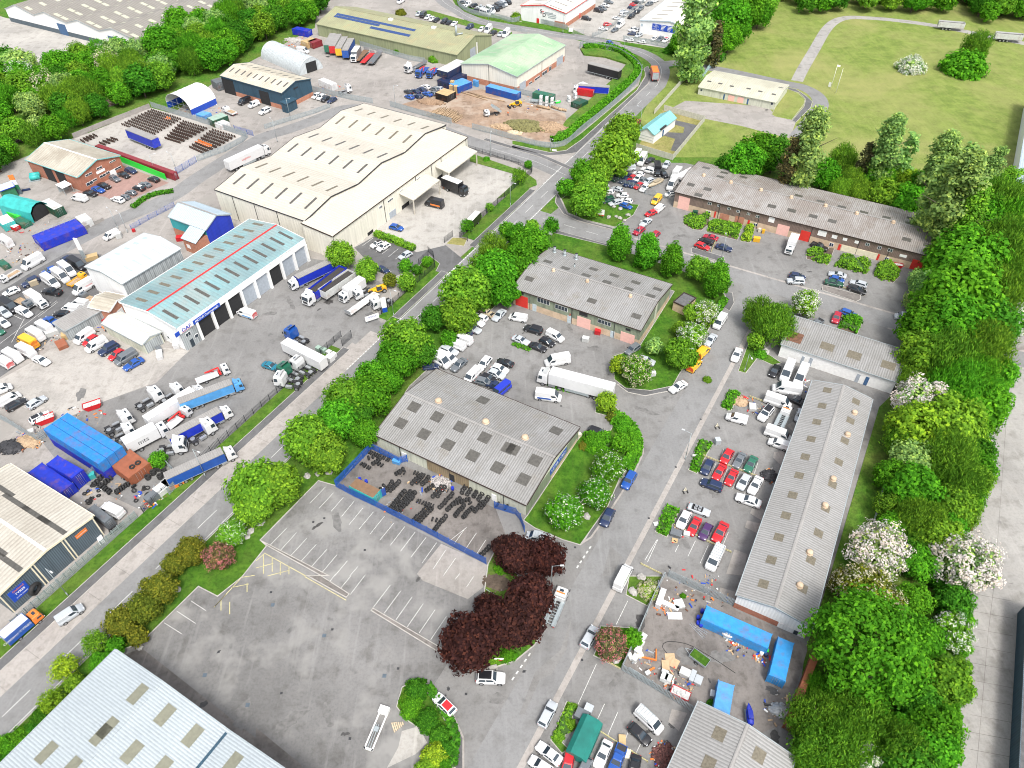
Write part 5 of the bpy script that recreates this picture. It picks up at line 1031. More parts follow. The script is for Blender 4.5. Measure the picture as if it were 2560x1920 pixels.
def wreck():
 t = car('stripped_car', 4.6, 1.8, 1.0, .95, .92, .85, .6, -1.0, -1.5, .88); 
 for c in list(t.children):
  if c.name.split('.')[0] in ('rear_window', 'side_windows', 'windscreen', 'wing_mirror'): bpy.data.objects.remove(c)
 m = MB(); m.box(-1.5, .75, -.68, .68, 1.0, 1.03, 0)
 for x in (-.9, -.1):
  for y in (-.35, .35): m.box(x, x+.5, y-.25, y+.25, 1.03, 1.15, 1); m.box(x-.12, x+.02, y-.25, y+.25, 1.03, 1.45, 1)
 m.build('interior', ['void', 'metal'], t)
wreck()
VEH = []
def copy_tree(o, parent=None, skip=(), paint=None):
 c = o.copy(); COL.objects.link(c); c.parent = parent
 if parent is not None and paint: c.color = (*paint, 1)
 for ch in o.children:
  if ch.name.split('.')[0] not in skip: copy_tree(ch, c, skip, paint)
 return c
CN = {'white': (.64, .645, .65), 'silver': (.42, .45, .48), 'grey': (.13, .145, .16), 'black': (.012, .012, .015), 'navy': (.012, .025, .075), 'blue': (.012, .075, .33), 'red': (.5, .012, .018), 'crimson': (.36, .01, .03),
      'green': (.02, .13, .08), 'yellow': (.78, .42, .02), 'purple': (.06, .02, .1), 'teal': (.01, .16, .24), 'orange': (.75, .2, .03), 'beige': (.45, .38, .27), 'cream': (.7, .66, .52), 'light blue': (.08, .3, .62),
      'maroon': (.22, .025, .035), 'pale green': (.3, .42, .35), 'brown': (.2, .12, .07), 'rusty': (.3, .1, .05), 'royal blue': (.01, .03, .42), 'pale grey': (.55, .56, .55), 'tan': (.5, .36, .18), 'turquoise': (.04, .4, .38), 'dark green': (.01, .07, .04)}
KW = {'h': 'hatchback', 's': 'saloon_car', 'e': 'estate_car', 'f': 'four_by_four', 'v': 'small_van', 'm': 'midsize_van', 'r': 'racked_van', 'p': 'panel_van', 'b': 'minibus', 'k': 'pickup', 'x': 'box_van', 'd': 'dropside_truck', 'T': 'lorry_tractor',
      'B': 'box_trailer', 'C': 'curtain_trailer', 'F': 'flatbed_trailer', 'U': 'bulk_trailer', 'A': 'articulated_lorry', 'Q': 'curtain_lorry', 'W': 'bulk_lorry', 'X': 'box_lorry', 'c': 'crane_lorry', 'y': 'recovery_truck', 't': 'tipper_truck', 'J': 'telehandler', 'w': 'stripped_car'}
CATS = {'hatchback': 'car', 'saloon_car': 'car', 'estate_car': 'car', 'four_by_four': 'car', 'stripped_car': 'car', 'small_van': 'van', 'midsize_van': 'van', 'racked_van': 'van', 'panel_van': 'van', 'box_van': 'van', 'minibus': 'minibus', 'pickup': 'pickup', 'telehandler': 'digger'}
WORD = {'four_by_four': '4x4 car', 'saloon_car': 'saloon', 'estate_car': 'estate car', 'racked_van': 'van with roof rack', 'midsize_van': 'medium van', 'lorry_tractor': 'lorry tractor unit', 'recovery_truck': 'flat recovery truck', 'stripped_car': 'stripped open car', 'small_van': 'small van', 'panel_van': 'tall panel van', 'telehandler': 'telehandler'}
USED = set()
def veh(zone, where, data, extra=None):
 """rows: kind colour tile nose-x nose-y tail-x tail-y [colour words may use _]"""
 tile = None
 for row in data.split(';'):
  w = row.split()
  if not w: continue
  if w[0] in TILE and w[1].replace('_', ' ') not in CN: tile = w.pop(0)
  k = KW[w[0]]; col = w[1].replace('_', ' '); x1, y1, x2, y2 = map(float, w[2:6]); opt = w[6:]
  pr, L, zr = PROTO[k]; a, b_ = U(tile, x1, y1, zr), U(tile, x2, y2, zr); d = a-b_; mid = (a+b_)/2
  sc = min(1.06, max(.94, d.length/L)) if not k.endswith('lorry') and not k.endswith('trailer') else min(1.08, max(.85, d.length/L))
  skip = ('wing_mirror', 'headlight', 'tail_light', 'landing_leg', 'mudguard', 'roof_hatch') if a.y > 330 else ()
  if pr.name in USED or True: o = copy_tree(pr, None, skip, CN[col])
  o.location = (mid.x, mid.y, .024); o.rotation_euler = (0, 0, math.atan2(d.y, d.x)); o.scale = (sc,)*3
  o['category'] = CATS.get(k, 'trailer' if 'trailer' in k else 'lorry')
  for op in opt:
   if op.startswith('roof='):
    for ch in o.children:
     if ch.name.startswith('body'):
      m = MB(); P = dict(hatchback=(-1.36, .02, .55), four_by_four=(-1.8, .2, .66), saloon_car=(-.9, -.1, .58))[k]; H = {'hatchback': 1.47, 'four_by_four': 1.74, 'saloon_car': 1.43}[k]
      m.box(P[0], P[1], -P[2], P[2], H+.002, H+.02); ro = m.build('roof_panel', 'paint', o, CN[op[5:]]); ro['label'] = op[5:]+' roof'
   if op.startswith('body=') :
    for ch in o.children:
     if ch.name.split('.')[0] in ('box_body', 'curtain', 'trailer_body', 'deck', 'hopper', 'front_board', 'drop_side'): ch.color = (*CN[op[5:].replace('_', ' ')], 1)
     if ch.name.startswith('roof_panel') and op != 'body=red': ch.color = (.72, .71, .66, 1)
   if op.startswith('rear='):
    for ch in o.children:
     if ch.name.split('.')[0] in ('rear_door', 'front_board'): ch.color = (*CN[op[5:]], 1)
   if op == 'chev':
    m = MB(); Lh = L/2; H = {'small_van': 1.7, 'midsize_van': 1.85, 'panel_van': 2.4}[k]; n = 7; wv = .8
    for i in range(n):
     for sg in (-1, 1):
      z0 = .5+(H-.75)*i/n; m.quad([(-Lh-.012, 0, z0+.25), (-Lh-.012, sg*wv, z0), (-Lh-.012, sg*wv, z0+.1), (-Lh-.012, 0, z0+.35)][::sg])
    m.build('chevron_stripes', 'red_paint', o)
   if op.startswith('stripe='):
    m = MB(); Hh = PROTO[k][2]*.95; hw = {'panel_van': 1.0, 'midsize_van': .985, 'small_van': .915, 'minibus': 1.0}[k]
    for sg in (-1, 1): m.box(-L*.4, L*.12, sg*(hw+.006)-.006, sg*(hw+.006)+.006, Hh*.62, Hh*1.0)
    so = m.build('side_marking', 'paint', o, CN[op[7:].replace('_', ' ')])
   if op.startswith('text='):
    tx, tc = op[5:].split('/'); lab = tx.replace('~', ' ')
    spec = {'box_lorry': (-1.0, 1.24, 2.4, 1.5), 'box_trailer': (0, 1.28, 2.6, 1.4), 'curtain_trailer': (0, 1.29, 2.6, 1.3), 'articulated_lorry': (-1.5, 1.29, 2.7, 1.0), 'curtain_lorry': (-1.5, 1.29, 2.6, 1.1), 'midsize_van': (-.9, 1.0, 1.25, .55), 'panel_van': (-1.0, 1.03, 1.5, .6), 'box_van': (-1.4, 1.1, 2.0, .8), 'small_van': (-.8, .93, 1.1, .45)}[k]
    for sg in (-1, 1):
     me = text_mesh(lab, spec[3]); me.materials.clear(); me.materials.append(MATS[tc]); q = bpy.data.objects.new('lettering', me); COL.objects.link(q); q.parent = o
     q.location = (spec[0], sg*(spec[1]+.015), spec[2]); q.rotation_euler = (R(90), 0, 0 if sg < 0 else R(180))
  xy = (x1+x2)/2; yy = (y1+y2)/2; nx = TILE[tile][0]+xy*TILE[tile][2]; ny = TILE[tile][1]+yy*TILE[tile][2]
  ds = col+' '+WORD.get(k, k.replace('_', ' '))
  for op in opt:
   if op.startswith('roof='): ds = col+' '+WORD.get(k, k.replace('_', ' '))+' with '+op[5:]+' roof'
   if op.startswith('body='): ds = op[5:].replace('_', ' ')+' '+WORD.get(k, k.replace('_', ' '))+' with '+col+' cab' if 'trailer' not in k else ds
   if op.startswith('rear='): ds = op[5:]+' ended '+WORD.get(k, k.replace('_', ' '))
   if op == 'chev': ds += ' with rear chevrons'
   if op.startswith('text='): ds += ' lettered on its side'
   if op.startswith('stripe='): ds += ' with '+op[7:].replace('_', ' ')+' side panel'
   if op == 'covered': ds = 'covered '+ds
  VEH.append(dict(o=o, zone=zone, where=where, d=ds, nx=nx, ny=ny, k=k))
NUM = ['', 'second', 'third', 'fourth', 'fifth', 'sixth', 'seventh', 'eighth', 'ninth', 'tenth', 'eleventh', 'twelfth']
def rank_words(i, n, axis):
 A, Z = {'x': ('leftmost', 'rightmost'), 'y': ('farthest', 'nearest')}[axis]
 if i == 0: return A
 if i == n-1: return Z
 return NUM[i]+' from left' if axis == 'x' else NUM[i]+' farthest'
def name_all(items):
 """labels: look first, then the neighbour, then the place in its row"""
 groups = {}
 for v in items: groups.setdefault((v['d'], v['where']), []).append(v)
 for (d, where), L in groups.items():
  if len(L) == 1: L[0]['lab'] = d+' '+where; continue
  zone = [v for v in items if v['where'] == where and v['d'] != d]
  for v in L:
   nb = sorted(zone, key=lambda q: (q['nx']-v['nx'])**2+((q['ny']-v['ny'])*1.3)**2)[:1]
   v['nb'] = nb[0]['d'] if nb and sum(1 for q in zone if q['d'] == nb[0]['d']) == 1 and math.hypot(nb[0]['nx']-v['nx'], nb[0]['ny']-v['ny']) < 60 else None
  ax = 'x' if max(v['nx'] for v in L)-min(v['nx'] for v in L) >= max(v['ny'] for v in L)-min(v['ny'] for v in L) else 'y'
  L.sort(key=lambda v: v['nx'] if ax == 'x' else v['ny'])
  cnt = {}
  for v in L: cnt[v['nb']] = cnt.get(v['nb'], 0)+1
  for i, v in enumerate(L):
   lab = d+' next to the '+v['nb']+' '+where if v['nb'] and cnt[v['nb']] == 1 else ''
   if not lab or len(lab.split()) > 16:
    lab = rank_words(i, len(L), ax)+' '+d+' '+where if len(L) <= 13 else d+' '+where
   v['lab'] = lab
 for v in items:
  v['o']['label'] = ' '.join(v['lab'].split()[:16])
veh('a', 'outside the red brick workshop', '''A0 h navy 1190 1492 1072 1455;s black 1120 1530 1020 1490;h grey 1040 1565 945 1518;h black 1278 1532 1372 1562;s grey 1205 1580 1300 1604;h black 1150 1610 1246 1634 roof=white;s black 950 1620 850 1588;s blue 905 1655 790 1618;
B0 s black 840 25 720 -5;m white 622 35 748 62;e white 965 45 1068 82;h grey 1038 28 1115 52;h grey 1090 -5 1170 12''')
veh('a', 'parked among the rail wheelsets', 'A0 C royal_blue 1105 1110 1345 1205')
veh('a', 'on the side road by wheelsets', 'A1 A white 92 1232 -262 1395 text=Logistics/red_paint')
veh('b', 'outside the navy shed', '''A0 m black 2055 895 2165 848;v white 2142 922 2240 880;d white 1925 935 2045 985;A1 f white 15 985 132 932;h white 487 845 556 810;h white 530 858 596 820;h black 560 876 636 833;h navy 616 886 695 845''')
veh('b', 'in the haulage yard below the solar shed', '''A1 C silver 664 291 610 392 rear=green;C pale_grey 714 298 655 402 rear=red;C cream 768 318 708 420 rear=yellow;C blue 825 330 765 444 rear=blue;X white 828 478 885 395 body=grey;F brown 955 430 868 522;F red 1005 455 918 540;F grey 1068 450 985 548;
T white 1285 610 1400 560;F grey 1440 540 1350 590;c blue 1395 655 1475 572;c blue 1490 655 1568 585;p white 440 435 370 425;T white 806 760 722 782''')
veh('b', 'in the scrap row behind the palisade', '''A1 h white 1428 735 1505 765;s navy 1400 755 1470 790;s navy 1345 770 1415 803;s black 1285 775 1350 812;h grey 1510 755 1575 780;s silver 1555 748 1620 778;h blue 1285 820 1365 850;h navy 1360 815 1440 848;s blue 1440 795 1520 825;h grey 1500 790 1560 815''')
veh('b', 'in the earth yard by logs', 'A1 t white 1968 985 2110 960;A2 J yellow -20 905 90 880')
veh('c', 'behind the solar roofed shed', '''A1 h silver 1378 140 1430 100;m black 1412 155 1475 98;h white 1455 165 1512 130;h white 1492 182 1548 142;h black 1528 192 1585 155;f black 1592 205 1660 160;s black 1642 213 1692 175;s white 1682 225 1742 180;f navy 1820 245 1872 215;h white 1920 275 1972 232;p white 1970 285 2042 215;s black 2020 302 2082 262;h silver 2088 315 2135 272;p white 2125 318 2195 252;A1 m white 1218 25 1282 -12''')
veh('c', 'in the minibus depot at the top', '''a b white 980 395 640 290;e silver 1045 385 930 260;b white 1130 340 800 170;m black 1225 290 960 170;m black 1320 240 1030 90;m grey 1392 205 1110 60;m silver 1455 165 1190 20;m black 1535 100 1330 -20;f black 385 175 580 125;k silver 610 180 750 185;f black 440 265 620 290;e grey 80 30 250 60;v white 260 150 400 60;h white 150 130 280 180''')
veh('d', 'beside the red trimmed unit', '''b f black 590 235 380 195;f black 322 400 125 370;e grey 650 200 480 145;h white 735 130 520 90;s grey 790 55 600 20;h white 1300 -10 1480 20;h red 1310 105 1140 90;s black 1370 50 1210 30;h navy 1240 175 1120 150;s silver 1120 240 945 235;s white 950 390 790 370;h white 1050 320 930 290;h red 765 510 580 520;s white 670 610 490 600''')
veh('d', 'along the fence between white units', '''b f black 1125 370 1225 310;f black 1225 275 1325 235;e grey 1330 210 1425 135;f grey 1500 90 1610 60;h white 1620 30 1740 -10;p white 880 555 1010 460;h grey 765 660 880 610;h navy 1100 705 1275 715;h silver 1265 780 1400 715;e white 1120 640 1290 600;h white 1240 650 1350 620;h white 1040 830 1240 850;h white 1330 870 1470 890;h white 1610 850 1710 795;e grey 1730 870 1840 790;h white 1850 890 1960 820 roof=red;h white 2010 980 2110 910''')
veh('d', 'on the far bend road', 'b h blue 795 965 660 870')
veh('d', 'on the curved main road', 'A2 X orange 1218 540 1250 650 body=red;h crimson 1048 1080 1098 1040')
veh('d', 'in the yard inside the bend', 'A2 C black 670 545 935 612;Q white 575 715 800 730 body=royal_blue')
veh('d', 'along the drive by the woods', 'A3 U pale_grey 1755 190 1440 165;U pale_grey 2270 290 1925 262')
veh('e', 'in the pound behind the mesh fence', '''d f black 700 370 855 180;p white 930 310 1110 60;p white 1070 400 1240 110;s black 1250 320 1400 240;x black 1530 460 1512 290;h silver 1640 480 1780 290;x white 1890 580 2010 420;m silver 690 470 985 440;f white 1120 460 1470 550;h white 960 560 1185 615;h black 450 590 680 500;h crimson 300 560 460 530;s navy 690 680 870 580;f dark_green 480 735 660 625;h silver 180 700 345 595;h white 300 740 450 620;h red 830 740 1000 640;h white 970 770 1140 640;h grey 1080 800 1230 700;e silver 1200 800 1385 720;s white 1125 1000 1300 820;s navy 670 770 790 690;s navy 780 840 900 770;h navy 890 870 990 790;h red 1010 900 1140 830;p white 1770 930 1940 710;h white 1690 1080 1900 1030 roof=black;f black 1730 650 1560 520;v white 560 430 650 370''')
veh('e', 'on the forecourt by the boulders', '''d v yellow 1390 1290 1580 1090;m white 1640 1300 1480 1440;h red 1240 1540 1470 1450;h silver 460 900 700 980;h white 260 980 490 1020;h white 220 920 320 860;h white 575 1080 830 1090;h white 670 1180 915 1235;f dark_green 220 1220 500 1150;e silver 390 1290 680 1215;h blue 905 1370 670 1290;B2 s silver 1115 292 1195 230;h crimson 1058 360 1135 310;h crimson 1195 395 1265 345''')
veh('f', 'outside the brown workshop row', '''B2 s crimson 1655 372 1778 405;e black 1615 402 1740 442;h red 1708 490 1583 445;s navy 1903 498 1762 460;B3 x white 182 490 248 345;k black 500 485 395 445;s silver 522 698 680 730;h blue 660 770 535 735;s dark_green 655 800 488 770;h navy 335 745 175 712;f silver 165 760 320 770;e silver 715 768 852 808;s black 850 870 688 812''')
veh('f', 'on the estate cross road', 'B3 e blue 770 1072 632 1022;h crimson 575 1128 608 1040;k grey 378 1160 455 1108;m silver 1110 1065 1262 1085')
veh('g', 'on the green unit forecourt', '''B2 f black 105 1160 262 1205;v white 448 1280 302 1205;s silver 148 1310 8 1250;h black 365 1322 246 1265;s black 298 1365 152 1312;p white 285 1470 500 1430;A white 232 1520 880 1690;f grey 1000 1385 1085 1325;h silver 1235 1480 1085 1435;C2 p white 428 110 202 80 stripe=blue''')
veh('g', 'parked along the curving kerb', 'B2 m white 1742 1195 1850 1040;s silver 1678 1322 1752 1232;v yellow 1698 1328 1602 1425 chev;v yellow 1628 1440 1530 1545 chev;C2 s white 1368 62 1500 -15')
veh('g', 'on the long estate road', 'B2 s white 1915 1465 1968 1348;C2 f blue 970 895 1050 760;h navy 785 1228 860 1075;C2 p white 1012 1560 910 1760;D2 h silver 728 430 615 625;e silver 362 1085 255 1295;y white 445 115 318 415')
veh('h', 'crammed outside the white workshop', '''e p white 345 325 420 150;p white 465 355 540 190;p white 250 370 510 415;p white 420 540 185 460;k black 390 455 548 525;h silver 475 680 508 575;f white 145 665 240 555 roof=black;y white 370 590 310 715;p white 420 830 190 745;v white 215 845 405 910;B3 h black 30 1590 85 1500''')
veh('h', 'in the long unit car park', '''C2 v white 1850 268 2035 318;h red 1822 680 1890 568;s grey 1930 718 2000 598;s green 2028 755 2098 628;h navy 1655 775 1718 658;s red 1752 822 1830 698;s red 1862 868 1930 742;h silver 1965 905 2038 785;s white 2062 945 2142 805;f navy 1642 835 1812 898;s white 1932 965 2155 1045;w silver 1710 1125 1522 1055;h white 1442 1250 1525 1092;s red 1535 1300 1612 1155;h purple 1638 1338 1708 1208;s red 1755 1362 1842 1200;r white 1702 1608 1805 1395''')
veh('h', 'by the tree lawn corner', 'C2 r silver 130 1300 328 1348;e black 835 448 655 385')
veh('i', 'on the forecourt beside the scrap yard', '''D2 s white 225 1455 415 1605;h white 155 1575 340 1700;h red 470 1690 495 1565;s white 742 1640 828 1440;k blue 870 1690 945 1490;s black 1040 1760 1068 1590;r white 1288 1335 1085 1150;h black 1192 1445 1018 1285;h grey 600 1720 640 1625''')
veh('i', 'by the dark purple trees', 'D1 f white 2155 880 1898 872 roof=black')
veh('i', 'at the hedge bed kerb', 'D1 h white 1548 1030 1710 1190 roof=red')
veh('j', 'on the concrete lay-by lane', 'D0 v silver 715 250 490 400')
veh('j', 'outside the tyre shop', 'D0 x orange 305 262 0 520 body=blue text=Oakland~TYRES/white_paint;C0 m white 850 1035 1080 1140')
veh('j', 'on the gravel lot', '''C0 m white 165 75 -10 175;e black 228 125 48 222;h silver 398 105 235 208;h white 438 240 248 338 roof=black;m white 60 20 -60 70 chev;B0 s white 425 1485 290 1425;m white 645 1300 800 1190;h red 718 1322 845 1240;m white 732 1372 925 1265 text=e-coiour/trim;f navy 850 1400 1018 1305;h red 940 1445 1072 1362;m grey 988 1485 1178 1370;s blue 1062 1535 1240 1435''')
veh('k', 'in the line of parked lorries', '''C0 T white 1400 65 1160 195;X white 1420 315 1060 500 text=mts/trim;A white 1700 -10 1270 260;T white 1145 270 890 400;Q white 1905 190 1500 400 body=royal_blue;T white 1850 340 1620 480;T white 1630 520 1330 560;Q white 1920 550 1500 740 body=blue;T white 1130 390 960 470;
B0 Q light_blue 2025 1605 1580 1770;c white 1965 1520 1700 1620;C0 c white 1625 215 1400 400;T white 1540 45 1410 120''')
veh('l', 'in front of the blue roofed garage', '''B1 Q white 300 735 640 575 body=royal_blue;W white 395 900 760 620 body=royal_blue;U pale_grey 545 850 835 655;X white 722 865 915 730 body=white;T white 850 890 1000 820;J yellow 1000 850 1105 820;F pale_grey 855 1000 980 910;T white 1000 975 1170 910;m white 2210 1070 2320 1090''')
veh('l', 'by the office end bay', 'B0 m white 2040 1015 2220 1075 stripe=light_blue chev')
veh('l', 'near the lower garage gate', '''B1 T blue 240 1190 465 1305;B white 575 1440 240 1270;T white 305 1460 510 1560;T green 205 1520 385 1610;T white 140 1610 420 1650;s teal 200 1525 60 1480''')
veh('m', 'in the cream warehouse yard', '''B1 h blue 1272 320 1155 292;p black 1455 70 1625 112 stripe=orange;h white 992 472 1096 425 roof=black;h white 1048 502 1152 445;h silver 1238 572 1342 520;h navy 1145 690 1055 650;A1 X black 1815 1605 1620 1530 body=black;B1 X black 1838 235 1900 170 body=black''')
veh('n', 'along the roadside trees', '''B1 k beige 1940 1010 2042 1060;h white 1880 1055 1998 1105;s white 1972 1150 1828 1088;s silver 1948 1212 1792 1145;h navy 1768 1190 1850 1225;m white 1680 1225 1890 1310;m white 1632 1280 1812 1348;e silver 1748 1402 1590 1335;p white 1680 1500 1490 1390;m white 1730 1462 1570 1395;h navy 1560 1500 1460 1510''')
veh('n', 'on the forecourt behind the tyre depot', '''B1 s silver 2055 1108 2145 1018;s grey 1692 1545 1812 1440;e white 1925 1535 2015 1425;m white 1812 1640 1925 1525;s black 2080 1448 2225 1495;h white 2185 1555 2030 1500;h silver 2150 1600 2005 1545;h black 2070 1625 1945 1580;h grey 2050 1660 1895 1620;k navy 2140 1690 2010 1650;C1 b royal_blue 2070 85 2160 10''')
veh('o', 'in the left van park', '''B0 p white 178 655 372 548;d white 10 765 160 678;m white 895 400 1022 335;f navy 188 808 338 738;h blue 358 702 492 652;h navy 498 612 622 560;p black 745 665 590 575;p white 660 725 500 608 stripe=green;p white 612 780 435 662;p white 525 828 348 712;d yellow 730 710 600 800;p white 630 870 808 765 text=Vanhire/red_paint;h white 20 890 170 832;k black 335 840 560 875;x white 395 955 195 830;d grey 298 1000 110 910;p black 160 1030 -5 925;v white 290 1075 132 1002;e silver 92 1080 -15 1000;h white 92 1175 -30 1085;h green 22 1215 -60 1180''')
veh('o', 'in the rear row by the hut', '''B0 d grey 700 890 832 935;m white 628 940 762 965;m white 540 990 692 1012;h black 462 1050 590 1045;k blue 375 1085 500 1135;p white 285 1120 465 1210;p white 205 1170 385 1275 stripe=blue;p yellow 138 1240 330 1335 chev;p white 118 1320 300 1405;p white 8 1365 180 1450 stripe=crimson;m white -40 1420 108 1510 chev''')
name_all(VEH)
for k, (t, L, z) in PROTO.items():
 for c in list(t.children): bpy.data.objects.remove(c)
 bpy.data.objects.remove(t)
for v in VEH:
 v['o']['group'] = {'car': 'cars', 'van': 'vans', 'lorry': 'lorries', 'trailer': 'trailers'}.get(v['o']['category'], v['o']['category']+'s')+' '+v['where']
def leafs(mb, c, n, spread, size, drop=0.0, out=None, flat=.0, rng=random):
 """n leaf quads scattered in a clump round c"""
 for _ in range(n):
  d = Vector((rng.gauss(0, 1), rng.gauss(0, 1), rng.gauss(0, 1)))
  d.normalize(); p = c+d*spread*(rng.random()**.45)
  nv = (d*.6+Vector((rng.uniform(-1, 1), rng.uniform(-1, 1), rng.uniform(-.3, 1.2)))+(out*.8 if out is not None else Vector())).normalized()
  a = nv.cross(Vector((rng.uniform(-1, 1), rng.uniform(-1, 1), rng.uniform(-1, 1)))); 
  if a.length < .01: continue
  a.normalize(); b = nv.cross(a); s = size*rng.uniform(.6, 1.3)
  if drop: a = (a*.35+Vector((0, 0, -1))*drop).normalized(); b = nv.cross(a); 
  la, lb = s*(1+drop), s*(.62-.3*drop)
  mb.quad([p-a*la-b*lb*.3, p-b*lb, p+a*la, p+b*lb])
def fib(n, rng):
 ph = rng.random()*6.28
 for i in range(n):
  z = 1-2*(i+.5)/n; r = math.sqrt(1-z*z); t = ph+i*2.39996; yield Vector((r*math.cos(t), r*math.sin(t), z))
TREE = {}
def trunk_mb(H, r, limbs, rng, spread=.6, base=.35):
 mb = MB(); top = H
 mb.cyl((0, 0, -.15), (0, 0, H*.45), r, r*.7, 7, caps=False); mb.cyl((0, 0, H*.45), (rng.uniform(-.2, .2), rng.uniform(-.2, .2), top), r*.7, r*.2, 6, caps=False)
 for i in range(limbs):
  a = rng.random()*6.28; z = H*rng.uniform(base, .8); L = H*spread*rng.uniform(.45, .8); d = Vector((math.cos(a), math.sin(a), rng.uniform(.5, 1.1))).normalized()
  mb.cyl((0, 0, z), Vector((0, 0, z))+d*L, r*.42, r*.1, 5, caps=False)
 return mb
def proto_tree(key, seed, R0=5.0, zc=6.0, rz=5.0, nb=44, nl=150, br=1.75, size=.4, shape='round', drop=0.0, trunkH=7, tr=.3, low=-.75, blossom=0):
 rng = random.Random(seed); mb = MB(); bl = MB()
 for d in fib(nb, rng):
  if d.z < low: continue
  k = rng.uniform(.62, .95); p = Vector((d.x*R0*k, d.y*R0*k, d.z*rz*k))
  if shape == 'tear':
   f = (d.z+1)/2; s = .32+.68*math.sin(math.pi*min(1, .12+f*.95))**.8*(1-.42*f); p.x = d.x/max(.2, math.sqrt(1-d.z**2))*R0*s*k*.92; p.y = d.y/max(.2, math.sqrt(1-d.z**2))*R0*s*k*.92
  if shape == 'poplar':
   a = rng.random()*6.28; f = rng.random(); w = R0*(.25+.75*math.sin(math.pi*(.1+.8*f)))*(1-.35*f); rr = w*rng.uniform(.3, 1); p = Vector((rr*math.cos(a), rr*math.sin(a), -rz+2*rz*f))
  if shape == 'dome': p.z = abs(d.z)*rz*k-.3
  p += Vector((rng.uniform(-1, 1), rng.uniform(-1, 1), rng.uniform(-1, 1)))*br*.28
  c = Vector((p.x, p.y, zc+p.z)); q = br*rng.uniform(.7, 1.25)*(.75 if shape == 'poplar' else 1)
  leafs(mb, c, int(nl*rng.uniform(.7, 1.25)), q, size, drop, Vector((p.x, p.y, p.z*1.2)).normalized() if p.length > .1 else None, rng=rng)
  if blossom and d.z > -.45: leafs(bl, c+Vector((p.x, p.y, p.z)).normalized()*q*.55, int(blossom*rng.uniform(.4, 1.5)), q*.85, size*.62, 0, Vector((p.x, p.y, p.z)).normalized(), rng=rng)
 leafs(mb, Vector((0, 0, zc)), int(nl*4), R0*.6, size*1.3, drop, rng=rng)
 TREE.setdefault(key, []).append((mb.mesh('crown', 'leaf'), trunk_mb(trunkH, tr, 7 if trunkH > 2 else 4, rng).mesh('trunk', 'bark'), bl.mesh('blossom', 'blossom') if blossom else None, R0, zc))
for i in range(4): proto_tree('r', 10+i, nb=46, nl=150)
for i in range(2): proto_tree('b', 70+i, nb=46, nl=130, blossom=60)                    # blossoming round tree
for i in range(2): proto_tree('q', 80+i, nb=50, nl=46, blossom=150)                     # mostly blossom
for i in range(2): proto_tree('g', 20+i, R0=5, zc=5.4, rz=4.9, nb=80, nl=105, br=1.35, size=.36)  # neat globe
for i in range(1): proto_tree('G', 25+i, R0=5, zc=5.4, rz=4.9, nb=80, nl=100, br=1.35, size=.36, blossom=14)
for i in range(2): proto_tree('p', 30+i, R0=3.4, zc=10, rz=8.5, nb=105, nl=80, br=1.8, size=.36, shape='poplar', trunkH=15)
for i in range(3): proto_tree('w', 40+i, R0=5, zc=6.2, rz=5.4, nb=64, nl=150, br=1.7, size=.27, drop=.5, trunkH=9)
for i in range(2): proto_tree('t', 50+i, R0=5, zc=7.6, rz=7.0, nb=90, nl=110, br=1.5, size=.38, shape='tear', trunkH=8, low=-.97)
for i in range(2): proto_tree('s', 60+i, R0=5, zc=.4, rz=4.6, nb=60, nl=95, br=1.5, size=.42, shape='dome', trunkH=2.5, tr=.22, low=-1)
for i in range(1): proto_tree('S', 66+i, R0=5, zc=.4, rz=4.6, nb=60, nl=60, br=1.5, size=.42, shape='dome', trunkH=2.5, tr=.22, low=-1, blossom=90)
for i in range(2): proto_tree('o', 90+i, R0=5, zc=6.0, rz=4.6, nb=34, nl=70, br=1.5, size=.36, trunkH=8)    # open thin crown
LC = {'G': (.095, .31, .022), 'D': (.065, .23, .022), 'L': (.165, .36, .035), 'Y': (.25, .42, .035), 'O': (.125, .28, .028), 'P': (.07, .032, .031), 'B': (.27, .46, .14), 'U': (.3, .19, .06), 'E': (.16, .2, .03), 'M': (.15, .15, .07)}
proto_tree('h', 95, R0=5, zc=5.2, rz=4.6, nb=170, nl=85, br=.95, size=.19)
LW = {'G': 'bright green', 'D': 'dark green', 'L': 'light green', 'Y': 'lime green', 'O': 'olive green', 'P': 'dark purple', 'B': 'grey green', 'U': 'tan brown', 'E': 'golden olive', 'M': 'brownish'}
TW = {'r': 'round tree', 'b': 'blossoming tree', 'q': 'white blossom tree', 'g': 'globe shaped tree', 'h': 'broad leafy tree', 'G': 'globe tree with white flowers', 'p': 'tall poplar', 'w': 'feathery birch', 't': 'teardrop tree', 's': 'bush', 'S': 'flowering bush', 'o': 'thin open tree'}
BC = {'w': (.74, .74, .68), 'c': (.62, .57, .42), 'k': (.6, .2, .22), 'i': (.74, .66, .64)}
TR = []; TN = [0]
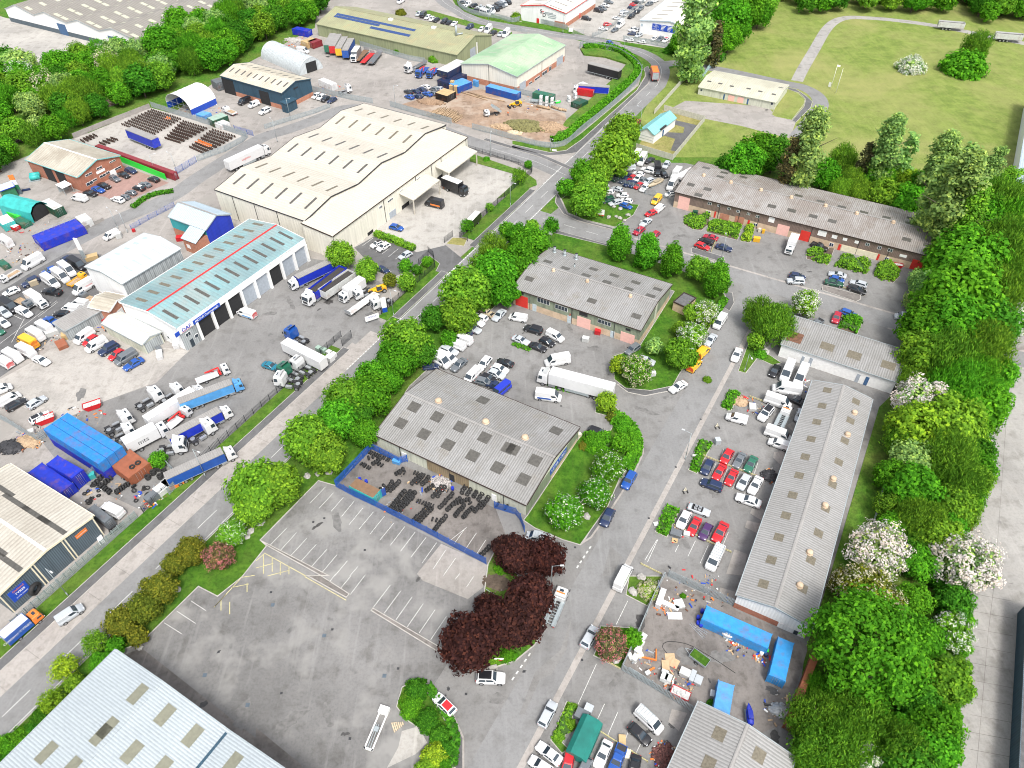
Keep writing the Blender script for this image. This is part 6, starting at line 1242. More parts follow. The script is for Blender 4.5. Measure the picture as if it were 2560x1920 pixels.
def tree(t, x, y, r, typ, col, where, bcol='w', hs=1.0):
 key = typ; P = TREE[key]; me, tk, bl, R0, zc = P[TN[0] % len(P)]; TN[0] += 1
 z = 0.0
 for _ in range(4):
  m = mpp(t, x, y, z); rm = r*m; sc = rm/(R0*1.12); z = zc*sc*hs if typ not in 'sS' else 1.6*sc
 p = U(t, x, y, z)
 o = thing('bush' if typ in 'sS' else 'tree', '', 'bush' if typ in 'sS' else 'tree', (p.x, p.y, 0.0), random.random()*6.28)
 o.scale = (sc, sc, sc*hs)
 c = bpy.data.objects.new('crown', me); COL.objects.link(c); c.parent = o
 k = random.uniform(.85, 1.18); k2 = random.uniform(.88, 1.14); cc = LC[col]; c.color = (cc[0]*k*k2, cc[1]*k, cc[2]*k, 1)
 c = bpy.data.objects.new('trunk', tk); COL.objects.link(c); c.parent = o
 if bl is not None: c = bpy.data.objects.new('blossom', bl); COL.objects.link(c); c.parent = o; c.color = (*BC[bcol], 1)
 d = LW[col]+' '+TW[typ]
 if typ == 'q': d = {'w': 'white', 'c': 'cream', 'k': 'pink', 'i': 'pinkish white'}[bcol]+' blossom tree'
 if typ in 'b': d = LW[col]+' tree with '+{'w': 'white', 'c': 'cream', 'k': 'pink', 'i': 'pinkish'}[bcol]+' blossom'
 if typ == 'S': d = LW[col]+' bush with '+{'w': 'white', 'c': 'cream', 'k': 'pink', 'i': 'pinkish'}[bcol]+' flowers'
 if typ not in 'sS' and rm > 6.2: d = 'large '+d
 elif rm < 2.0: d = 'small '+d
 nx = TILE[t][0]+x*TILE[t][2]; ny = TILE[t][1]+y*TILE[t][2]
 TR.append(dict(o=o, where=where, d=d, nx=nx, ny=ny, r=r*TILE[t][2], col=tuple(o.children[0].color[:3]) if False else (cc[0]*k*k2, cc[1]*k, cc[2]*k), me=me, bush=typ in 'sS')); o['group'] = ('bushes ' if typ in 'sS' else 'trees ')+where
 return o
ZK = {'in the belt above the long unit': 1.2, 'in the belt beside the long unit': 1.2, 'in the belt by the scrap yard': 1.12, 'along the main road verge': 1.15, 'on the purple tree island': 1.22, 'by the empty car park edge': 1.08, 'behind the brown workshop row': 1.1, 'on the lawn of the tyre depot': 1.05, 'on the lawn by the green fronted unit': 1.08}
def trees(where, s):
 t = None; kz = ZK.get(where, 1.0)
 for row in s.split(';'):
  w = row.split()
  if not w: continue
  if w[0] in TILE: t = w.pop(0)
  x, y, r = float(w[0]), float(w[1]), float(w[2])*kz; tc = w[3]
  tree(t, x, y, r, tc[0], tc[1], where, tc[2] if len(tc) > 2 else 'w', float(w[4]) if len(w) > 4 else 1.0)
def inside(p, poly):
 c = False; n = len(poly)
 for i in range(n):
  a, b = poly[i], poly[(i+1) % n]
  if (a.y > p.y) != (b.y > p.y) and p.x < (b.x-a.x)*(p.y-a.y)/(b.y-a.y)+a.x: c = not c
 return c
def fill(where, poly, space, rr, types, seed=1):
 """far wood: separate trees scattered over the ground polygon"""
 P = PT(poly); rng = random.Random(seed); x0, x1 = min(p.x for p in P), max(p.x for p in P); y0, y1 = min(p.y for p in P), max(p.y for p in P); pts = []
 for _ in range(9000):
  q = Vector((rng.uniform(x0, x1), rng.uniform(y0, y1), 0))
  if inside(q, P) and all((q-a).length > space for a in pts): pts.append(q)
 for q in pts:
  rm = rng.uniform(*rr); tc = rng.choice(types); R0, zc = TREE[tc[0]][0][3:5]; h = zc*rm/(R0*1.12)
  v = Vector((q.x, q.y, h))-Vector((0, 0, CAMH)); dep = v.dot(fw); X = 1280+v.dot(rt)/dep*F_PX; Y = 960-v.dot(up)/dep*F_PX
  if not (-150 < X < 2710 and -170 < Y < 2080): continue
  m = dep/F_PX; tree('N', X, Y, rm/m, tc[0], tc[1], where, tc[2] if len(tc) > 2 else 'w')
MIX = ['rG', 'rG', 'rD', 'rL', 'rG', 'wO', 'wG', 'rD', 'bGc', 'rG', 'wL', 'rL', 'rB']
fill('in the wood behind the depot', 'A0 1230 520 1480 400 1780 260 2050 150 2212 70 A1 300 -30 640 -40 560 120 500 230 290 250 150 330 -20 380 A0 2000 560 1800 640 1500 700 1330 600 1200 500', 7.5, (4.2, 6.4), MIX, 3)
fill('in the belt above the railway', 'A0 -120 720 100 620 300 720 640 600 850 560 1150 470 1300 600 1480 700 1420 820 1200 920 1060 960 820 1080 640 1120 560 980 400 1000 150 1120 -120 1250', 7.0, (4, 6.2), MIX, 5)
fill('below the railway line', 'A0 -120 1500 60 1290 330 1130 560 1110 680 1130 600 1200 380 1250 180 1330 80 1420 -60 1560', 6.5, (3.4, 5.2), MIX, 7)
fill('in the wood along the top drive', 'A3 -200 60 150 20 340 130 520 160 720 100 1000 100 1400 130 1480 110 1780 140 1850 200 2400 190 2500 -200 600 -200 -200 -120', 7.5, (4.2, 6.5), ['rD', 'rD', 'rG', 'rG', 'wD', 'rL', 'rD', 'rG'], 9)
trees('in the belt above the railway', 'A0 40 490 95 rD;1400 370 160 rG;1545 190 125 rG;1675 330 75 wL;1600 380 70 rD;170 640 115 bGw;30 680 100 rG;1180 640 140 wL;920 540 110 bLc;470 680 90 rG;640 830 150 wL')
trees('beside the blue sign unit', 'A2 1590 210 190 pB 1.0;1760 380 75 pM;1900 160 170 rG;2050 70 150 rG;1800 60 130 rG;1880 330 120 rG;1480 360 110 rG;1640 420 110 rD;1740 300 100 rD;1980 260 100 rG;2140 120 110 rG;2190 30 110 rL')
trees('on the open field', 'A3 1240 575 120 Sdw;1710 570 200 sG;1800 400 125 wO;1620 540 110 sD'.replace('Sdw', 'SBw'))
trees('behind the brown workshop row', 'A2 1850 1440 105 rD;2010 1400 165 rG;2140 1310 160 rG;A3 60 1330 150 rD;340 1330 150 pB;190 1440 100 pM;480 1500 130 rG;650 1380 120 wO;830 1430 75 pM;720 1560 110 wO;1010 1330 130 pB;1190 1380 90 pB;950 1530 130 rG;1230 1560 100 rY;1450 1500 140 pB;1330 1590 110 rD;1680 1470 90 pB;1570 1600 120 pB;1700 1600 90 rD;1900 1530 100 pB;2000 1620 110 rG;A3 1100 1500 100 rL;1400 1620 110 rG;2100 1560 110 rL;1800 1500 90 rG;560 1580 80 rG;B3 640 -20 100 wL;800 10 110 wL;1000 20 140 rL;1230 80 150 rG;1430 90 150 pB;1120 100 100 rD')
trees('in the belt above the long unit', 'B3 1620 120 170 pB;1790 60 180 rG;1980 120 200 wO;2140 60 150 wO;1680 270 130 pL;1850 260 190 rG;2120 260 200 wG;1640 420 170 rG;2020 480 220 wO;1700 600 260 rG;1480 560 120 rL;1390 830 130 rB;1320 760 95 rB;1250 930 70 rB;2080 760 170 wO;1650 880 280 rG;1930 900 230 wO;1400 1140 210 rG;1900 1150 210 rD;1600 1180 240 rG;2140 1110 130 qDw;1330 1400 190 rL;1560 1450 230 wO;1850 1380 220 wO;1760 1600 200 wG;1240 1590 90 oMc;2000 1560 130 rG')
trees('in the belt beside the long unit', 'C3 1320 170 190 qBi;1260 -10 130 wO;1640 60 230 wG;1850 170 190 rG;1960 60 100 rG;1290 380 210 rY;1560 330 230 rL;1700 440 160 rL;1170 500 140 wO;1330 560 140 wO;1240 660 160 rB;1560 650 210 wO;1800 560 130 rD;1080 790 130 rG;1270 900 190 rG;1640 850 180 wO;1810 720 130 rG;1050 1050 120 oO;1340 1190 190 wO;1620 1060 160 rL;1560 1250 120 rG;1070 1230 115 rG;960 1440 200 qBi;1270 1380 110 rD;1500 1330 170 rL;1660 1300 80 qDi;1300 1560 140 rG;1700 1560 220 qBi;1430 1480 110 rL;1210 1480 70 qDi;1860 330 110 rG;1800 470 90 rL;1800 830 120 rL;1740 980 120 rG;1690 1140 110 wL;1640 1400 100 rG;1880 60 120 rG')
trees('in the belt by the scrap yard', 'D3 850 130 200 bEc;1050 260 130 bEc;650 60 110 bEc;1260 200 140 rG;1620 220 150 rD;1480 40 90 qDi;880 600 520 hG 1.0;1330 560 180 rG;1570 480 150 bLw;1560 900 200 rL;570 1060 140 rG;400 1230 230 wO;760 1180 240 wO;1180 1110 65 rU;1320 1120 170 rD;1450 1300 200 rG;850 960 95 qDi;860 1560 130 qDw;480 1500 260 wO;1120 1480 230 wO;1430 1500 200 rG;680 1420 220 wO;1200 1640 220 rD;330 1640 160 wO;600 1660 200 wO;430 950 110 wG;1330 880 90 rG;1180 800 90 rD;1640 1000 110 rL;1560 1180 110 rG;1680 620 80 rG;1700 380 80 rG;1540 1500 120 rL;1180 1300 120 rG;900 1100 130 rG')
trees('along the main road verge', 'A2 880 1340 175 rL;960 1130 140 rL;870 1150 50 rP;760 1480 110 rL;620 1500 105 rG;700 1620 130 rL;470 1620 75 rG;B2 640 70 130 rL;340 290 62 rG;170 300 62 rL;50 380 100 rG;170 450 150 rG;60 600 150 rG;B1 2170 330 70 rG;2050 500 130 wL;2080 680 170 rG;2140 850 130 rG;1930 620 100 oO;1820 850 200 rL;1760 1050 150 rL;1540 1090 105 rD;1660 1260 70 rG;1290 1290 190 rL;1430 1370 120 rD;1200 1450 165 rG;1010 1600 140 rG;1150 1630 100 rG;C1 1000 90 170 rG;790 120 170 rL;700 300 165 rG;560 360 110 rL;440 460 190 rL;600 600 160 rL;930 420 120 rG;900 260 120 rD;C0 2190 1040 150 rL;2200 900 210 rL;C1 170 870 190 rL;D0 -2000 0 1 sG'.rsplit(';', 1)[0])
trees('by the empty car park edge', 'C0 2000 1290 115 Ggw;1890 1490 115 bMk;1640 1440 125 rE;1500 1560 105 rE;D0 1370 110 140 rE;1240 270 135 rE;1040 400 130 rE;1180 520 90 rE;820 570 120 oL;1000 600 80 rG;560 790 130 oY;440 1080 110 oY;880 750 100 rG;640 930 80 rL;350 1220 90 sD;180 1400 110 sG;40 1480 120 sG;280 1330 80 sD;30 1600 90 sD'.replace('Ggw', 'GLw'))
trees('by the cream warehouse parking', 'B1 730 540 130 rL;960 670 110 rL;1300 770 85 rL;1290 640 65 rG;1160 760 70 rE;1390 670 50 rD;1480 600 50 rG;1820 290 65 wG;2020 130 42 oL;1925 200 32 oG;A2 60 1520 75 wL;140 1420 38 rG;A1 1990 1375 35 sG')
trees('on the lawn by the green fronted unit', 'B2 935 430 122 tG;1170 505 125 tG;1385 580 118 tG;1610 655 108 rL;1775 745 128 tG;1570 1050 85 bLw;1680 1050 100 bLw;1560 1240 110 bLw;1460 1180 70 rL;1450 1390 135 rL;1530 1440 80 rG;1230 1330 75 bBw;930 1490 90 oY;1080 1540 125 bOc;1720 960 40 sG;1690 1620 40 sO')
trees('beside the white workshop', 'B2 2130 1050 150 wO;B3 60 1130 190 wO;B3 325 965 120 bLw;B2 2110 1285 82 bLw;B2 2150 1400 60 sG')
trees('on the lawn of the tyre depot', 'C2 820 150 92 rY;870 280 60 sE;960 360 95 sG;1040 440 60 sG;720 500 115 sG;620 535 48 sE;950 500 92 Gaw;830 715 142 Gaw;715 935 140 Gaw;455 1100 158 Gaw;990 680 50 sG'.replace('Gaw', 'GGw'))
trees('in the planters of the long unit', 'D2 1180 120 95 SYc')
trees('on the forecourt by scrap yard', 'D2 850 590 140 bMk;1040 540 90 rG;530 1130 42 sL;500 1280 62 sL;400 1380 62 sL;1720 1100 40 sD;1480 170 30 sG')
trees('on the purple tree island', 'C1 2165 1430 120 rP;C2 40 1480 150 rP;290 1500 150 rP;D2 160 190 190 rP;60 400 200 rP;D1 1850 560 215 rP;2060 400 180 rP;2000 250 100 rP;D1 2050 700 60 sL;2170 690 60 sG;C1 2120 1590 60 sG;D2 15 690 35 sG')
trees('in the hedge bed', 'D1 1390 985 118 sD;1340 1120 115 sG;1290 1060 60 sO;1480 1240 120 sD;1590 1370 100 sD;1640 1480 90 sD;1540 1560 130 sY;1480 1680 120 sL;1620 1640 80 sG')
trees('by the haulage yard', 'A2 40 150 60 sL;A1 1250 110 50 sE;630 285 42 sL;755 290 35 sL;1215 450 38 sG;1540 510 60 sL;1640 500 55 sG;A2 1340 330 60 sG'.replace('1340 330 60 sG', '1350 440 50 sD'))
trees('by the lorry park', 'C0 1370 650 82 rG')
plain('hedge_core', (.04, .1, .012), .95)
def hedge(path, w, h, col, label, dens=55, size=.3):
 P = smooth(PT(path), 5) if len(parse(path)) > 2 else PT(path); mb = MB(); rng = random.Random(len(path)); core = MB()
 for a, b in zip(P[:-1], P[1:]):
  d = b-a; L = d.length
  if L < .05: continue
  core.beam(a+Vector((0, 0, h*.42)), b+Vector((0, 0, h*.42)), w*.72, h*.8); n = Vector((-d.y, d.x, 0)).normalized()
  for _ in range(max(1, int(L*dens*w*.5))):
   u, s = rng.random(), rng.uniform(-1, 1)
   if rng.random() < .6: q = a+d*u+n*s*w*.5+Vector((0, 0, h*rng.uniform(.88, 1.08))); o = Vector((0, 0, 1))
   else: q = a+d*u+n*math.copysign(w*.5, s)+Vector((0, 0, h*rng.random())); o = n*math.copysign(1, s)
   leafs(mb, q, 2, .2, size, 0, o, rng=rng)
 o = thing('hedge', label, 'hedge', (0, 0, 0)); mb.build('foliage', 'hedge_leaf', o, LC[col]); core.build('stems', 'hedge_core', o); return o
hedge('B1 1030 372 1180 425 1370 505', 1.8, 1.3, 'L', 'clipped yellow green hedge beside the cream warehouse parking bays')
hedge('A2 345 1232 450 1205 560 1115 1000 735 1090 620 1040 530 940 455 800 415 620 425', 3.0, 1.6, 'G', 'overgrown green hedge on the bank inside the palisade fence', 40, .4)
hedge('A2 1345 430 1600 480 1825 530', 4.0, 2.4, 'D', 'thick dark hedge beside the road under the poplar', 35, .45)
hedge('C2 860 330 1000 370 1070 500 1030 640 960 730', 1.8, 1.2, 'G', 'curving green hedge beside the round blossom tree')
hedge('B2 1840 940 1790 1010 1740 1100', 1.6, 1.2, 'G', 'short green hedge at the lawn corner by the brick hut')
hedge('A0 1500 1659 1300 1700 1150 1800', 1.4, .9, 'D', 'low dark hedge in front of the brick workshop cars')
hedge('D1 1490 960 1640 1180 1720 1400 1700 1650', 1.2, .9, 'D', 'dark hedge edging the curved bed by the red roofed car')
hedge('C2 1000 760 1090 570 1060 420 960 310 880 280', 1.6, 1.1, 'G', 'green hedge following the pavement round the lawn')
def bed(poly, h, col, label, dens=10, size=.3):
 P = PT(poly); c = sum(P, Vector())/len(P); rng = random.Random(int(c.x*7)); mb = MB(); x0, x1 = min(p.x for p in P), max(p.x for p in P); y0, y1 = min(p.y for p in P), max(p.y for p in P); A = abs(area(P)); n = int(A*dens); core = MB(); rmin = max(.6, math.sqrt(A)*.35)
 def edge(q): return min(abs((q-a).cross((b-a).normalized()).z) for a, b in zip(P, P[1:]+P[:1]))
 lump = [(rng.uniform(x0, x1), rng.uniform(y0, y1), rng.uniform(.8, 1.2)) for _ in range(7)]
 k = 0
 while k < n:
  q = Vector((rng.uniform(x0, x1), rng.uniform(y0, y1), 0))
  if not inside(q, P): continue
  k += 1; e = min(1, edge(q)/.8)**.5; m = .78+.3*max(math.exp(-((q.x-a)**2+(q.y-b)**2)/3) for a, b, _ in lump); z = h*e*m*rng.uniform(.86, 1.04)
  leafs(mb, q+Vector((0, 0, .12+z*.95)), 2, .24, size, 0, Vector((0, 0, 1)), rng=rng)
  if e < .9: leafs(mb, q+Vector((0, 0, .1+z*rng.random())), 2, .2, size, 0, (q-c).normalized(), rng=rng)
 ins = [c+(p-c)*.82 for p in P]; core.prism([(p.x, p.y) for p in (ins if area(P) > 0 else ins[::-1])], .1, .1+h*.62)
 o = thing('shrub_bed', label, 'shrubs', (0, 0, 0)); mb.build('foliage', 'hedge_leaf', o, LC[col]); core.build('stems', 'hedge_core', o)
bed('B2 1490 215 1545 200 1620 215 1700 180 1712 215 1640 325 1570 325 1485 275', 1.3, 'L', 'rounded green shrub bed nearest the left pink door')
bed('B2 1695 270 1745 248 1870 270 1985 295 1945 405 1850 380 1690 340', 1.4, 'L', 'wide lumpy shrub bed between two red doors')
bed('B2 2022 288 2100 292 2055 440 1972 420', 1.2, 'Y', 'narrow lime shrub bed beside the yellow skip bin'); bed('B3 335 505 400 490 480 510 475 550 400 562 335 558', 1.2, 'L', 'small upper shrub bed below the smashed pickup'); bed('B3 372 585 480 550 548 560 525 628 440 622', 1.1, 'L', 'lower dome shrub bed below the smashed pickup'); bed('B3 572 645 640 545 725 560 745 590 820 580 890 620 855 712 760 700', 1.5, 'L', 'large double shrub bed before the cream wall'); bed('B3 908 720 950 615 1050 605 1140 690 1130 735 1080 780 980 765', 1.6, 'L', 'rounded shrub bed beside the covered black skip'); bed('B3 605 1180 640 1085 760 1080 820 1130 760 1235 700 1190', 1.5, 'G', 'green shrub bed behind the white workshop')
bed('C2 1620 485 1735 515 1690 590 1660 570 1610 760 1528 745', 1.2, 'G', 'long green planter beside the first red saloon'); bed('C2 1330 1050 1445 1095 1335 1325 1240 1280', 1.3, 'G', 'green planter beside the white hatchback'); bed('C2 1870 60 1970 85 1885 235 1805 205', 1.2, 'G', 'green planter at the top of the car park'); bed('D2 490 1100 565 1125 470 1330 510 1360 400 1430 345 1400', 1.0, 'L', 'shrub planter beside the dark tarpaulin cover')
bed('C2 610 430 740 415 850 420 860 560 760 600 640 580', 1.4, 'G', 'low dense green shrub mass by the depot corner'); bed('B2 0 1310 90 1320 160 1360 155 1385 0 1330', .6, 'G', 'thin green strip under the damaged silver saloon'); bed('C2 280 0 440 20 500 70 400 60', .6, 'G', 'low green strip by the police van')
keep = sorted([v for v in TR if not v['bush']], key=lambda v: -v['r']); rest = keep[292:]; TR = [v for v in TR if v not in rest]
if rest:
 V = []; F = []; CA = []; rng = random.Random(4); SMP = {}
 for v in rest:
  me = v['me']; o = v['o']; bpy.context.view_layer.update() if False else None
  if me.name not in SMP:
   nq = len(me.polygons); SMP[me.name] = [[me.vertices[i].co.copy() for i in me.polygons[f].vertices] for f in rng.sample(range(nq), 1500)]
  Mx = Matrix.Translation(o.location) @ Matrix.Rotation(o.rotation_euler.z, 4, 'Z') @ Matrix.Diagonal((*o.scale, 1))
  for q in SMP[me.name]:
   c = (q[0]+q[1]+q[2]+q[3])/4; b0 = len(V); V += [tuple(Mx @ (c+(p-c)*1.7)) for p in q]; F.append((b0, b0+1, b0+2, b0+3)); CA += [*v['col'], 1]*4
  for ch in list(o.children): bpy.data.objects.remove(ch)
  bpy.data.objects.remove(o)
 me = bpy.data.meshes.new('distant_woodland'); me.from_pydata(V, [], F); ca = me.color_attributes.new('tint', 'FLOAT_COLOR', 'CORNER'); ca.data.foreach_set('color', CA)
 m = MATS['leaf'].copy(); nt = m.node_tree; oi = [n for n in nt.nodes if n.type == 'OBJECT_INFO'][0]; at = nt.nodes.new('ShaderNodeAttribute'); at.attribute_name = 'tint'
 for l in list(oi.outputs['Color'].links): nt.links.new(at.outputs['Color'], l.to_socket)
 me.materials.append(m); o = bpy.data.objects.new('distant_woodland', me); COL.objects.link(o); tag(o, 'mass of smaller far trees filling the woods behind the nearer crowns', 'woodland', kind='stuff')
name_all(TR)
def fence(path, label, kind='palisade', h=2.2, mat='galv', off=None, step=2.75, closed=False):
 P = path if isinstance(path, list) else PT(path); t = thing('fence', label, 'fence', P[0]); o = P[0]; mb = MB(); posts = []; rl = MB(); acc = 0
 P = [p-o for p in P]
 for a, b in zip(P[:-1], P[1:]):
  d = b-a; L = d.length
  if L < .05: continue
  d /= L; n = Vector((-d.y, d.x, 0))
  if kind == 'palisade':
   k = max(1, int(L/.21))
   for i in range(k):
    p = a+d*(L*(i+.5)/k); q = d*.062; e = n*.012
    c = [p-q-e, p+q-e, p+q+e, p-q+e]; mb.prism([(v.x, v.y) for v in c], .06, h)
   for z in (.45, h-.4): rl.beam(a+n*.04+Vector((0, 0, z)), b+n*.04+Vector((0, 0, z)), .04, .06)
  elif kind == 'mesh':
   k = max(1, int(L/.3))
   for i in range(k+1): mb.beam(a+d*(L*i/k)+Vector((0, 0, .05)), a+d*(L*i/k)+Vector((0, 0, h)), .035, .035, upv=n)
   m = int(h/.3)
   for j in range(m+1): mb.beam(a+Vector((0, 0, .06+(h-.08)*j/m)), b+Vector((0, 0, .06+(h-.08)*j/m)), .03, .03)
  elif kind == 'panel':
   mb.beam(a+Vector((0, 0, h/2+.03)), b+Vector((0, 0, h/2+.03)), .07, h)
  elif kind == 'wall':
   mb.beam(a+Vector((0, 0, h/2)), b+Vector((0, 0, h/2)), .22, h); rl.beam(a+Vector((0, 0, h+.03)), b+Vector((0, 0, h+.03)), .3, .07)
  elif kind == 'rail':
   for z in (h*.5, h): mb.beam(a+Vector((0, 0, z)), b+Vector((0, 0, z)), .08, .1)
  k = max(1, round(L/step))
  for i in range(k): posts.append(a+d*(L*i/k)+n*.09)
 posts.append(P[-1]); mb.build({'palisade': 'pales', 'mesh': 'mesh_panel', 'panel': 'boards', 'wall': 'wall', 'rail': 'rails'}[kind], mat, t)
 if rl.v: rl.build('coping' if kind == 'wall' else 'rails', mat, t)
 if kind != 'wall':
  pm = MB(); pm.box(-.05, .05, -.05, .05, 0, h+.05); pm = pm.mesh('post', mat)
  for p in posts[:100]: q = bpy.data.objects.new('post', pm); COL.objects.link(q); q.parent = t; q.location = p
 return t
def mline(a, b, o, n=14): return [M(a+(b-a)*i/n, o) for i in range(n+1)]
plain('fence_blue', (.015, .1, .42), .5, var=.3); plain('fence_black', (.02, .025, .03), .5)
fence(mline(S('C0', 1240, 1110), S('B1', 840, 1290), 11.9, 24), 'black mesh fence along the verge below the lorry park', 'mesh', 1.9, 'fence_black')
fence(mline(S('D0', 180, 470), S('C0', 1180, 1150), 12.0, 20), 'grey palisade fence in front of the tyre fitting shed', mat='galv')
fence('C0 1470 960 1580 840 1440 700', 'short grey palisade fence beside the stacked lorry tyres'); fence('C0 560 975 740 860 960 650', 'grey palisade fence between blue containers and tyre heap')
fence('C0 -40 280 90 350 330 500 400 460', 'grey palisade fence behind the tall blue container stack')
fence('B1 960 1110 1085 1060', 'black mesh gate leaf with a notice by the garage entrance', 'mesh', 2.0, 'fence_black'); fence('B1 1090 1055 1290 880 1420 770 1550 655 1535 560 1490 520', 'black mesh fence round the shrubs by the warehouse parking', 'mesh', 1.9, 'fence_black')
fence('B1 1630 440 1700 385', 'black gate leaf at the cream warehouse entrance', 'mesh', 2.0, 'fence_black'); fence('B1 1410 630 1490 560', 'black gate leaf beside the warehouse parking', 'mesh', 2.0, 'fence_black'); fence('B1 750 1330 830 1260', 'black gate leaf at the lower garage entrance', 'mesh', 2.4, 'fence_black')
fence([p for p in PT('B1 1830 425')]+mline(S('B1', 1840, 420), S('A2', 170, 1500), 9.9, 10)+PT('A2 175 1475 60 1425 A1 2212 1400 1840 1300'), 'black mesh fence round the cream warehouse yard', 'mesh', 1.9, 'fence_black')
fence(smooth(PT('A2 585 425 610 400 760 420 900 450 1040 530 1112 610 1105 680 1000 800 800 975 600 1135 470 1250 330 1280 150 1250 0 1205 A1 1870 1115'), 4), 'long curving grey palisade fence round the earth yard and bank')
fence('A1 1160 920 1350 975 1690 1070', 'grey palisade fence behind the log pile'); fence('A1 490 790 830 865 1010 895', 'grey palisade fence with scrap behind it by the haulage yard'); fence('A1 80 1115 300 1045 500 985 640 930', 'low grey palisade fence in front of the navy shed', h=1.8)
fence('A0 640 1195 850 1110 1300 935', 'dark fence on a block wall above the wheelset yard', 'panel', 1.8, 'concrete'); fence('A0 1310 925 1660 1035 1900 1110 2140 1190 2100 1230 1950 1310 1710 1395', 'grey palisade fence wrapping the rail wheelset yard')
fence('A0 1530 1505 1700 1400', 'blue steel gate at the wheelset yard', 'mesh', 2.2, 'fence_blue'); fence('A0 2030 1130 2190 1175', 'blue open gate beside the palisade of the wheelset yard', 'mesh', 2.0, 'fence_blue')
plain('concrete_pale_fence', (.5, .49, .42), .9, var=.25); fence('A2 1310 955 1660 1050 1385 1385 1070 1290', 'pale boarded fence round the turquoise roofed hut', 'panel', 2.1, 'concrete_pale_fence'); fence('A2 1230 985 1380 815 1530 650', 'pale boarded fence running beside the bend road', 'panel', 1.9, 'concrete_pale_fence')
plain('pale_blue', (.42, .6, .64), .5); fence('A2 1575 670 1585 620 1640 600', 'pale blue gate panel by the low green shed', h=2.0, mat='pale_blue'); fence('A2 1640 690 1700 600 1762 555', 'pale blue palisade gate leaf standing open', h=2.2, mat='pale_blue')
fence('d 110 700 590 820 1110 990 1230 1070 1870 1210', 'grey mesh fence in front of the car pound', 'mesh', 2.0, 'galv')
fence('C1 1310 670 1240 690 1000 565 690 890 850 975 1030 1060 1480 1290 1760 1440 1990 1560', 'bright blue palisade fence round the tyre yard', mat='fence_blue'); fence('C1 2060 1075 C2 30 1130 70 1180 108 1280', 'bright blue palisade fence by the tyre depot corner', mat='fence_blue')
fence('D2 1345 5 1640 140 1920 265', 'grey palisade fence above the scrap yard'); fence('D2 945 815 1200 960 1560 1180', 'grey palisade fence below the scrap yard appliances'); fence('D2 1310 10 1210 210 1100 470 1020 650 950 800', 'thin grey steel fence on the left of the scrap yard', 'panel', 1.6, 'galv')
fence('C3 1195 120 1065 590 975 940 890 1250', 'slim grey mesh fence behind the long grey unit', 'mesh', 1.8, 'galv'); fence('B0 1140 325 1290 240 1510 125', 'royal blue mesh fence left of the teal workshop', 'mesh', 1.6, 'fence_blue')
fence('B0 430 480 650 370 900 245', 'low concrete wall along the far left yard', 'wall', 1.0, 'concrete'); fence('A2 -20 260 130 290', 'grey fence behind the green roofed unit', 'mesh', 2, 'galv'); fence('A2 695 325 820 335', 'grey gate leaf between the two white units', 'mesh', 2.2, 'galv'); fence('A2 960 350 1200 385 1370 420', 'grey palisade fence before the blue sign unit'); fence('A2 530 290 620 300', 'grey gate leaf beside the red trimmed unit', 'mesh', 2.2, 'galv'); fence('A2 690 325 830 260 1000 130 1170 0', 'grey mesh fence between two rows of parked cars', 'mesh', 1.8, 'galv')
fence(smooth(PT('A1 1735 -20 1750 50 1830 105 1920 135 2100 165 2212 195 A2 70 180'), 3), 'grey palisade fence round the minibus depot'); fence('A2 100 175 300 215 480 260', 'grey palisade fence in front of the red trimmed unit')
fence('B3 2000 1430 2120 1380 2240 1350', 'concrete barrier with coloured notices on the access road', 'wall', 1.1, 'concrete'); fence('A1 900 395 1080 450 1320 520 1460 545', 'grey palisade fence below the solar shed')
fence('A2 20 800 220 850', 'grey palisade fence by the green container'); fence('C3 1850 850 1790 1050 1730 1390', 'low rusty rail at the edge of the concrete road', 'rail', .7, 'rust')
def barrier_posts(path, label): fence(path, label, 'rail', .55, 'yellow_line', step=1.4)
for p_, l_ in (('C2 1650 625 1900 725 2100 800', 'yellow and black knee rail behind the red saloon row'), ('C2 1400 1230 1600 1320', 'yellow and black knee rail above the purple hatchback'), ('C2 1640 1345 1890 1460', 'yellow and black knee rail beside the racked white van'), ('D2 1860 1435 1870 1440', ''), ('D2 755 1345 900 1440 1170 1610', 'yellow and black knee rail behind the white saloon'), ('D2 750 705 925 805', 'yellow and black knee rail under the red flowering tree'), ('C2 1110 1560 1290 1650', 'yellow and black knee rail by the grass corner'), ('B3 640 830 830 895', 'yellow and black knee rail below the parked estate car'), ('B2 1770 400 1720 520', 'yellow and black knee rail between red saloon and navy saloon'), ('C2 2050 115 2200 170', 'yellow and black knee rail by the stripped pallet')):
 if l_: barrier_posts(p_, l_)
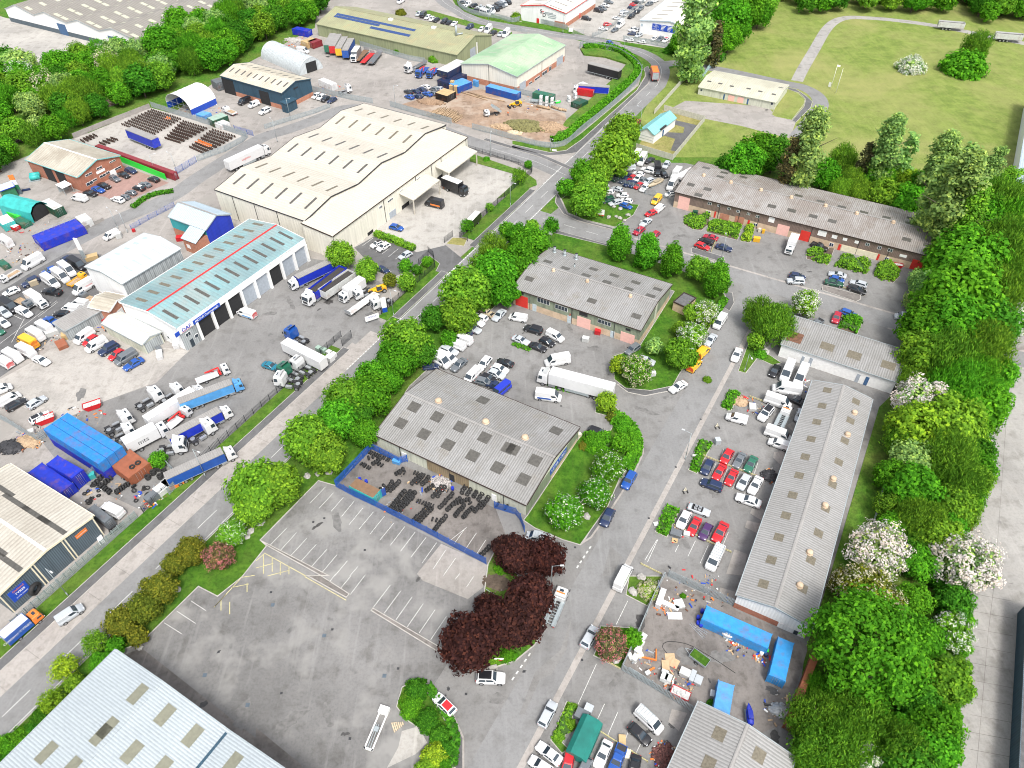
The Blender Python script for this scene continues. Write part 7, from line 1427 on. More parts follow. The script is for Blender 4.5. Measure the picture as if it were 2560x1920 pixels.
def container(px, label, col, h=2.6, z0=0.0, name='shipping_container', cat='container', mat='corrugated', bl=False, ribs=True, roofcol=None, cap=None):
 P = [U(*q, z0+h) for q in parse(px)]; u = P[1]-P[0]; W = u.length; u.normalize(); n = Vector((-u.y, u.x, 0)); D = (P[2]-P[0 if bl else 1]).dot(n); sg = 1
 if D < 0: P[0] = P[0]+n*D; D = -D
 if cap:
  if D > cap: D = cap
 t = thing(name, label, cat, (P[0].x, P[0].y, z0), math.atan2(u.y, u.x)); mb = MB(); mb.box(0, W, 0, D, .12, h-.04); mb.build('body', mat, t, CN[col])
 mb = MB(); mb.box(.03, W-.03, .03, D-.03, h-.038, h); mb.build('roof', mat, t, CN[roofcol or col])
 if ribs:
  mb = MB()
  for L, f in ((W, 0), (D, 1)):
   k = int(L/.4)
   for i in range(k):
    x = (i+.5)*L/k
    for y in ((-.025, D+.025) if f == 0 else (-.025, W+.025)):
     if f == 0: mb.box(x-.07, x+.07, y-.024, y+.024, .25, h-.2)
     else: mb.box(y-.024, y+.024, x-.07, x+.07, .25, h-.2)
  mb.build('ribs', mat, t, CN[col])
  mb = MB()
  for x in (0, W):
   for y in (0, D): mb.box(x-.07, x+.07, y-.07, y+.07, 0, h+.01)
  mb.build('corner_posts', mat, t, CN[col])
  e = 0 if W > D else 1; mb = MB()
  if e == 0:
   for y in (D*.3, D*.45, D*.55, D*.7): mb.cyl((W+.09, y, .3), (W+.09, y, h-.2), .025, n=6)
  else:
   for x in (W*.3, W*.45, W*.55, W*.7): mb.cyl((x, -.09, .3), (x, -.09, h-.2), .025, n=6)
  mb.build('lock_bars', 'metal', t)
 else:
  for f in (.2, .6): mb = MB(); mb.box(W*f, W*f+1.0, -.05, -.004, 1.1, 1.9); mb.build('window', 'glass_dark', t)
 return t
CT = container
CT('A1 310 248 436 272 420 240', 'royal blue container behind the tan and maroon containers', 'royal blue'); CT('A1 386 352 440 370 480 322', 'tan container beside the maroon container', 'tan', cap=6); CT('A1 440 355 490 372 540 335', 'maroon container beside the tan container', 'maroon', cap=6); CT('A1 538 688 650 735 676 708', 'white box container by the yard fence', 'white')
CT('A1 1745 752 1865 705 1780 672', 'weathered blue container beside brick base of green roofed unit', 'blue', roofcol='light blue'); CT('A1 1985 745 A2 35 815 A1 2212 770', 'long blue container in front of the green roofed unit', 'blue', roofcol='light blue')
CT('A2 178 800 345 835 380 812', 'bright green container behind the white tanks', 'green'); CT('A2 565 765 700 785 712 772', 'red container with two round lamps by the blue lorry', 'red'); CT('A2 512 880 585 905 620 855', 'dark green open skip container beside white bags', 'dark green', 2.0); CT('A2 570 718 630 745 640 715', 'white glazed cabin in front of the blue lorry', 'white', name='site_cabin', cat='cabin', ribs=False)
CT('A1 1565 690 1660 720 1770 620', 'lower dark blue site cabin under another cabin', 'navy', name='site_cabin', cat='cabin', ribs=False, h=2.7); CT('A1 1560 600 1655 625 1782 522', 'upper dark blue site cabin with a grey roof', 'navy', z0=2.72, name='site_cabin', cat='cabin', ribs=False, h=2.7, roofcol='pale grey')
CT('A1 1550 800 1650 830 1658 770', 'dark open shed container beside the pallet stack', 'black', roofcol='tan')
q0 = [U('C0', 372, 388, 5.3), U('C0', 848, 690, 5.3)]; uu = (q0[1]-q0[0]).normalized(); vv = Vector((-uu.y, uu.x, 0)); Dk = (U('C0', 1030, 515, 5.3)-q0[1]).dot(vv)
def CTw(o, W, D, label, col, z0, h=2.6, roofcol=None):
 P_ = [o, o+uu*W, o+uu*W+vv*D]; t = thing('shipping_container', label, 'container', (o.x, o.y, z0), math.atan2(uu.y, uu.x)); mb = MB(); mb.box(0, W, 0, D, .05, h-.03); mb.build('body', 'corrugated', t, CN[col])
 mb = MB(); mb.box(.03, W-.03, .03, D-.03, h-.028, h); mb.build('roof', 'corrugated', t, CN[roofcol or col]); mb = MB()
 for i in range(int(W/.4)):
  x = (i+.5)*.4
  for y in (-.025, D+.025): mb.box(x-.07, x+.07, y-.02, y+.02, .25, h-.2)
 mb.build('ribs', 'corrugated', t, CN[col]); return t
Wk = (q0[1]-q0[0]).length; n = max(3, round(Dk/2.5)); ORD = ['nearest the cabins', 'second from the open yard', 'third from the open yard', 'fourth from the open yard', 'fifth from the open yard', 'sixth row', 'seventh row', 'eighth row']
CN['sky blue'] = (.02, .2, .55)
for i in range(n):
 o = q0[0]+vv*(Dk/n*i); o.z = 0
 for k in range(2): CTw(o, Wk, Dk/n-.06, ('upper' if k else 'lower')+' blue container in the tall stack, '+ORD[i], 'royal blue' if not k else 'sky blue', 2.62*k, roofcol='sky blue')
CT('C0 240 765 510 950 620 850', 'low royal blue container below the taller pair', 'royal blue'); CT('C0 400 690 620 815 720 740', 'upper royal blue container beside the cream shed', 'royal blue', z0=0, h=3.6); CT('C0 940 690 1110 815 1290 680', 'rusty red double container with tyres on its roof', 'rusty', 2.6, roofcol='rusty'); CT('C0 750 1085 900 1200 985 1165', 'blue grey container with loose tyres on top by tyre shop', 'grey', cap=5)
CT('A0 820 1258 1490 1500 1520 1480', 'long row of red containers with a green covered side', 'maroon', 2.6, cap=2.6)
mb = MB(); a, b = U('A0', 1050, 1400), U('A0', 1440, 1555); d = (b-a); mb.beam((0, 0, 1.1), d+Vector((0, 0, 1.1)), .1, 2.2); CN['vivid green'] = (.02, .62, .05); at_origin(mb, 'green_hoarding', 'plastic', a, 0, 'bright green hoarding in front of the red container row', 'hoarding', color=CN['vivid green'])
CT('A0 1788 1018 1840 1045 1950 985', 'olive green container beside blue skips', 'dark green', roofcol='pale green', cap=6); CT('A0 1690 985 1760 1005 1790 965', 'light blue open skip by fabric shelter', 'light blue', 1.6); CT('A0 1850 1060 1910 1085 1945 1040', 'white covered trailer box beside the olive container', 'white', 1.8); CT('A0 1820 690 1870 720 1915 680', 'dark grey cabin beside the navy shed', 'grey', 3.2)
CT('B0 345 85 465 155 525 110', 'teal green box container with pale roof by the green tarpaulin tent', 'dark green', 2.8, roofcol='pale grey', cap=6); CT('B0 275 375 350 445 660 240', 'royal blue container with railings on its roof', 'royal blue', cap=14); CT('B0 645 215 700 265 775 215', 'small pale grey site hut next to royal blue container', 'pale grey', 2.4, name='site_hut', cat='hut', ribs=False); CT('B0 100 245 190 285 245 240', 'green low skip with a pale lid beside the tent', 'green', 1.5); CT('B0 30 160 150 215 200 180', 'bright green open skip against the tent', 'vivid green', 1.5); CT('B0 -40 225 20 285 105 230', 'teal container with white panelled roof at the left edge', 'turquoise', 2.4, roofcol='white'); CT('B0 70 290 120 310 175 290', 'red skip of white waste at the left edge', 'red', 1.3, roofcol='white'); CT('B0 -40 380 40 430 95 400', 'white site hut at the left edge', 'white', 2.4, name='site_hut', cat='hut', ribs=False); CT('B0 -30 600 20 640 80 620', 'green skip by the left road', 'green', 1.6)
CT('C1 805 880 1010 985 1070 910', 'turquoise container with a rusty roof in the tyre yard', 'turquoise', 2.5, roofcol='brown', cap=2.5); mb = MB(); mb.box(0, 1.2, -.05, .05, .2, 2.4); at_origin(mb, 'container_door', 'corrugated', U('C1', 1080, 985), .6, 'open blue container door leaf standing beside turquoise container', 'door', color=CN['blue'])
CN['worn blue'] = (.03, .27, .62)
CT('D2 1640 370 D3 0 625 80 520', 'long weathered blue container along the scrap yard edge', 'worn blue', 2.5); CT('D3 10 850 150 910 250 590', 'blue container with pipes on its roof', 'worn blue', 2.5); CT('D2 1740 1150 1880 1200 1962 960', 'rust streaked blue container by the bottom unit', 'light blue', 2.5); CT('D3 155 1255 215 1290 400 690', 'long rusty red container under the trees', 'rusty', 2.5, cap=14)
def skip(t, x, y, rz, label, col='red', s=1.0, load='matt'):
 o = thing('skip', label, 'skip', U(t, x, y), rz); mb = MB(); mb.loft([[(-1.2, -.85, .1), (1.2, -.85, .1), (1.2, .85, .1), (-1.2, .85, .1)], [(-1.9, -.9, 1.3), (1.9, -.9, 1.3), (1.9, .9, 1.3), (-1.9, .9, 1.3)]], 0, False, True, False); mb.build('body', 'plastic', o, CN[col])
 mb = MB(); mb.quad([(-1.75, -.88, 1.1), (1.75, -.88, 1.1), (1.75, .88, 1.1), (-1.75, .88, 1.1)])
 for i in range(14): mb.blob((random.uniform(-1.4, 1.4), random.uniform(-.6, .6), 1.15), .3, .3, .25, jit=.3)
 mb.build('load', load, o, CN['pale grey']); mb = MB(); mb.box(-1.92, 1.92, -.95, -.88, 1.25, 1.36); mb.box(-1.92, 1.92, .88, .95, 1.25, 1.36); mb.build('rim_rail', 'plastic', o, CN[col]); o.scale = (s,)*3
skip('C0', 810, 205, .5, 'red skip heaped with white bags on the gravel lot'); skip('C0', 405, 325, .6, 'red skip against the blue container stack'); skip('D2', 1450, 1030, -.5, 'red open skip of scrap at palisade fence', 'red', .8); skip('B3', 1110, 650, -.3, 'small red and black covered skip at the workshop row', 'red', .75); skip('A2', 395, 890, .3, 'green waste skip beside white tanks', 'vivid green', .6)
TY = MB(); TY.torus((0, 0, 0), (0, 1, 0), .37, .135, 14, 6); TY = TY.mesh('tyre', 'rubber'); TYN = [0]
def tyre(p, rz, tilt, sc, label, group):
 o = bpy.data.objects.new('tyre', TY); COL.objects.link(o); o.location = p; o.rotation_euler = (tilt, 0, rz); o.scale = (sc,)*3; tag(o, label, 'tyre', group); TYN[0] += 1
def tyre_row(a, b, n, label, group, sc=1.0, lean=-.35):
 A, B = PT(a)[0], PT(b)[0]; d = B-A; rz = math.atan2(d.y, d.x)-math.pi/2
 n = max(1, round(n*.82))
 for i in range(n): q = A+d*(i/max(1, n-1)); tyre((q.x+random.uniform(-.08, .08), q.y+random.uniform(-.08, .08), .5*sc), rz+random.uniform(-.12, .12), lean+random.uniform(-.1, .1), sc*random.uniform(.94, 1.06), label, group)
def tyre_heap(c, r, n, label, group, sc=1.0, layers=2):
 C0 = PT(c)[0]
 for i in range(n):
  a = random.random()*6.28; k = r*math.sqrt(random.random()); z = (.2+.3*random.randrange(layers))*sc
  tyre((C0.x+k*math.cos(a), C0.y+k*math.sin(a), z), random.random()*6.28, random.choice((1.57, 1.3, .5, 1.8)), sc*random.uniform(.85, 1.1), label, group)
G1 = 'tyres in the blue fenced yard'
for a, b, n in (('C1 985 600', 'C1 1150 670', 12), ('C1 975 650', 'C1 1010 640', 3), ('C1 1015 700', 'C1 1070 660', 5), ('C1 1050 690', 'C1 1090 715', 4), ('C1 910 700', 'C1 985 740', 6)): tyre_row(a, b, n, 'black lorry tyre in leaning rows in the blue fenced yard corner', G1)
for a, b, n in (('C1 1210 790', 'C1 1270 750', 5), ('C1 1255 775', 'C1 1285 780', 3), ('C1 1350 870', 'C1 1420 800', 6), ('C1 1390 865', 'C1 1440 800', 6), ('C1 1440 880', 'C1 1495 815', 6), ('C1 1370 775', 'C1 1450 805', 5)): tyre_row(a, b, n, 'black lorry tyre in short leaning rows below the tan wall', G1)
for a, b, n in (('C1 1080 920', 'C1 1110 890', 3), ('C1 1130 930', 'C1 1180 855', 6), ('C1 1160 935', 'C1 1240 855', 7)): tyre_row(a, b, n, 'black lorry tyre standing behind the turquoise container', G1)
for a, b, n in (('C1 1165 1085', 'C1 1285 935', 15), ('C1 1200 1110', 'C1 1340 940', 17), ('C1 1245 1105', 'C1 1375 950', 16), ('C1 1300 1045', 'C1 1360 985', 6)): tyre_row(a, b, n, 'black lorry tyre in the long double row by the blue fence', G1)
for a, b, n in (('C1 1360 1190', 'C1 1500 1060', 11), ('C1 1410 1200', 'C1 1520 1090', 9), ('C1 1400 1020', 'C1 1530 1070', 8), ('C1 1530 1180', 'C1 1600 1190', 4), ('C1 1540 1280', 'C1 1640 1155', 10)): tyre_row(a, b, n, 'black lorry tyre in bent rows in the middle of the blue yard', G1)
for a, b, n in (('C1 1470 930', 'C1 1530 890', 5), ('C1 1530 985', 'C1 1600 900', 6), ('C1 1570 980', 'C1 1630 900', 5)): tyre_row(a, b, n, 'pale worn tyre in rows beside the rubbish heap', G1)
for a, b, n in (('C1 1780 950', 'C1 1815 890', 5), ('C1 1830 965', 'C1 1870 905', 5), ('C1 1880 985', 'C1 1920 930', 5), ('C1 1920 1010', 'C1 1960 960', 4), ('C1 1590 1080', 'C1 1700 960', 9), ('C1 1650 1100', 'C1 1760 1000', 9), ('C1 1720 1150', 'C1 1800 1060', 8), ('C1 1790 1165', 'C1 1870 1080', 8), ('C1 1890 1110', 'C1 1960 1030', 7), ('C1 1950 1080', 'C1 2010 990', 7), ('C1 1700 1050', 'C1 1840 1010', 8), ('C1 1820 1010', 'C1 1850 1040', 3)): tyre_row(a, b, n, 'black lorry tyre in the tangled rows by the green wall', G1)
tyre_row('C1 1950 1490', 'C1 2010 1420', 5, 'black tyre half hidden by the purple tree', G1); tyre_row('C1 2090 1060', 'C1 2160 1080', 2, 'large tyre leaning at the depot corner', G1, 1.4)
G2 = 'tyres beside the tyre fitting shed'
for a, b, n in (('C0 820 880', 'C0 960 740', 9), ('C0 870 900', 'C0 960 830', 6), ('C0 890 900', 'C0 960 950', 6), ('C0 1010 950', 'C0 1110 880', 7), ('C0 1100 830', 'C0 1160 900', 4)): tyre_row(a, b, n, 'big black tyre in loose rows below the red container', G2, 1.15)
tyre_heap('C0 790 950', 2.6, 12, 'mixed scrap wheel in the heap beside the cream shed', G2, .85, 2)
for x, y in ((1285, 820), (1330, 780), (1375, 745), (1420, 770), (1390, 815)):
 for k in range(3):
  p = U('C0', x, y); tyre((p.x, p.y, .22+.36*k), 0, 1.57, 1.15, 'tractor tyre stacked flat in the piles by white bags', G2)
tyre_heap('C0 1240 950', 2.0, 8, 'black tyre in the heap behind the palisade bend', G2, 1.0, 2); tyre_row('C0 960 1290', 'C0 1050 1240', 6, 'black tyre in the pile against the grey container', G2, 1.1)
tyre_row('D0 330 145', 'D0 345 150', 1, 'huge earthmover tyre leaning on the slate wall', G2, 2.6, -.15)
for (x, y) in ((1140, 715), (1190, 680)): p = U('C0', x, y, 2.8); tyre((p.x, p.y, 2.8), 0, 1.57, 1.2, 'yellow hubbed tractor tyre on the red container roof', G2)
WS = MB(); WS.cyl((0, -.98, 0), (0, .98, 0), .08, n=6)
for y in (-.75, .75): WS.cyl((0, y-.065, 0), (0, y+.065, 0), .46, n=12, mi=0); WS.cyl((0, y-.08, 0), (0, y+.08, 0), .2, n=8, mi=1)
WS = WS.mesh('wheelset', ['brown_rust', 'rust']); WSr = WS.copy(); WSr.materials[1] = MATS['orange_plastic']; WSr.materials[0] = MATS['orange_plastic']
def wheelsets(quad, nu, nv, label, red=()):
 a, b, c, d = PT(quad); ax = (b-a); rz = math.atan2(ax.y, ax.x)-math.pi/2
 for i in range(nu):
  for j in range(nv):
   u, v = (i+.5)/nu, (j+.5)/nv; p = (a*(1-u)+b*u)*(1-v)+(d*(1-u)+c*u)*v; r = (i, j) in red
   o = bpy.data.objects.new('wheelset', WSr if r else WS); COL.objects.link(o); o.location = (p.x, p.y, .46+.02); o.rotation_euler = (0, 0, rz+math.pi/2); tag(o, 'orange painted rail wheelset among the rusty rows' if r else label, 'wheelset', 'rail wheelsets in the fenced yard')
wheelsets('A0 1305 955 1570 1040 1320 1185 1050 1080', 13, 9, 'rusty rail wheelset in the far rows behind the blue trailer', ((9, 1), (8, 1))); wheelsets('A0 1575 1050 1800 1120 1560 1245 1430 1205', 10, 7, 'rusty rail wheelset in the middle rows along the palisade'); wheelsets('A0 1830 1125 2045 1190 1770 1340 1640 1280', 9, 8, 'rusty rail wheelset in the near rows by the fence corner', tuple((i, 5) for i in range(7)))
wheelsets('A0 800 1170 845 1190 740 1240 700 1215', 3, 4, 'rusty rail wheelset in the small group behind the brick workshop'); wheelsets('A0 960 1200 1030 1220 910 1260 860 1240', 4, 3, 'rusty rail wheelset in the group above the red containers')
random.seed(21); LG = MB(); LG.cyl((-2.6, 0, 0), (2.6, 0, 0), .17, .13, 7, 0, capm=1); LG = LG.mesh('log', ['timber', 'timber_pale'])
a, b = U('A1', 1480, 985), U('A1', 1750, 1050); d = (b-a); L = d.length; d /= L; n = Vector((-d.y, d.x, 0))
for lay in range(6):
 k = 17-2*lay
 for i in range(k):
  p = a+d*(L*(i+.5+lay)/17)+n*random.uniform(1.2, 2.6); o = bpy.data.objects.new('log', LG); COL.objects.link(o); o.location = (p.x, p.y, .18+lay*.3); o.rotation_euler = (random.uniform(-.04, .04), random.uniform(-.06, .06), math.atan2(n.y, n.x)+random.uniform(-.16, .16)); o.scale = (random.uniform(.9, 1.25), 1.1, 1.1); tag(o, 'pale cut log in the big pile behind the palisade fence', 'log', 'logs in the big pile')
for s_, lab in (('A2 215 925 330 950', 'thick pale tree trunk lying left of the log pair'), ('A2 340 930 430 960', 'thick tree trunk lying below the white tanks'), ('A2 400 950 470 965', 'short thick trunk end beside white blocks')):
 p, q = PT(s_); mb = MB(); mb.cyl(p-p+Vector((0, 0, .5)), q-p+Vector((0, 0, .5)), .5, .42, 9, 0, capm=1); at_origin(mb, 'felled_log', ['timber', 'timber_pale'], p, 0, lab, 'log')
for s_, lab in (('A1 1740 790 2000 870', 'first long pale pole lying by the blue container'), ('A1 1830 800 2120 875', 'second long pole nearer the blue container'), ('A1 1900 830 2150 880', 'third long grey pole nearest the telehandler')):
 p, q = PT(s_); mb = MB(); mb.cyl(Vector((0, 0, .25)), q-p+Vector((0, 0, .25)), .22, .18, 7); at_origin(mb, 'pole', 'timber', p, 0, lab, 'pole')
def mound(px, rx, ry, h, mat, label, cat, name, n=60, sz=.5):
 c = PT(px)[0]; mb = MB(); rng = random.Random(n)
 rings = []
 for k, z in ((1.0, -.02), (.85, .35), (.6, .7), (.3, .95), (.05, 1.0)):
  rings.append([(rx*k*math.cos(t)*rng.uniform(.85, 1.1), ry*k*math.sin(t)*rng.uniform(.85, 1.1), h*z*rng.uniform(.85, 1.05)) for t in [6.283*i/14 for i in range(14)]])
 mb.loft(rings, 0, False)
 for _ in range(n):
  t = rng.random()*6.28; k = math.sqrt(rng.random()); z = h*(1-k*.9)
  mb.blob((rx*k*math.cos(t), ry*k*math.sin(t), z), sz*rng.uniform(.5, 1.2), sz*rng.uniform(.5, 1.2), sz*.6, jit=.4, nu=5, nv=4)
 at_origin(mb, name, mat, c, -.3, label, cat)
plain('rubbish_mix', (.5, .47, .46), .6, var=.95, s=4); plain('scrap_mix', (.16, .06, .05), .7, var=.9, s=3); plain('brush', (.19, .18, .07), .95, var=.6, s=1.5); plain('chip', (.36, .25, .16), .95, var=.5, s=2); plain('earth', (.3, .2, .13), .95, var=.4)
mound('A2 130 1095', 9, 4.5, 2.2, 'brush', 'heap of cut green brush in the earth yard', 'heap', 'brush_heap', 150, .6); mound('A2 330 1110', 7.5, 4, 2.4, 'chip', 'heap of brown wood chip beside the bank', 'heap', 'chip_heap', 130, .5); mound('A1 1510 885', 6, 2.2, 1.4, 'earth', 'ridge of brown earth behind the log pile', 'heap', 'earth_heap', 60, .5); mound('A1 2130 1100', 4.5, 2, 1.2, 'timber', 'heap of cut stumps at the earth yard gate', 'heap', 'stump_heap', 50, .5); mound('A2 20 1150', 3, 1.6, .9, 'timber_pale', 'heap of pale sawn rings by the palisade', 'heap', 'stump_heap', 30, .45)
mound('C1 1590 850', 2.3, 1.5, .45, 'rubbish_mix', 'heap of white plastic rubbish at the open doorway', 'heap', 'rubbish_heap', 90, .22); mound('C0 250 500', 3, 1.6, .8, 'timber', 'heap of broken timber behind the blue containers', 'heap', 'timber_heap', 60, .35); mound('C0 95 550', 3, 2, 1.0, 'dark_metal', 'heap of dark machinery parts at the left edge', 'heap', 'scrap_heap', 50, .4); mound('D3 100 1160', 1.8, 1.2, .6, 'metal', 'heap of tangled metal beside the red container', 'heap', 'scrap_heap', 40, .25); mound('D2 1320 1560', 1.9, 1.9, .6, 'scrap_mix', 'heap of dark red scrap in the walled bay', 'heap', 'scrap_heap', 40, .4); mound('C3 20 800', 2, 1.6, 1.0, 'dark_metal', 'heap of dark engine parts beside the long unit', 'heap', 'scrap_heap', 40, .35); mound('C2 1960 150', 2.2, 1.6, .8, 'timber', 'heap of brown scrap in the planter corner', 'heap', 'scrap_heap', 40, .3); mound('A1 330 350', 5, 2, 1.2, 'stone', 'heap of grey rubble behind the tan container', 'heap', 'rubble_heap', 60, .5); mound('D1 2090 60', 3, 2, .4, 'soil', 'heap of dark bark under the purple tree', 'heap', 'bark_heap', 40, .25)
def tank_stack(t, x, y, rz, label, levels=1):
 p = U(t, x, y)
 for k in range(levels):
  o = thing('liquid_tank', (label if levels == 1 else ('lower ', 'middle ', 'top ')[k if k < levels-1 else 2]+label), 'tank', (p.x, p.y, 1.18*k), rz); mb = MB(); mb.box(-.5, .5, -.6, .6, .18, 1.12); mb.build('tank', 'white_paint', o); mb = MB()
  for z in (.2, .5, .8, 1.14):
   for sg in (-1, 1): mb.box(-.53, .53, sg*.62-.012, sg*.62+.012, z, z+.03); mb.box(sg*.52-.012, sg*.52+.012, -.62, .62, z, z+.03)
  mb.box(-.52, .52, -.6, .6, .02, .16); mb.build('cage', 'galv', o)
for i, (x, y) in enumerate(((250, 905), (300, 915), (345, 925))): tank_stack('A2', x, y, -.25, 'white caged tank in the '+('left', 'middle', 'right')[i]+' stack by the green container', 3)
for i, (x, y) in enumerate(((490, 880), (545, 850))): tank_stack('A2', x, y, .5, 'white caged tank in the '+('left', 'right')[i]+' stack by the red container', 2)
tank_stack('D2', 1310, 890, -.5, 'white cube tank left of the scrap appliances'); tank_stack('D2', 1345, 900, -.5, 'white cube tank against the scrap appliances')
def drum(t, x, y, col, label, h=.88, r=.3):
 o = thing('oil_drum', label, 'drum', U(t, x, y)); mb = MB(); mb.cyl((0, 0, .01), (0, 0, h), r, n=12)
 for z in (.3, .6): mb.cyl((0, 0, z*h/.88), (0, 0, z*h/.88+.03), r+.015, n=12)
 mb.build('body', 'plastic', o, CN[col]); mb = MB(); mb.cyl((0, 0, h+.002), (0, 0, h+.03), r*.9, n=12); mb.build('lid', 'matt', o, CN[col])
for t, x, y, c, l in (('D2', 1605, 370, 'royal blue', 'blue drum farthest from the container corner row'), ('D2', 1605, 415, 'royal blue', 'blue drum below the first two at the container corner'), ('D2', 1630, 435, 'royal blue', 'blue drum lowest at the long container corner'), ('D2', 1640, 315, 'royal blue', 'blue drum touching the top of the long container'), ('D2', 1730, 460, 'rusty', 'dark rusty barrel beside the long blue container'), ('D2', 1775, 475, 'orange', 'orange barrel beside the long blue container'), ('D2', 2150, 680, 'white', 'white drum at the far end of the long container'), ('D2', 2190, 690, 'navy', 'navy drum beside white drum'), ('D2', 2195, 660, 'vivid green', 'green drum by the long container end'), ('C1', 1700, 915, 'royal blue', 'blue drum outside the open tyre depot door'), ('C1', 900, 835, 'royal blue', 'blue drum at the turquoise container end'), ('C1', 955, 855, 'royal blue', 'blue drum near turquoise container door'), ('A2', 230, 790, 'royal blue', 'blue drum by the long green container')): drum(t, x, y, c, l)
def boxes(t, rows, name, cat, mat='matt'):
 for x, y, w, d, h, rz, col, label in rows:
  o = thing(name, label, cat, U(t, x, y), rz); mb = MB(); mb.box(-w/2, w/2, -d/2, d/2, .05, h); mb.build('body', mat, o, CN[col]); mb = MB(); mb.box(-w/2-.03, w/2+.03, -d/2-.03, d/2+.03, h+.002, h+.06); mb.build('lid', mat, o, CN[col])
  mb = MB(); mb.box(-w/2+.06, w/2-.06, -d/2-.02, -d/2-.003, .12, h-.08); mb.build('front_panel', mat, o, mul(CN[col], .8))
boxes('D2', [(1130, 545, 1.1, .9, 1.0, .9, 'pale grey', 'topmost grey appliance by the left scrap fence'), (1110, 600, 1.1, .9, .9, .9, 'pale grey', 'second grey appliance down the scrap fence row'), (1085, 655, 1.1, .9, .95, .9, 'white', 'third white appliance down the scrap fence row'), (1060, 720, 1.2, .9, .8, .9, 'pale grey', 'lowest grey appliance of the scrap fence row'), (1020, 705, .6, 1.1, .6, .3, 'white', 'white narrow appliance outside the fence row')], 'appliance', 'appliance')
boxes('D2', [(1490, 850, 1.6, 1.2, 1.0, -.5, 'pale grey', 'grey catering cabinet with blue cloth in the scrap heap'), (1555, 880, .7, 1.9, .9, -.5, 'silver', 'long steel cabinet beside the catering cabinet'), (1605, 915, 1.1, 1.4, .9, -.5, 'silver', 'steel cabinet at the right end of scrap'), (1320, 835, 1.1, .5, .5, -.45, 'pale grey', 'grey low cabinet above the two white cubes'), (1170, 845, .8, .6, .5, .5, 'pale grey', 'small grey box on the grass by palisade'), (1725, 1030, .6, 1.0, .8, -.3, 'silver', 'steel trolley near rust streaked container')], 'cabinet', 'cabinet')
boxes('D2', [(1280, 210, .9, 3.4, 1.2, -.45, 'white', 'long white freezer at the top of the scrap yard'), (1355, 260, 3.4, .8, .5, -.5, 'white', 'white barred frame lying by the traffic cones'), (1405, 350, 2.4, 1.2, .25, -.05, 'white', 'white board lying flat on the yard'), (1440, 250, 1.6, 1.6, .5, .2, 'pale grey', 'pale wrapped bundle near the scrap yard fence')], 'scrap_item', 'scrap')
boxes('D2', [(600, 1220, 1.9, 1.5, 1.3, -.5, 'grey', 'dark grey open bin at the lower forecourt bed'), (660, 1170, 1.2, 1.1, 1.5, -.5, 'silver', 'silver bin beside the dark open bin'), (950, 1430, 1.0, 1.6, .5, -.1, 'tan', 'stack of wooden pallets by the knee rail'), (1000, 1545, .8, 1.3, .5, -.15, 'cream', 'cream crate by the blue pickup')], 'bin', 'bin')
boxes('B2', [(740, 1225, 1.4, 1.1, 1.2, -.3, 'red', 'red wheeled bin outside the green fronted unit'), (2110, 425, 1.8, 1.2, 1.2, -.3, 'yellow', 'yellow skip bin with black lid by the bed'), (2135, 345, .7, .8, 1.1, -.3, 'cream', 'cream bin with blue lid on the left'), (2168, 355, .7, .8, 1.1, -.3, 'yellow', 'yellow bin with blue lid on the right'), (1580, 195, 1.5, 1.0, 1.2, -.3, 'dark green', 'dark green bin in the planting bed by pink door'), (635, 1290, 1.6, 1.1, 1.2, -.35, 'pale grey', 'small pale machine on the green unit forecourt'), (1215, 1585, 1.2, .9, 1.0, .1, 'white', 'white cabinet on the lawn by the yellow vans')], 'bin', 'bin')
boxes('C2', [(1770, 515, 1.0, 1.1, 1.4, .1, 'silver', 'silver cabinet beside the green planter'), (575, 455, 1.0, .7, .9, .4, 'cream', 'cream cabinet at the tyre depot corner'), (1415, 1300, 2.0, 1.4, .7, -.4, 'grey', 'grey stillage behind the red saloon row'), (1505, 1310, 1.1, .9, .8, -.3, 'pale grey', 'grey box beside the stillage'), (1405, 1355, 1.0, .9, .12, -.3, 'tan', 'wooden pallet lying below the stillage'), (1245, 1215, .9, .9, .2, .2, 'pale grey', 'small grey slab beside the lower planter'), (2075, 210, 1.4, 1.9, .7, -.2, 'pale grey', 'pallet of mixed rubbish by the knee rail')], 'yard_box', 'box')
boxes('B1', [(545, 1370, 1.1, 1.1, 1.1, -.6, 'pale green', 'first pale cab shell beyond the white trailer'), (590, 1385, 1.1, 1.1, 1.1, -.6, 'pale green', 'second pale cab shell beyond the white trailer'), (635, 1405, 1.1, 1.1, 1.1, -.6, 'pale grey', 'third pale cab shell beyond the white trailer'), (675, 1425, 1.1, 1.1, 1.1, -.6, 'white', 'white cab shell nearest the black fence'), (645, 1455, 1.6, 1.6, 1.4, -.6, 'white', 'white small cab by the white trailer rear')], 'cab_shell', 'cab')
boxes('A1', [(1690, 790, 1.4, 1.4, 2.4, -.3, 'tan', 'left stack of wooden pallets by the blue container'), (1730, 800, 1.4, 1.4, 2.6, -.3, 'tan', 'right stack of wooden pallets by the blue container'), (1700, 770, 1.4, 1.4, 3.2, -.3, 'tan', 'tallest stack of wooden pallets behind the other two')], 'pallet_stack', 'pallets')
boxes('A1', [(1890, 740, 1.1, 1.1, 2.2, -.3, 'light blue', 'left blue toilet cabin by the brick base'), (1912, 748, 1.1, 1.1, 2.2, -.3, 'light blue', 'right blue toilet cabin by the brick base')], 'toilet_cabin', 'cabin')
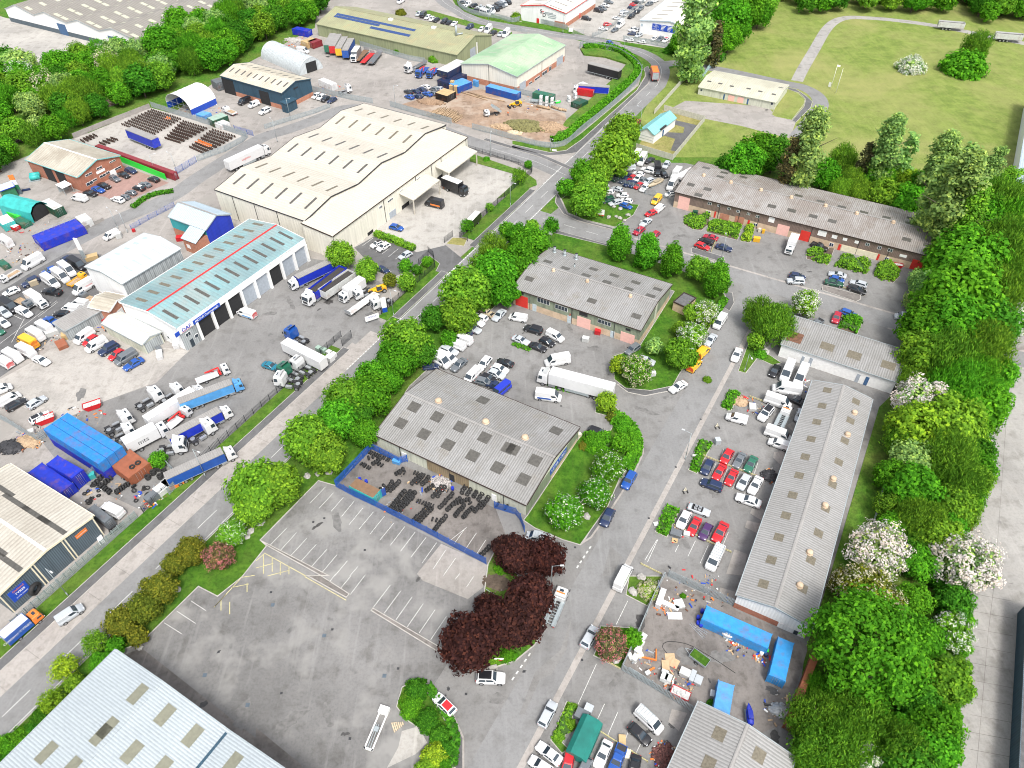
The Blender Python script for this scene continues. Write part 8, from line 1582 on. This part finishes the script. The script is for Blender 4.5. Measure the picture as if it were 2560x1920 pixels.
boxes('C0', [(1420, 920, 2.2, 3.0, 1.3, -.6, 'pale grey', 'left white wrapped bale behind the palisade'), (1490, 860, 2.2, 3.0, 1.3, -.6, 'white', 'right white wrapped bale behind the palisade'), (1340, 985, 2.0, 3.2, 1.2, -.6, 'grey', 'dark box with a green lid at the palisade'), (800, 810, 1.4, 1.0, 1.2, .5, 'turquoise', 'turquoise bin beside the tyre rows'), (280, 430, 1.2, 1.2, 1.0, .5, 'pale grey', 'white bag left of the blue container stack'), (880, 1360, .9, 2.4, .5, .7, 'white', 'white signboard dropped by the slate wall')], 'yard_box', 'box')
boxes('B0', [(1035, 395, 1.5, 1.5, 1.6, .3, 'pale grey', 'grey cube cabinet on the grass by the road'), (585, 1260, 2.0, 1.6, 1.4, .4, 'tan', 'tan wooden box behind the gravel lot'), (1530, 1340, 1.3, 1.6, 1.2, .3, 'white', 'white tank at garage office corner'), (545, 370, 1.6, 1.2, 1.6, .4, 'light blue', 'pale blue tank on the royal blue container'), (640, 300, 1.2, .9, 1.8, .4, 'tan', 'tan cabinet at the royal blue container end')], 'yard_box', 'box')
boxes('B0', [(1385, 1420, 1.3, 3.0, .9, .4, 'white', 'white water scooter beside the beige shed'), (1380, 1375, 1.2, 2.2, .8, .6, 'grey', 'grey quad bike behind the water scooter')], 'scooter', 'vehicle'); boxes('B0', [(540, 1330, 2.2, 3.2, .9, .7, 'rusty', 'rusty orange machine frame on the gravel edge'), (860, 1115, 3.4, 2.0, .7, .5, 'red', 'red steel frame beside the beige shed'), (1565, 415, 2.2, 1.6, 1.2, .2, 'red', 'red covered machine by the brick porch'), (1160, 345, .8, .6, .9, .2, 'red', 'small red box by the blue fence')], 'machine', 'machine'); boxes('B0', [(800, 580, 3.2, 1.8, 1.2, .5, 'tan', 'stack of tan timber on a blue trailer'), (460, 1230, 3.0, 1.6, 1.2, .6, 'pale grey', 'pile of pale grey pallets by the long hut'), (300, 800, 2.0, 1.4, 1.4, .6, 'beige', 'beige cage bin between parked vans'), (1500, 60, .1, .1, .1, 0, 'grey', 'small grey post box by the side road')], 'stack', 'stack')
for q, lab in ((('C1', 1220, 680), 'blue trolley cart at the yard corner'),): boxes(q[0], [(q[1], q[2], 1.6, 1.1, .9, -.4, 'light blue', lab)], 'trolley', 'trolley')
plain('cardboard', (.5, .36, .22), .9, var=.2); random.seed(5)
for i, (x, y, l) in enumerate(((1365, 700, 'topmost cardboard sheet on the scrap yard'), (1375, 735, 'middle cardboard sheet on the scrap yard'), (1405, 760, 'right hand cardboard sheet on the scrap yard'), (1325, 775, 'lowest cardboard sheet on the scrap yard'))):
 mb = MB(); mb.box(-.8, .8, -.6, .6, .03+.07*i, .08+.07*i); at_origin(mb, 'cardboard_sheet', 'cardboard', U('D2', x, y), .5*i, l, 'cardboard')
t = thing('digger_arm', 'folded orange and white digger arm lying in the scrap yard', 'machine part', U('D2', 1200, 720), .3); mb = MB(); mb.beam((-1.6, .9, .3), (.6, -.6, .5), .25, .25); mb.beam((.6, -.6, .4), (1.5, 1.2, .3), .2, .22); mb.build('arm', 'orange_plastic', t); mb = MB(); mb.box(-1.9, -1.0, .6, 1.6, 0, .7); mb.build('bracket', 'cream_paint', t)
def small_trailer(q, rz, label, loadmat, s=1.0):
 t = thing('utility_trailer', label, 'trailer', U(*q), rz); mb = MB(); mb.box(-1.5, 1.5, -.8, .8, .5, .56)
 for b in ((-1.5, 1.5, -.84, -.8), (-1.5, 1.5, .8, .84), (-1.54, -1.5, -.84, .84), (1.5, 1.54, -.84, .84)): mb.box(*b, .45, 1.0)
 mb.build('body', 'galv', t); mb = MB(); mb.box(-1.45, 1.45, -.76, .76, .57, .85); mb.build('load', loadmat, t); mb = MB(); mb.beam((1.5, .5, .5), (2.7, 0, .5), .07, .07); mb.beam((1.5, -.5, .5), (2.7, 0, .5), .07, .07); mb.build('drawbar', 'galv', t)
 for sg in (-1, 1): wheel(t, 0, sg*.98, .32, .2)
 t.scale = (s,)*3
small_trailer(('D2', 1615, 725), 2.4, 'grey utility trailer filled with grass cuttings', 'grass'); small_trailer(('A2', 195, 885), 2.8, 'small grey trailer beside the white tank stacks', 'galv')
def boat(q, rz, label, L=6, col='beige', W=1.9):
 t = thing('boat', label, 'boat', U(*q), rz); mb = MB(); rings = []
 for f, w, zb in ((0, .75, .35), (.25, 1, .25), (.6, .95, .25), (.85, .5, .4), (1, .05, .75)):
  x = L*(f-.5); ww = W/2*w; rings.append([(x, -ww, 1.15+.15*f), (x, -ww*.7, zb+.2), (x, 0, zb), (x, ww*.7, zb+.2), (x, ww, 1.15+.15*f), (x, 0, 1.25+.25*(1-abs(f-.4)))])
 mb.loft(rings, 0, True); mb.build('hull', 'matt', t, CN[col]); mb = MB(); mb.box(-L*.3, L*.1, -W*.33, W*.33, 1.3, 1.75); mb.build('cockpit', 'matt', t, mul(CN[col], .75)); mb = MB(); mb.box(-L*.35, L*.3, -.5, .5, .05, .3); mb.build('cradle', 'galv', t)
boat(('d', 1450, 870), 3.85, 'covered beige boat parked by the mesh fence', 7); boat(('D2', 2040, 1215), 1.45, 'dark blue water scooter on the stained scrap yard', 3.2, 'royal blue', 1.1); boat(('D2', 1870, 530), -.45, 'white upturned bath beside the orange barrel', 2.4, 'white', 1.1)
t = thing('lifting_frame', 'white two rail lifting frame on the empty car park', 'machine', U('D1', 1040, 1340), 1.27)
mb = MB()
for y in (-.75, .75): mb.box(-3.6, 3.2, y-.13, y+.13, .15, .4)
mb.box(-3.6, -3.2, -.9, .9, .1, .4); mb.build('rails', 'white_paint', t); mb = MB(); mb.box(3.0, 4.4, -.95, .95, .1, 1.1); mb.build('base_unit', 'white_paint', t); mb = MB(); mb.beam((-3.4, -.25, .35), (1.0, -.2, .9), .1, .1); mb.beam((-3.4, .25, .35), (1.0, .2, .9), .1, .1); mb.box(-.3, .6, -.45, .45, .4, .8); mb.build('scissor_arms', 'galv', t); t.scale = (.82,)*3
mb = MB()
for i in range(6): mb.box(-.9+.3*i, -.7+.3*i, -.8+.1*i, .7-.12*i, .03, .25+.08*(i % 3))
at_origin(mb, 'broken_chair', 'timber_pale', U('D1', 1230, 1290), .4, 'pile of broken cream furniture beside hedge bed', 'furniture')
mb = MB()
for i in range(9): mb.box(-1.2+.28*i, -1.1+.28*i, -.7, .7, .03, .12)
for y in (-.7, .7): mb.box(-1.25, 1.15, y-.05, y+.05, .121, .2)
at_origin(mb, 'white_rack', 'galv', U('D1', 2060, 125), -.6, 'white slatted rack lying under the purple tree', 'rack')
mb = MB()
for i in range(7): mb.box(-1.0+.28*i, -.9+.28*i, -.5, .5, .03, .12)
at_origin(mb, 'white_rack', 'galv', U('D1', 2080, 55), -.5, 'smaller pale rack lying farther under the purple tree', 'rack')
for s_, l in (('D2 1540 410 1660 540', 'longest silver ladder lying by the blue drums'), ('D2 1570 430 1690 500', 'short silver ladder across the longer one')):
 p, q = PT(s_); d = q-p; L = d.length; mb = MB()
 for y in (-.2, .2): mb.box(0, L, y-.03, y+.03, .02, .09)
 for i in range(int(L/.3)): mb.box(.15+i*.3, .19+i*.3, -.17, .17, .04, .07)
 at_origin(mb, 'ladder', 'metal', p, math.atan2(d.y, d.x), l, 'ladder')
mb = MB()
for i in range(4): mb.beam((0, .12*i-.2, .05+.05*i), (6-i, .2*i-.4, .05+.05*i), .09, .09)
p, q = PT('D2 1010 800 1240 945'); d = q-p; at_origin(mb, 'steel_poles', 'galv', p, math.atan2(d.y, d.x), 'bundle of grey poles on the grass behind palisade', 'poles')
mb = MB(); P = smooth(PT('D2 1340 670 1300 610 1340 570 1450 575 1560 610 1750 720 1930 840'), 6)
for a, b in zip(P[:-1], P[1:]): mb.beam(a-P[0]+Vector((0, 0, .05)), b-P[0]+Vector((0, 0, .05)), .07, .07)
at_origin(mb, 'hose', 'rubber', P[0], 0, 'black hose curving across the scrap yard', 'hose')
for q, l in ((('D2', 1290, 275), 'left orange cone by the white freezer'), (('D2', 1310, 290), 'right orange cone by the white frame'), (('A1', 1622, 1625), 'orange cone near the black delivery lorry'), (('B1', 1087, 350), 'orange cone by the warehouse doorway')):
 t = thing('traffic_cone', l, 'cone', U(*q)); mb = MB(); mb.box(-.22, .22, -.22, .22, 0, .05); mb.cyl((0, 0, .05), (0, 0, .75), .17, .04, 10); mb.build('cone', 'orange_plastic', t); mb = MB(); mb.cyl((0, 0, .38), (0, 0, .52), .112, .088, 10); mb.build('sleeve', 'white_paint', t)
for q, l in ((('C2', 1495, 930), 'cream hoop barrier on dark feet near the navy four by four'), (('C2', 1770, 375), 'cream hoop barrier on dark feet near the white small van')):
 t = thing('parking_barrier', l, 'barrier', U(*q), .2); mb = MB(); mb.beam((-.35, .1, .05), (0, .1, 1.1), .12, .12); mb.beam((.35, .1, .05), (0, .1, 1.1), .12, .12); mb.beam((-.25, .1, .35), (.25, .1, .35), .12, .12); mb.build('hoop', 'cream_paint', t)
 for sg in (-1, 1): mb = MB(); mb.box(sg*.4-.09, sg*.4+.09, -.55, .15, 0, .25); mb.build('foot', 'rubber', t)
for i, (t_, x, y, s) in enumerate((('B2', 880, 130, .6), ('B2', 935, 150, .8), ('B2', 835, 225, .8), ('B2', 900, 215, .6), ('B2', 935, 230, .7), ('B2', 1000, 205, .8), ('B2', 970, 250, .6), ('C1', 445, 800, .8), ('C1', 535, 782, .7), ('C1', 635, 770, .8), ('C1', 42, 1205, .9), ('C2', 650, 1150, .8), ('D2', 1045, 142, .9), ('D2', 1115, 15, .8), ('D2', 900, 725, .9), ('C0', 2170, 1275, .8), ('C0', 2140, 1325, .6), ('D0', 1205, 615, .7), ('D0', 1540, 120, .7), ('B2', 2185, 1390, 1.2), ('C2', 2190, 1380, .1))):
 if s < .3: continue
 mb = MB(); random.seed(i); mb.blob((0, 0, .3), 1, .8, .55, jit=.25, nu=8, nv=6); at_origin(mb, 'boulder', 'stone', U(t_, x, y, .12), i*.7, {'B2': 'grey boulder on the grass corner by the car pound' if i < 7 else 'large grey boulder beside the feathery birch', 'C1': 'pale boulder on the grass strip beside the tyre yard'}.get(t_, 'lone boulder '+{11: 'at the foot of the lowest globe tree', 12: 'beside the yellow flowering bush', 13: 'in the corner bed by the white van', 14: 'under the red flowering tree', 15: 'upper one beside white blossom tree', 16: 'lower one beside white blossom tree', 17: 'at the pale warehouse corner', 18: 'under the golden olive trees'}.get(i, 'on the verge')), 'boulder', 'boulders', s=s)
def lamp(q, h, label, aim=None, arm=1.4):
 p = U(*q); t = thing('street_lamp', label, 'street lamp', p, aim if aim is not None else 0); mb = MB(); mb.cyl((0, 0, 0), (0, 0, 1.2), .11, .1, 8); mb.cyl((0, 0, 1.2), (0, 0, h), .075, .05, 8); mb.build('pole', 'galv', t)
 mb = MB(); mb.cyl((0, 0, h-.05), (arm, 0, h+.12), .035, .03, 6); mb.build('arm', 'galv', t); mb = MB(); mb.box(arm-.05, arm+.6, -.13, .13, h+.06, h+.2); mb.build('head', 'pale_grey_lamp', t)
plain('pale_grey_lamp', (.55, .57, .58), .5)
ra = math.atan2(-MN.y, -MN.x)
for q, h, l in ((('D0', 592, 172), 9, 'street lamp beside the tyre fitting shed fence'), (('C0', 1778, 802), 8.5, 'street lamp beside the blue tipper lorry'), (('B1', 1192, 1076), 8.5, 'street lamp beside the garage entrance shrubs'), (('B1', 2198, 125), 8, 'street lamp at the warehouse verge end'), (('A2', 1105, 735), 8, 'street lamp inside the road bend'), (('A2', 1105, 1105), 7.5, 'street lamp beside the turquoise roofed hut'), (('A2', 690, 1450), 8, 'street lamp beside the light green roadside tree')): lamp(q, h, l, ra+(math.pi if q[0] == 'A2' else 0))
for q, h, l, a in ((('A1', 300, 1032), 8, 'street lamp in front of the navy shed', -.6), (('A1', 186, 1228), 8, 'street lamp by the white articulated lorry', 2.2), (('A1', 2030, 1355), 8, 'street lamp at the warehouse fence on the side road', 1.4), (('A2', 1470, 652), 8, 'street lamp by the pale blue gates', 2.8), (('A2', 440, 285), 7.5, 'street lamp before the red trimmed unit', -1), (('A2', 965, 482), 8, 'street lamp on the far bend fence', -1), (('A2', 330, 1312), 5, 'short lamp post on the yard fence corner', -1.2), (('A1', 2010, 205), 7, 'street lamp beside the minibus depot', -1.2), (('B2', 1802, 602), 7.8, 'street lamp on the kerbed island', 1.4), (('B2', 1085, 452), 6.5, 'street lamp between the first teardrop trees', 1.3), (('B2', 556, 205), 7, 'street lamp on the boulder corner', -1.6), (('B2', 1457, 1532), 6.5, 'street lamp by the two yellow vans', -.2), (('B2', 2006, 1552), 5.5, 'street lamp by the white saloon on the grass', -1.5), (('C2', 1495, 652), 8, 'street lamp by the first long unit planter', 2.6), (('D2', 337, 100), 7, 'street lamp under the purple trees', 0), (('A0', 1345, 1490), 6, 'lamp post behind the green hoarding', .5), (('A0', 1535, 1500), 7, 'lamp post at the blue steel gate', 2.6), (('A1', 1205, 895), 7, 'lamp post behind the scrap car row', -.4), (('B0', 1022, 322), 6.5, 'left slim lamp post by the white small van', 2.4), (('B0', 1105, 352), 6.5, 'right slim lamp post by the blue fence', 2.4)): lamp(q, h, l, a)
for q, l in ((('A3', 540, 770), 'left white flagpole with a flag on the field edge'), (('A3', 585, 805), 'right bare white flagpole on the field edge')):
 t = thing('flagpole', l, 'flagpole', U(*q)); mb = MB(); mb.cyl((0, 0, 0), (0, 0, 9.4), .09, .05, 8); mb.build('pole', 'white_paint', t)
 if 'left' in l: mb = MB(); mb.quad([(.05, 0, 9.3), (1.3, .1, 8.9), (1.2, .15, 8.3), (.05, 0, 8.7)]); mb.build('flag', 'white_paint', t)
def sign(q, w, h, z, label, mat='white_paint', txt=None, tm='trim', rz=-.3, band=None, size=.6):
 t = thing('sign', label, 'sign', U(*q), rz); mb = MB()
 for x in (-w*.4, w*.4): mb.box(x-.05, x+.05, -.04, .04, 0, z)
 mb.build('posts', 'galv', t); mb = MB(); mb.box(-w/2, w/2, -.08, -.045, z-.2, z+h); mb.build('board', mat, t)
 if band: mb = MB(); mb.box(-w/2, w/2, -.1, -.083, z-.2, z+.1); mb.build('band', band, t)
 if txt:
  me = text_mesh(txt, size); me.materials.clear(); me.materials.append(MATS[tm]); o = bpy.data.objects.new('lettering', me); COL.objects.link(o); o.parent = t; o.location = (0, -.1, z+h*.55); o.rotation_euler = (R(90), 0, 0)
sign(('B2', 752, 222), 3.0, 1.9, 1.0, 'white board lettered Elite with a red base on the corner', txt='Elite', band='red_paint', size=1.0); sign(('B2', 310, 378), 2.6, 1.0, .7, 'black notice board with white panel by small round tree', 'white_paint', rz=-.1); sign(('A2', 508, 285), 2.0, 1.2, .8, 'white sign board by the red trimmed unit verge', rz=-.2); sign(('D1', 2100, 738), 1.6, .7, .6, 'small white and red sign by the stone wall', band='red_paint', rz=0); sign(('B1', 1010, 1125), 3.6, 1.4, 1.0, 'wide white and blue notice board on the garage gate', txt='MOTUS', tm='clad_blue', rz=.5, size=.7); sign(('A3', 528, 755), 1.0, 1.6, .4, 'white narrow sign beside the flagpoles', rz=-.8); sign(('C2', 1575, 640), 1.0, .4, .8, 'small white street sign in the lime planter', rz=-.2); sign(('A2', 365, 1312), 1.6, .4, .5, 'low white street name sign on the verge', rz=-.2); sign(('D0', 990, 350), .1, .1, .1, 'tiny grey verge marker under trees') if False else None
def totem(q, w, h, label, mats, rz=.4):
 t = thing('totem_sign', label, 'sign', U(*q), rz); n = len(mats)
 for i, m in enumerate(mats): mb = MB(); mb.box(-w/2, w/2, -.15, .15, h*i/n+.02, h*(i+1)/n); mb.build('panel', m, t)
totem(('B1', 1115, 1040), 1.3, 4.6, 'tall white totem sign with blue base by the garage entrance', ['blue_paint', 'white_paint', 'white_paint']); totem(('C0', 1545, 885), 3.2, 1.0, 'orange banner sign on the palisade bend', ['orange_plastic'], .75); totem(('B0', 745, 600), 1.2, 7.5, 'tall slanting pale totem by the white pitched shed', ['galv', 'white_paint'], -.3); totem(('c', 400, 830), 1.5, 6.5, 'tall totem with orange white and green panels at the left', ['clad_slate', 'vivid_green', 'white_paint', 'orange_plastic'] if 'vivid_green' in MATS else ['clad_slate', 'green_paint', 'white_paint', 'orange_plastic'], .3)
mb = MB(); mb.cyl((0, 0, 0), (0, 0, .15), .28, n=12); mb.cyl((0, 0, .15), (0, 0, 1.45), .23, n=12); mb.cyl((0, 0, 1.45), (0, 0, 1.6), .28, .1, n=12); at_origin(mb, 'post_box', 'red_paint', U('C0', 1848, 700), 0, 'red pillar box on the verge by the lorry park', 'post box', s=1.3)
def tent(px, label, col, h, rh, D):
 P = PT(px); u = P[1]-P[0]; W = u.length; u.normalize(); t = thing('tarpaulin_tent', label, 'tent', P[0], math.atan2(u.y, u.x)); mb = MB(); prof = [(0, 0), (.05*W, h), (.25*W, h+(rh-h)*.75), (.5*W, rh), (.75*W, h+(rh-h)*.75), (.95*W, h), (W, 0)]; nr = 5
 mb.loft([[(x, D*j/nr, z-(.12 if 0 < j < nr and j % 2 else 0)) for x, z in prof] for j in range(nr+1)], 0, False, False, False); mb.build('cover', 'tarp', t, CN[col])
 mb = MB(); mb.quad([(x, D-.02, z) for x, z in prof]); mb.build('end_wall', 'tarp', t, CN[col]); mb = MB(); mb.quad([(x*.8+W*.1, .3, z*.85) for x, z in prof]); mb.build('opening', 'void', t)
tent('B0 300 270 455 175', 'green tarpaulin tent open at its front in the left yard', 'turquoise', 3.2, 5.0, 13)
t = thing('canopy_cover', 'dark green tarpaulin cover over a trailer on the lower forecourt', 'cover', U('D2', 620, 1430), -.5); mb = MB(); mb.loft([[(-1.7, y, .1), (-1.65, y, 1.7), (-.9, y, 2.3), (.9, y, 2.3), (1.65, y, 1.7), (1.7, y, .1)] for y in (-3.1, -1.5, 0, 1.5, 3.1)], 0, False); mb.build('cover', 'tarp', t, (.01, .17, .14)); mb = MB(); mb.beam((-1.3, -3.2, .3), (-1.3, 3.4, .3), .1, .1); mb.beam((1.3, -3.2, .3), (1.3, 3.4, .3), .1, .1); mb.build('frame', 'galv', t)
b = B_('green_hut', 'small green hut with a pale blue pitched roof at the left edge', 'hut', 3.4, 'c -60 700 20 770 250 660', G_(3.4, 4.4), 'y'); b.walls('green_paint').roof('roof_blue_pale', fascia='clad_blue')
b = B_('smoking_shelter', 'small open white shelter at the corner of the brick workshop', 'shelter', 2.6, 'c 1110 650 1235 720 1370 630', [(0, 2.6), (1, 2.7)])
mb = MB()
for x in (0, b.W):
 for y in (0, b.D): mb.box(x-.06, x+.06, y-.06, y+.06, 0, 2.6)
b.put(mb, 'posts', 'galv'); b.roof('white_paint', ov=.2, th=.06); b.rect('back_wall', 'L', 0, b.D, .02, 2.5, 'galv', .04)
t = thing('gas_tank', 'twin turquoise tanks on a frame beside the brick workshop', 'tank', U('c', 690, 540), .4)
for y in (-.9, .9): mb = MB(); mb.cyl((-1.0, y, 1.1), (1.6, y, 1.1), .8, n=14); mb.blob((1.6, y, 1.1), .4, .75, .75, jit=0, nu=12, nv=8); mb.build('tank', 'plastic', t, CN['turquoise'])
mb = MB(); mb.box(-1.6, 1.8, -1.7, 1.7, .05, .25); mb.build('frame', 'galv', t)
mb = MB(); mb.box(-1.2, 1.2, -.35, .35, .02, .5); at_origin(mb, 'dark_block', 'plastic', U('c', 525, 760), .4, 'small dark navy block lying alone on the concrete', 'block', color=CN['navy'])
t = thing('roof_railing', 'steel railing on top of the royal blue container', 'railing', (0, 0, 0)); mb = MB(); P = PT('B0 285 385 650 245', 2.6)+[]; a, b_ = P[0], P[1]
for k in range(9): p = a+(b_-a)*(k/8); mb.beam(p, p+Vector((0, 0, 1.1)), .05, .05, upv=Vector((1, 0, 0)))
for z in (.55, 1.1): mb.beam(a+Vector((0, 0, z)), b_+Vector((0, 0, z)), .05, .05)
mb.build('rails', 'galv', t)
for i, s_ in enumerate(('D1 1740 785', 'D1 1810 805', 'D1 1890 810', 'D1 1970 805', 'D1 2050 800')):
 m = MB(); m.box(-.65, .65, -.35, .35, 0, .55); at_origin(m, 'stone_block', 'stone', U(*parse(s_)[0], .1), -.25+.13*i, ('leftmost', 'second', 'middle', 'fourth', 'rightmost')[i]+' pale stone block edging the purple tree island', 'stone block', 'stone blocks edging the island')
for x, y, l in ((2100, 500, 'teal ended white box trailer against the brown row'),):
 CT('d 1915 625 2065 690 2212 380', l, 'white', 2.6, name='site_cabin', cat='cabin', ribs=False, cap=8)
def person(q, rz, label, top, legs, skin=(.55, .36, .27)):
 p = U(*q); me = bpy.data.meshes.new('person'); V = [(0, 0, .95), (0, .02, 1.2), (0, 0, 1.45), (0, 0, 1.58), (.1, 0, .9), (.14, .05, .5), (.15, -.02, .06), (.15, .16, .03), (-.1, 0, .9), (-.13, -.06, .5), (-.16, -.1, .06), (-.16, .08, .03), (.2, 0, 1.43), (.27, .04, 1.15), (.26, .2, .95), (-.2, 0, 1.43), (-.27, .04, 1.15), (-.24, .18, .95)]
 E = [(0, 1), (1, 2), (2, 3), (0, 4), (4, 5), (5, 6), (6, 7), (0, 8), (8, 9), (9, 10), (10, 11), (2, 12), (12, 13), (13, 14), (2, 15), (15, 16), (16, 17)]
 rad = [.15, .16, .15, .06, .1, .075, .055, .05, .1, .075, .055, .05, .075, .055, .04, .075, .055, .04]
 me.from_pydata(V, E, []); o = bpy.data.objects.new('person', me); COL.objects.link(o); sk = o.modifiers.new('skin', 'SKIN'); o.modifiers.new('smooth', 'SUBSURF').levels = 1
 for i, r in enumerate(rad): me.skin_vertices[0].data[i].radius = (r, r)
 me.skin_vertices[0].data[0].use_root = True
 bpy.context.view_layer.update(); ev = o.evaluated_get(bpy.context.evaluated_depsgraph_get()); m2 = bpy.data.meshes.new_from_object(ev); bpy.data.objects.remove(o)
 plain('work_trousers', legs, .9); plain('hi_vis', top, .7); plain('skin', skin, .6); m2.materials.clear()
 for m in ('work_trousers', 'hi_vis', 'skin'): m2.materials.append(MATS[m])
 for f in m2.polygons: z = f.center.z; x = abs(f.center.x); f.material_index = 0 if z < .93 and x < .235 else (2 if z < 1.02 and x > .2 or z > 1.5 else 1); f.use_smooth = True
 o = bpy.data.objects.new('person', m2); COL.objects.link(o); o.location = p; o.rotation_euler = (0, 0, rz); tag(o, label, 'person')
 mb = MB(); mb.loft([[(r*math.cos(a), .02+r*1.15*math.sin(a), z) for a in [6.283*i/10 for i in range(10)]] for r, z in ((.03, 1.55), (.075, 1.6), (.092, 1.68), (.088, 1.74), (.06, 1.8))], 0, True); mb.box(-.012, .012, .11, .14, 1.66, 1.7); mb.build('head', 'skin', o)
 mb = MB(); mb.loft([[(r*math.cos(a), .01+r*1.15*math.sin(a), z) for a in [6.283*i/10 for i in range(10)]] for r, z in ((.105, 1.73), (.1, 1.8), (.07, 1.85), (.02, 1.87))], 0, True); mb.build('helmet', 'white_paint', o)
person(('A1', 2178, 1000), 2.6, 'person in an orange hi-vis jacket and dark trousers in the earth yard', (.8, .2, .06), (.02, .025, .05))

def debris(zones, name, label, mats):
 mb = MB(); rng = random.Random(8)
 for q in zones.split(';'):
  t, x, y, r, n = q.split(); c = U(t, float(x), float(y)); r = float(r)
  for i in range(int(n)):
   a = rng.random()*6.28; k = r*math.sqrt(rng.random()); s_ = rng.uniform(.08, .3); w = s_*rng.choice((1, 1, 2.5, 4)); M_ = Matrix.Translation((c.x+k*math.cos(a), c.y+k*math.sin(a), .05)) @ Matrix.Rotation(rng.random()*6.28, 4, 'Z')
   mb.box(-w/2, w/2, -s_/2, s_/2, 0, s_*rng.uniform(.2, .9), rng.randrange(len(mats)), M_)
 tag(mb.build(name, mats), label, 'debris', kind='stuff')
debris('D2 1440 930 2.6 110;D2 1330 270 2.2 30;D2 1950 610 2 45;D2 1180 740 2.4 25;D2 2150 700 1.4 30;D2 1500 100 5 40;D2 1700 130 4 30;D2 1320 1560 2.2 90;D3 120 1150 3 40;C2 1960 150 2.4 50;C3 30 800 2 40;C2 1410 1310 1.6 25;C0 250 480 4 60;C0 1300 980 3 70;C0 700 300 5 60;C0 900 960 5 40;B0 430 1280 4 50;B0 180 540 6 70;B0 860 1180 3 30;A1 350 370 8 90;A1 1600 830 7 80;A1 640 800 7 60;A2 150 900 8 60;A0 1750 960 7 60;B0 250 250 7 50;C1 1600 860 2.4 90;C1 1250 1000 6 30;e 90 560 2.5 40;e 560 380 2.5 40', 'yard_debris', 'scattered small scrap, pallets bits and litter in the yards', ['timber', 'white_paint', 'rust', 'metal', 'blue_paint', 'dark_metal', 'cardboard', 'orange_plastic', 'red_paint', 'stone'])
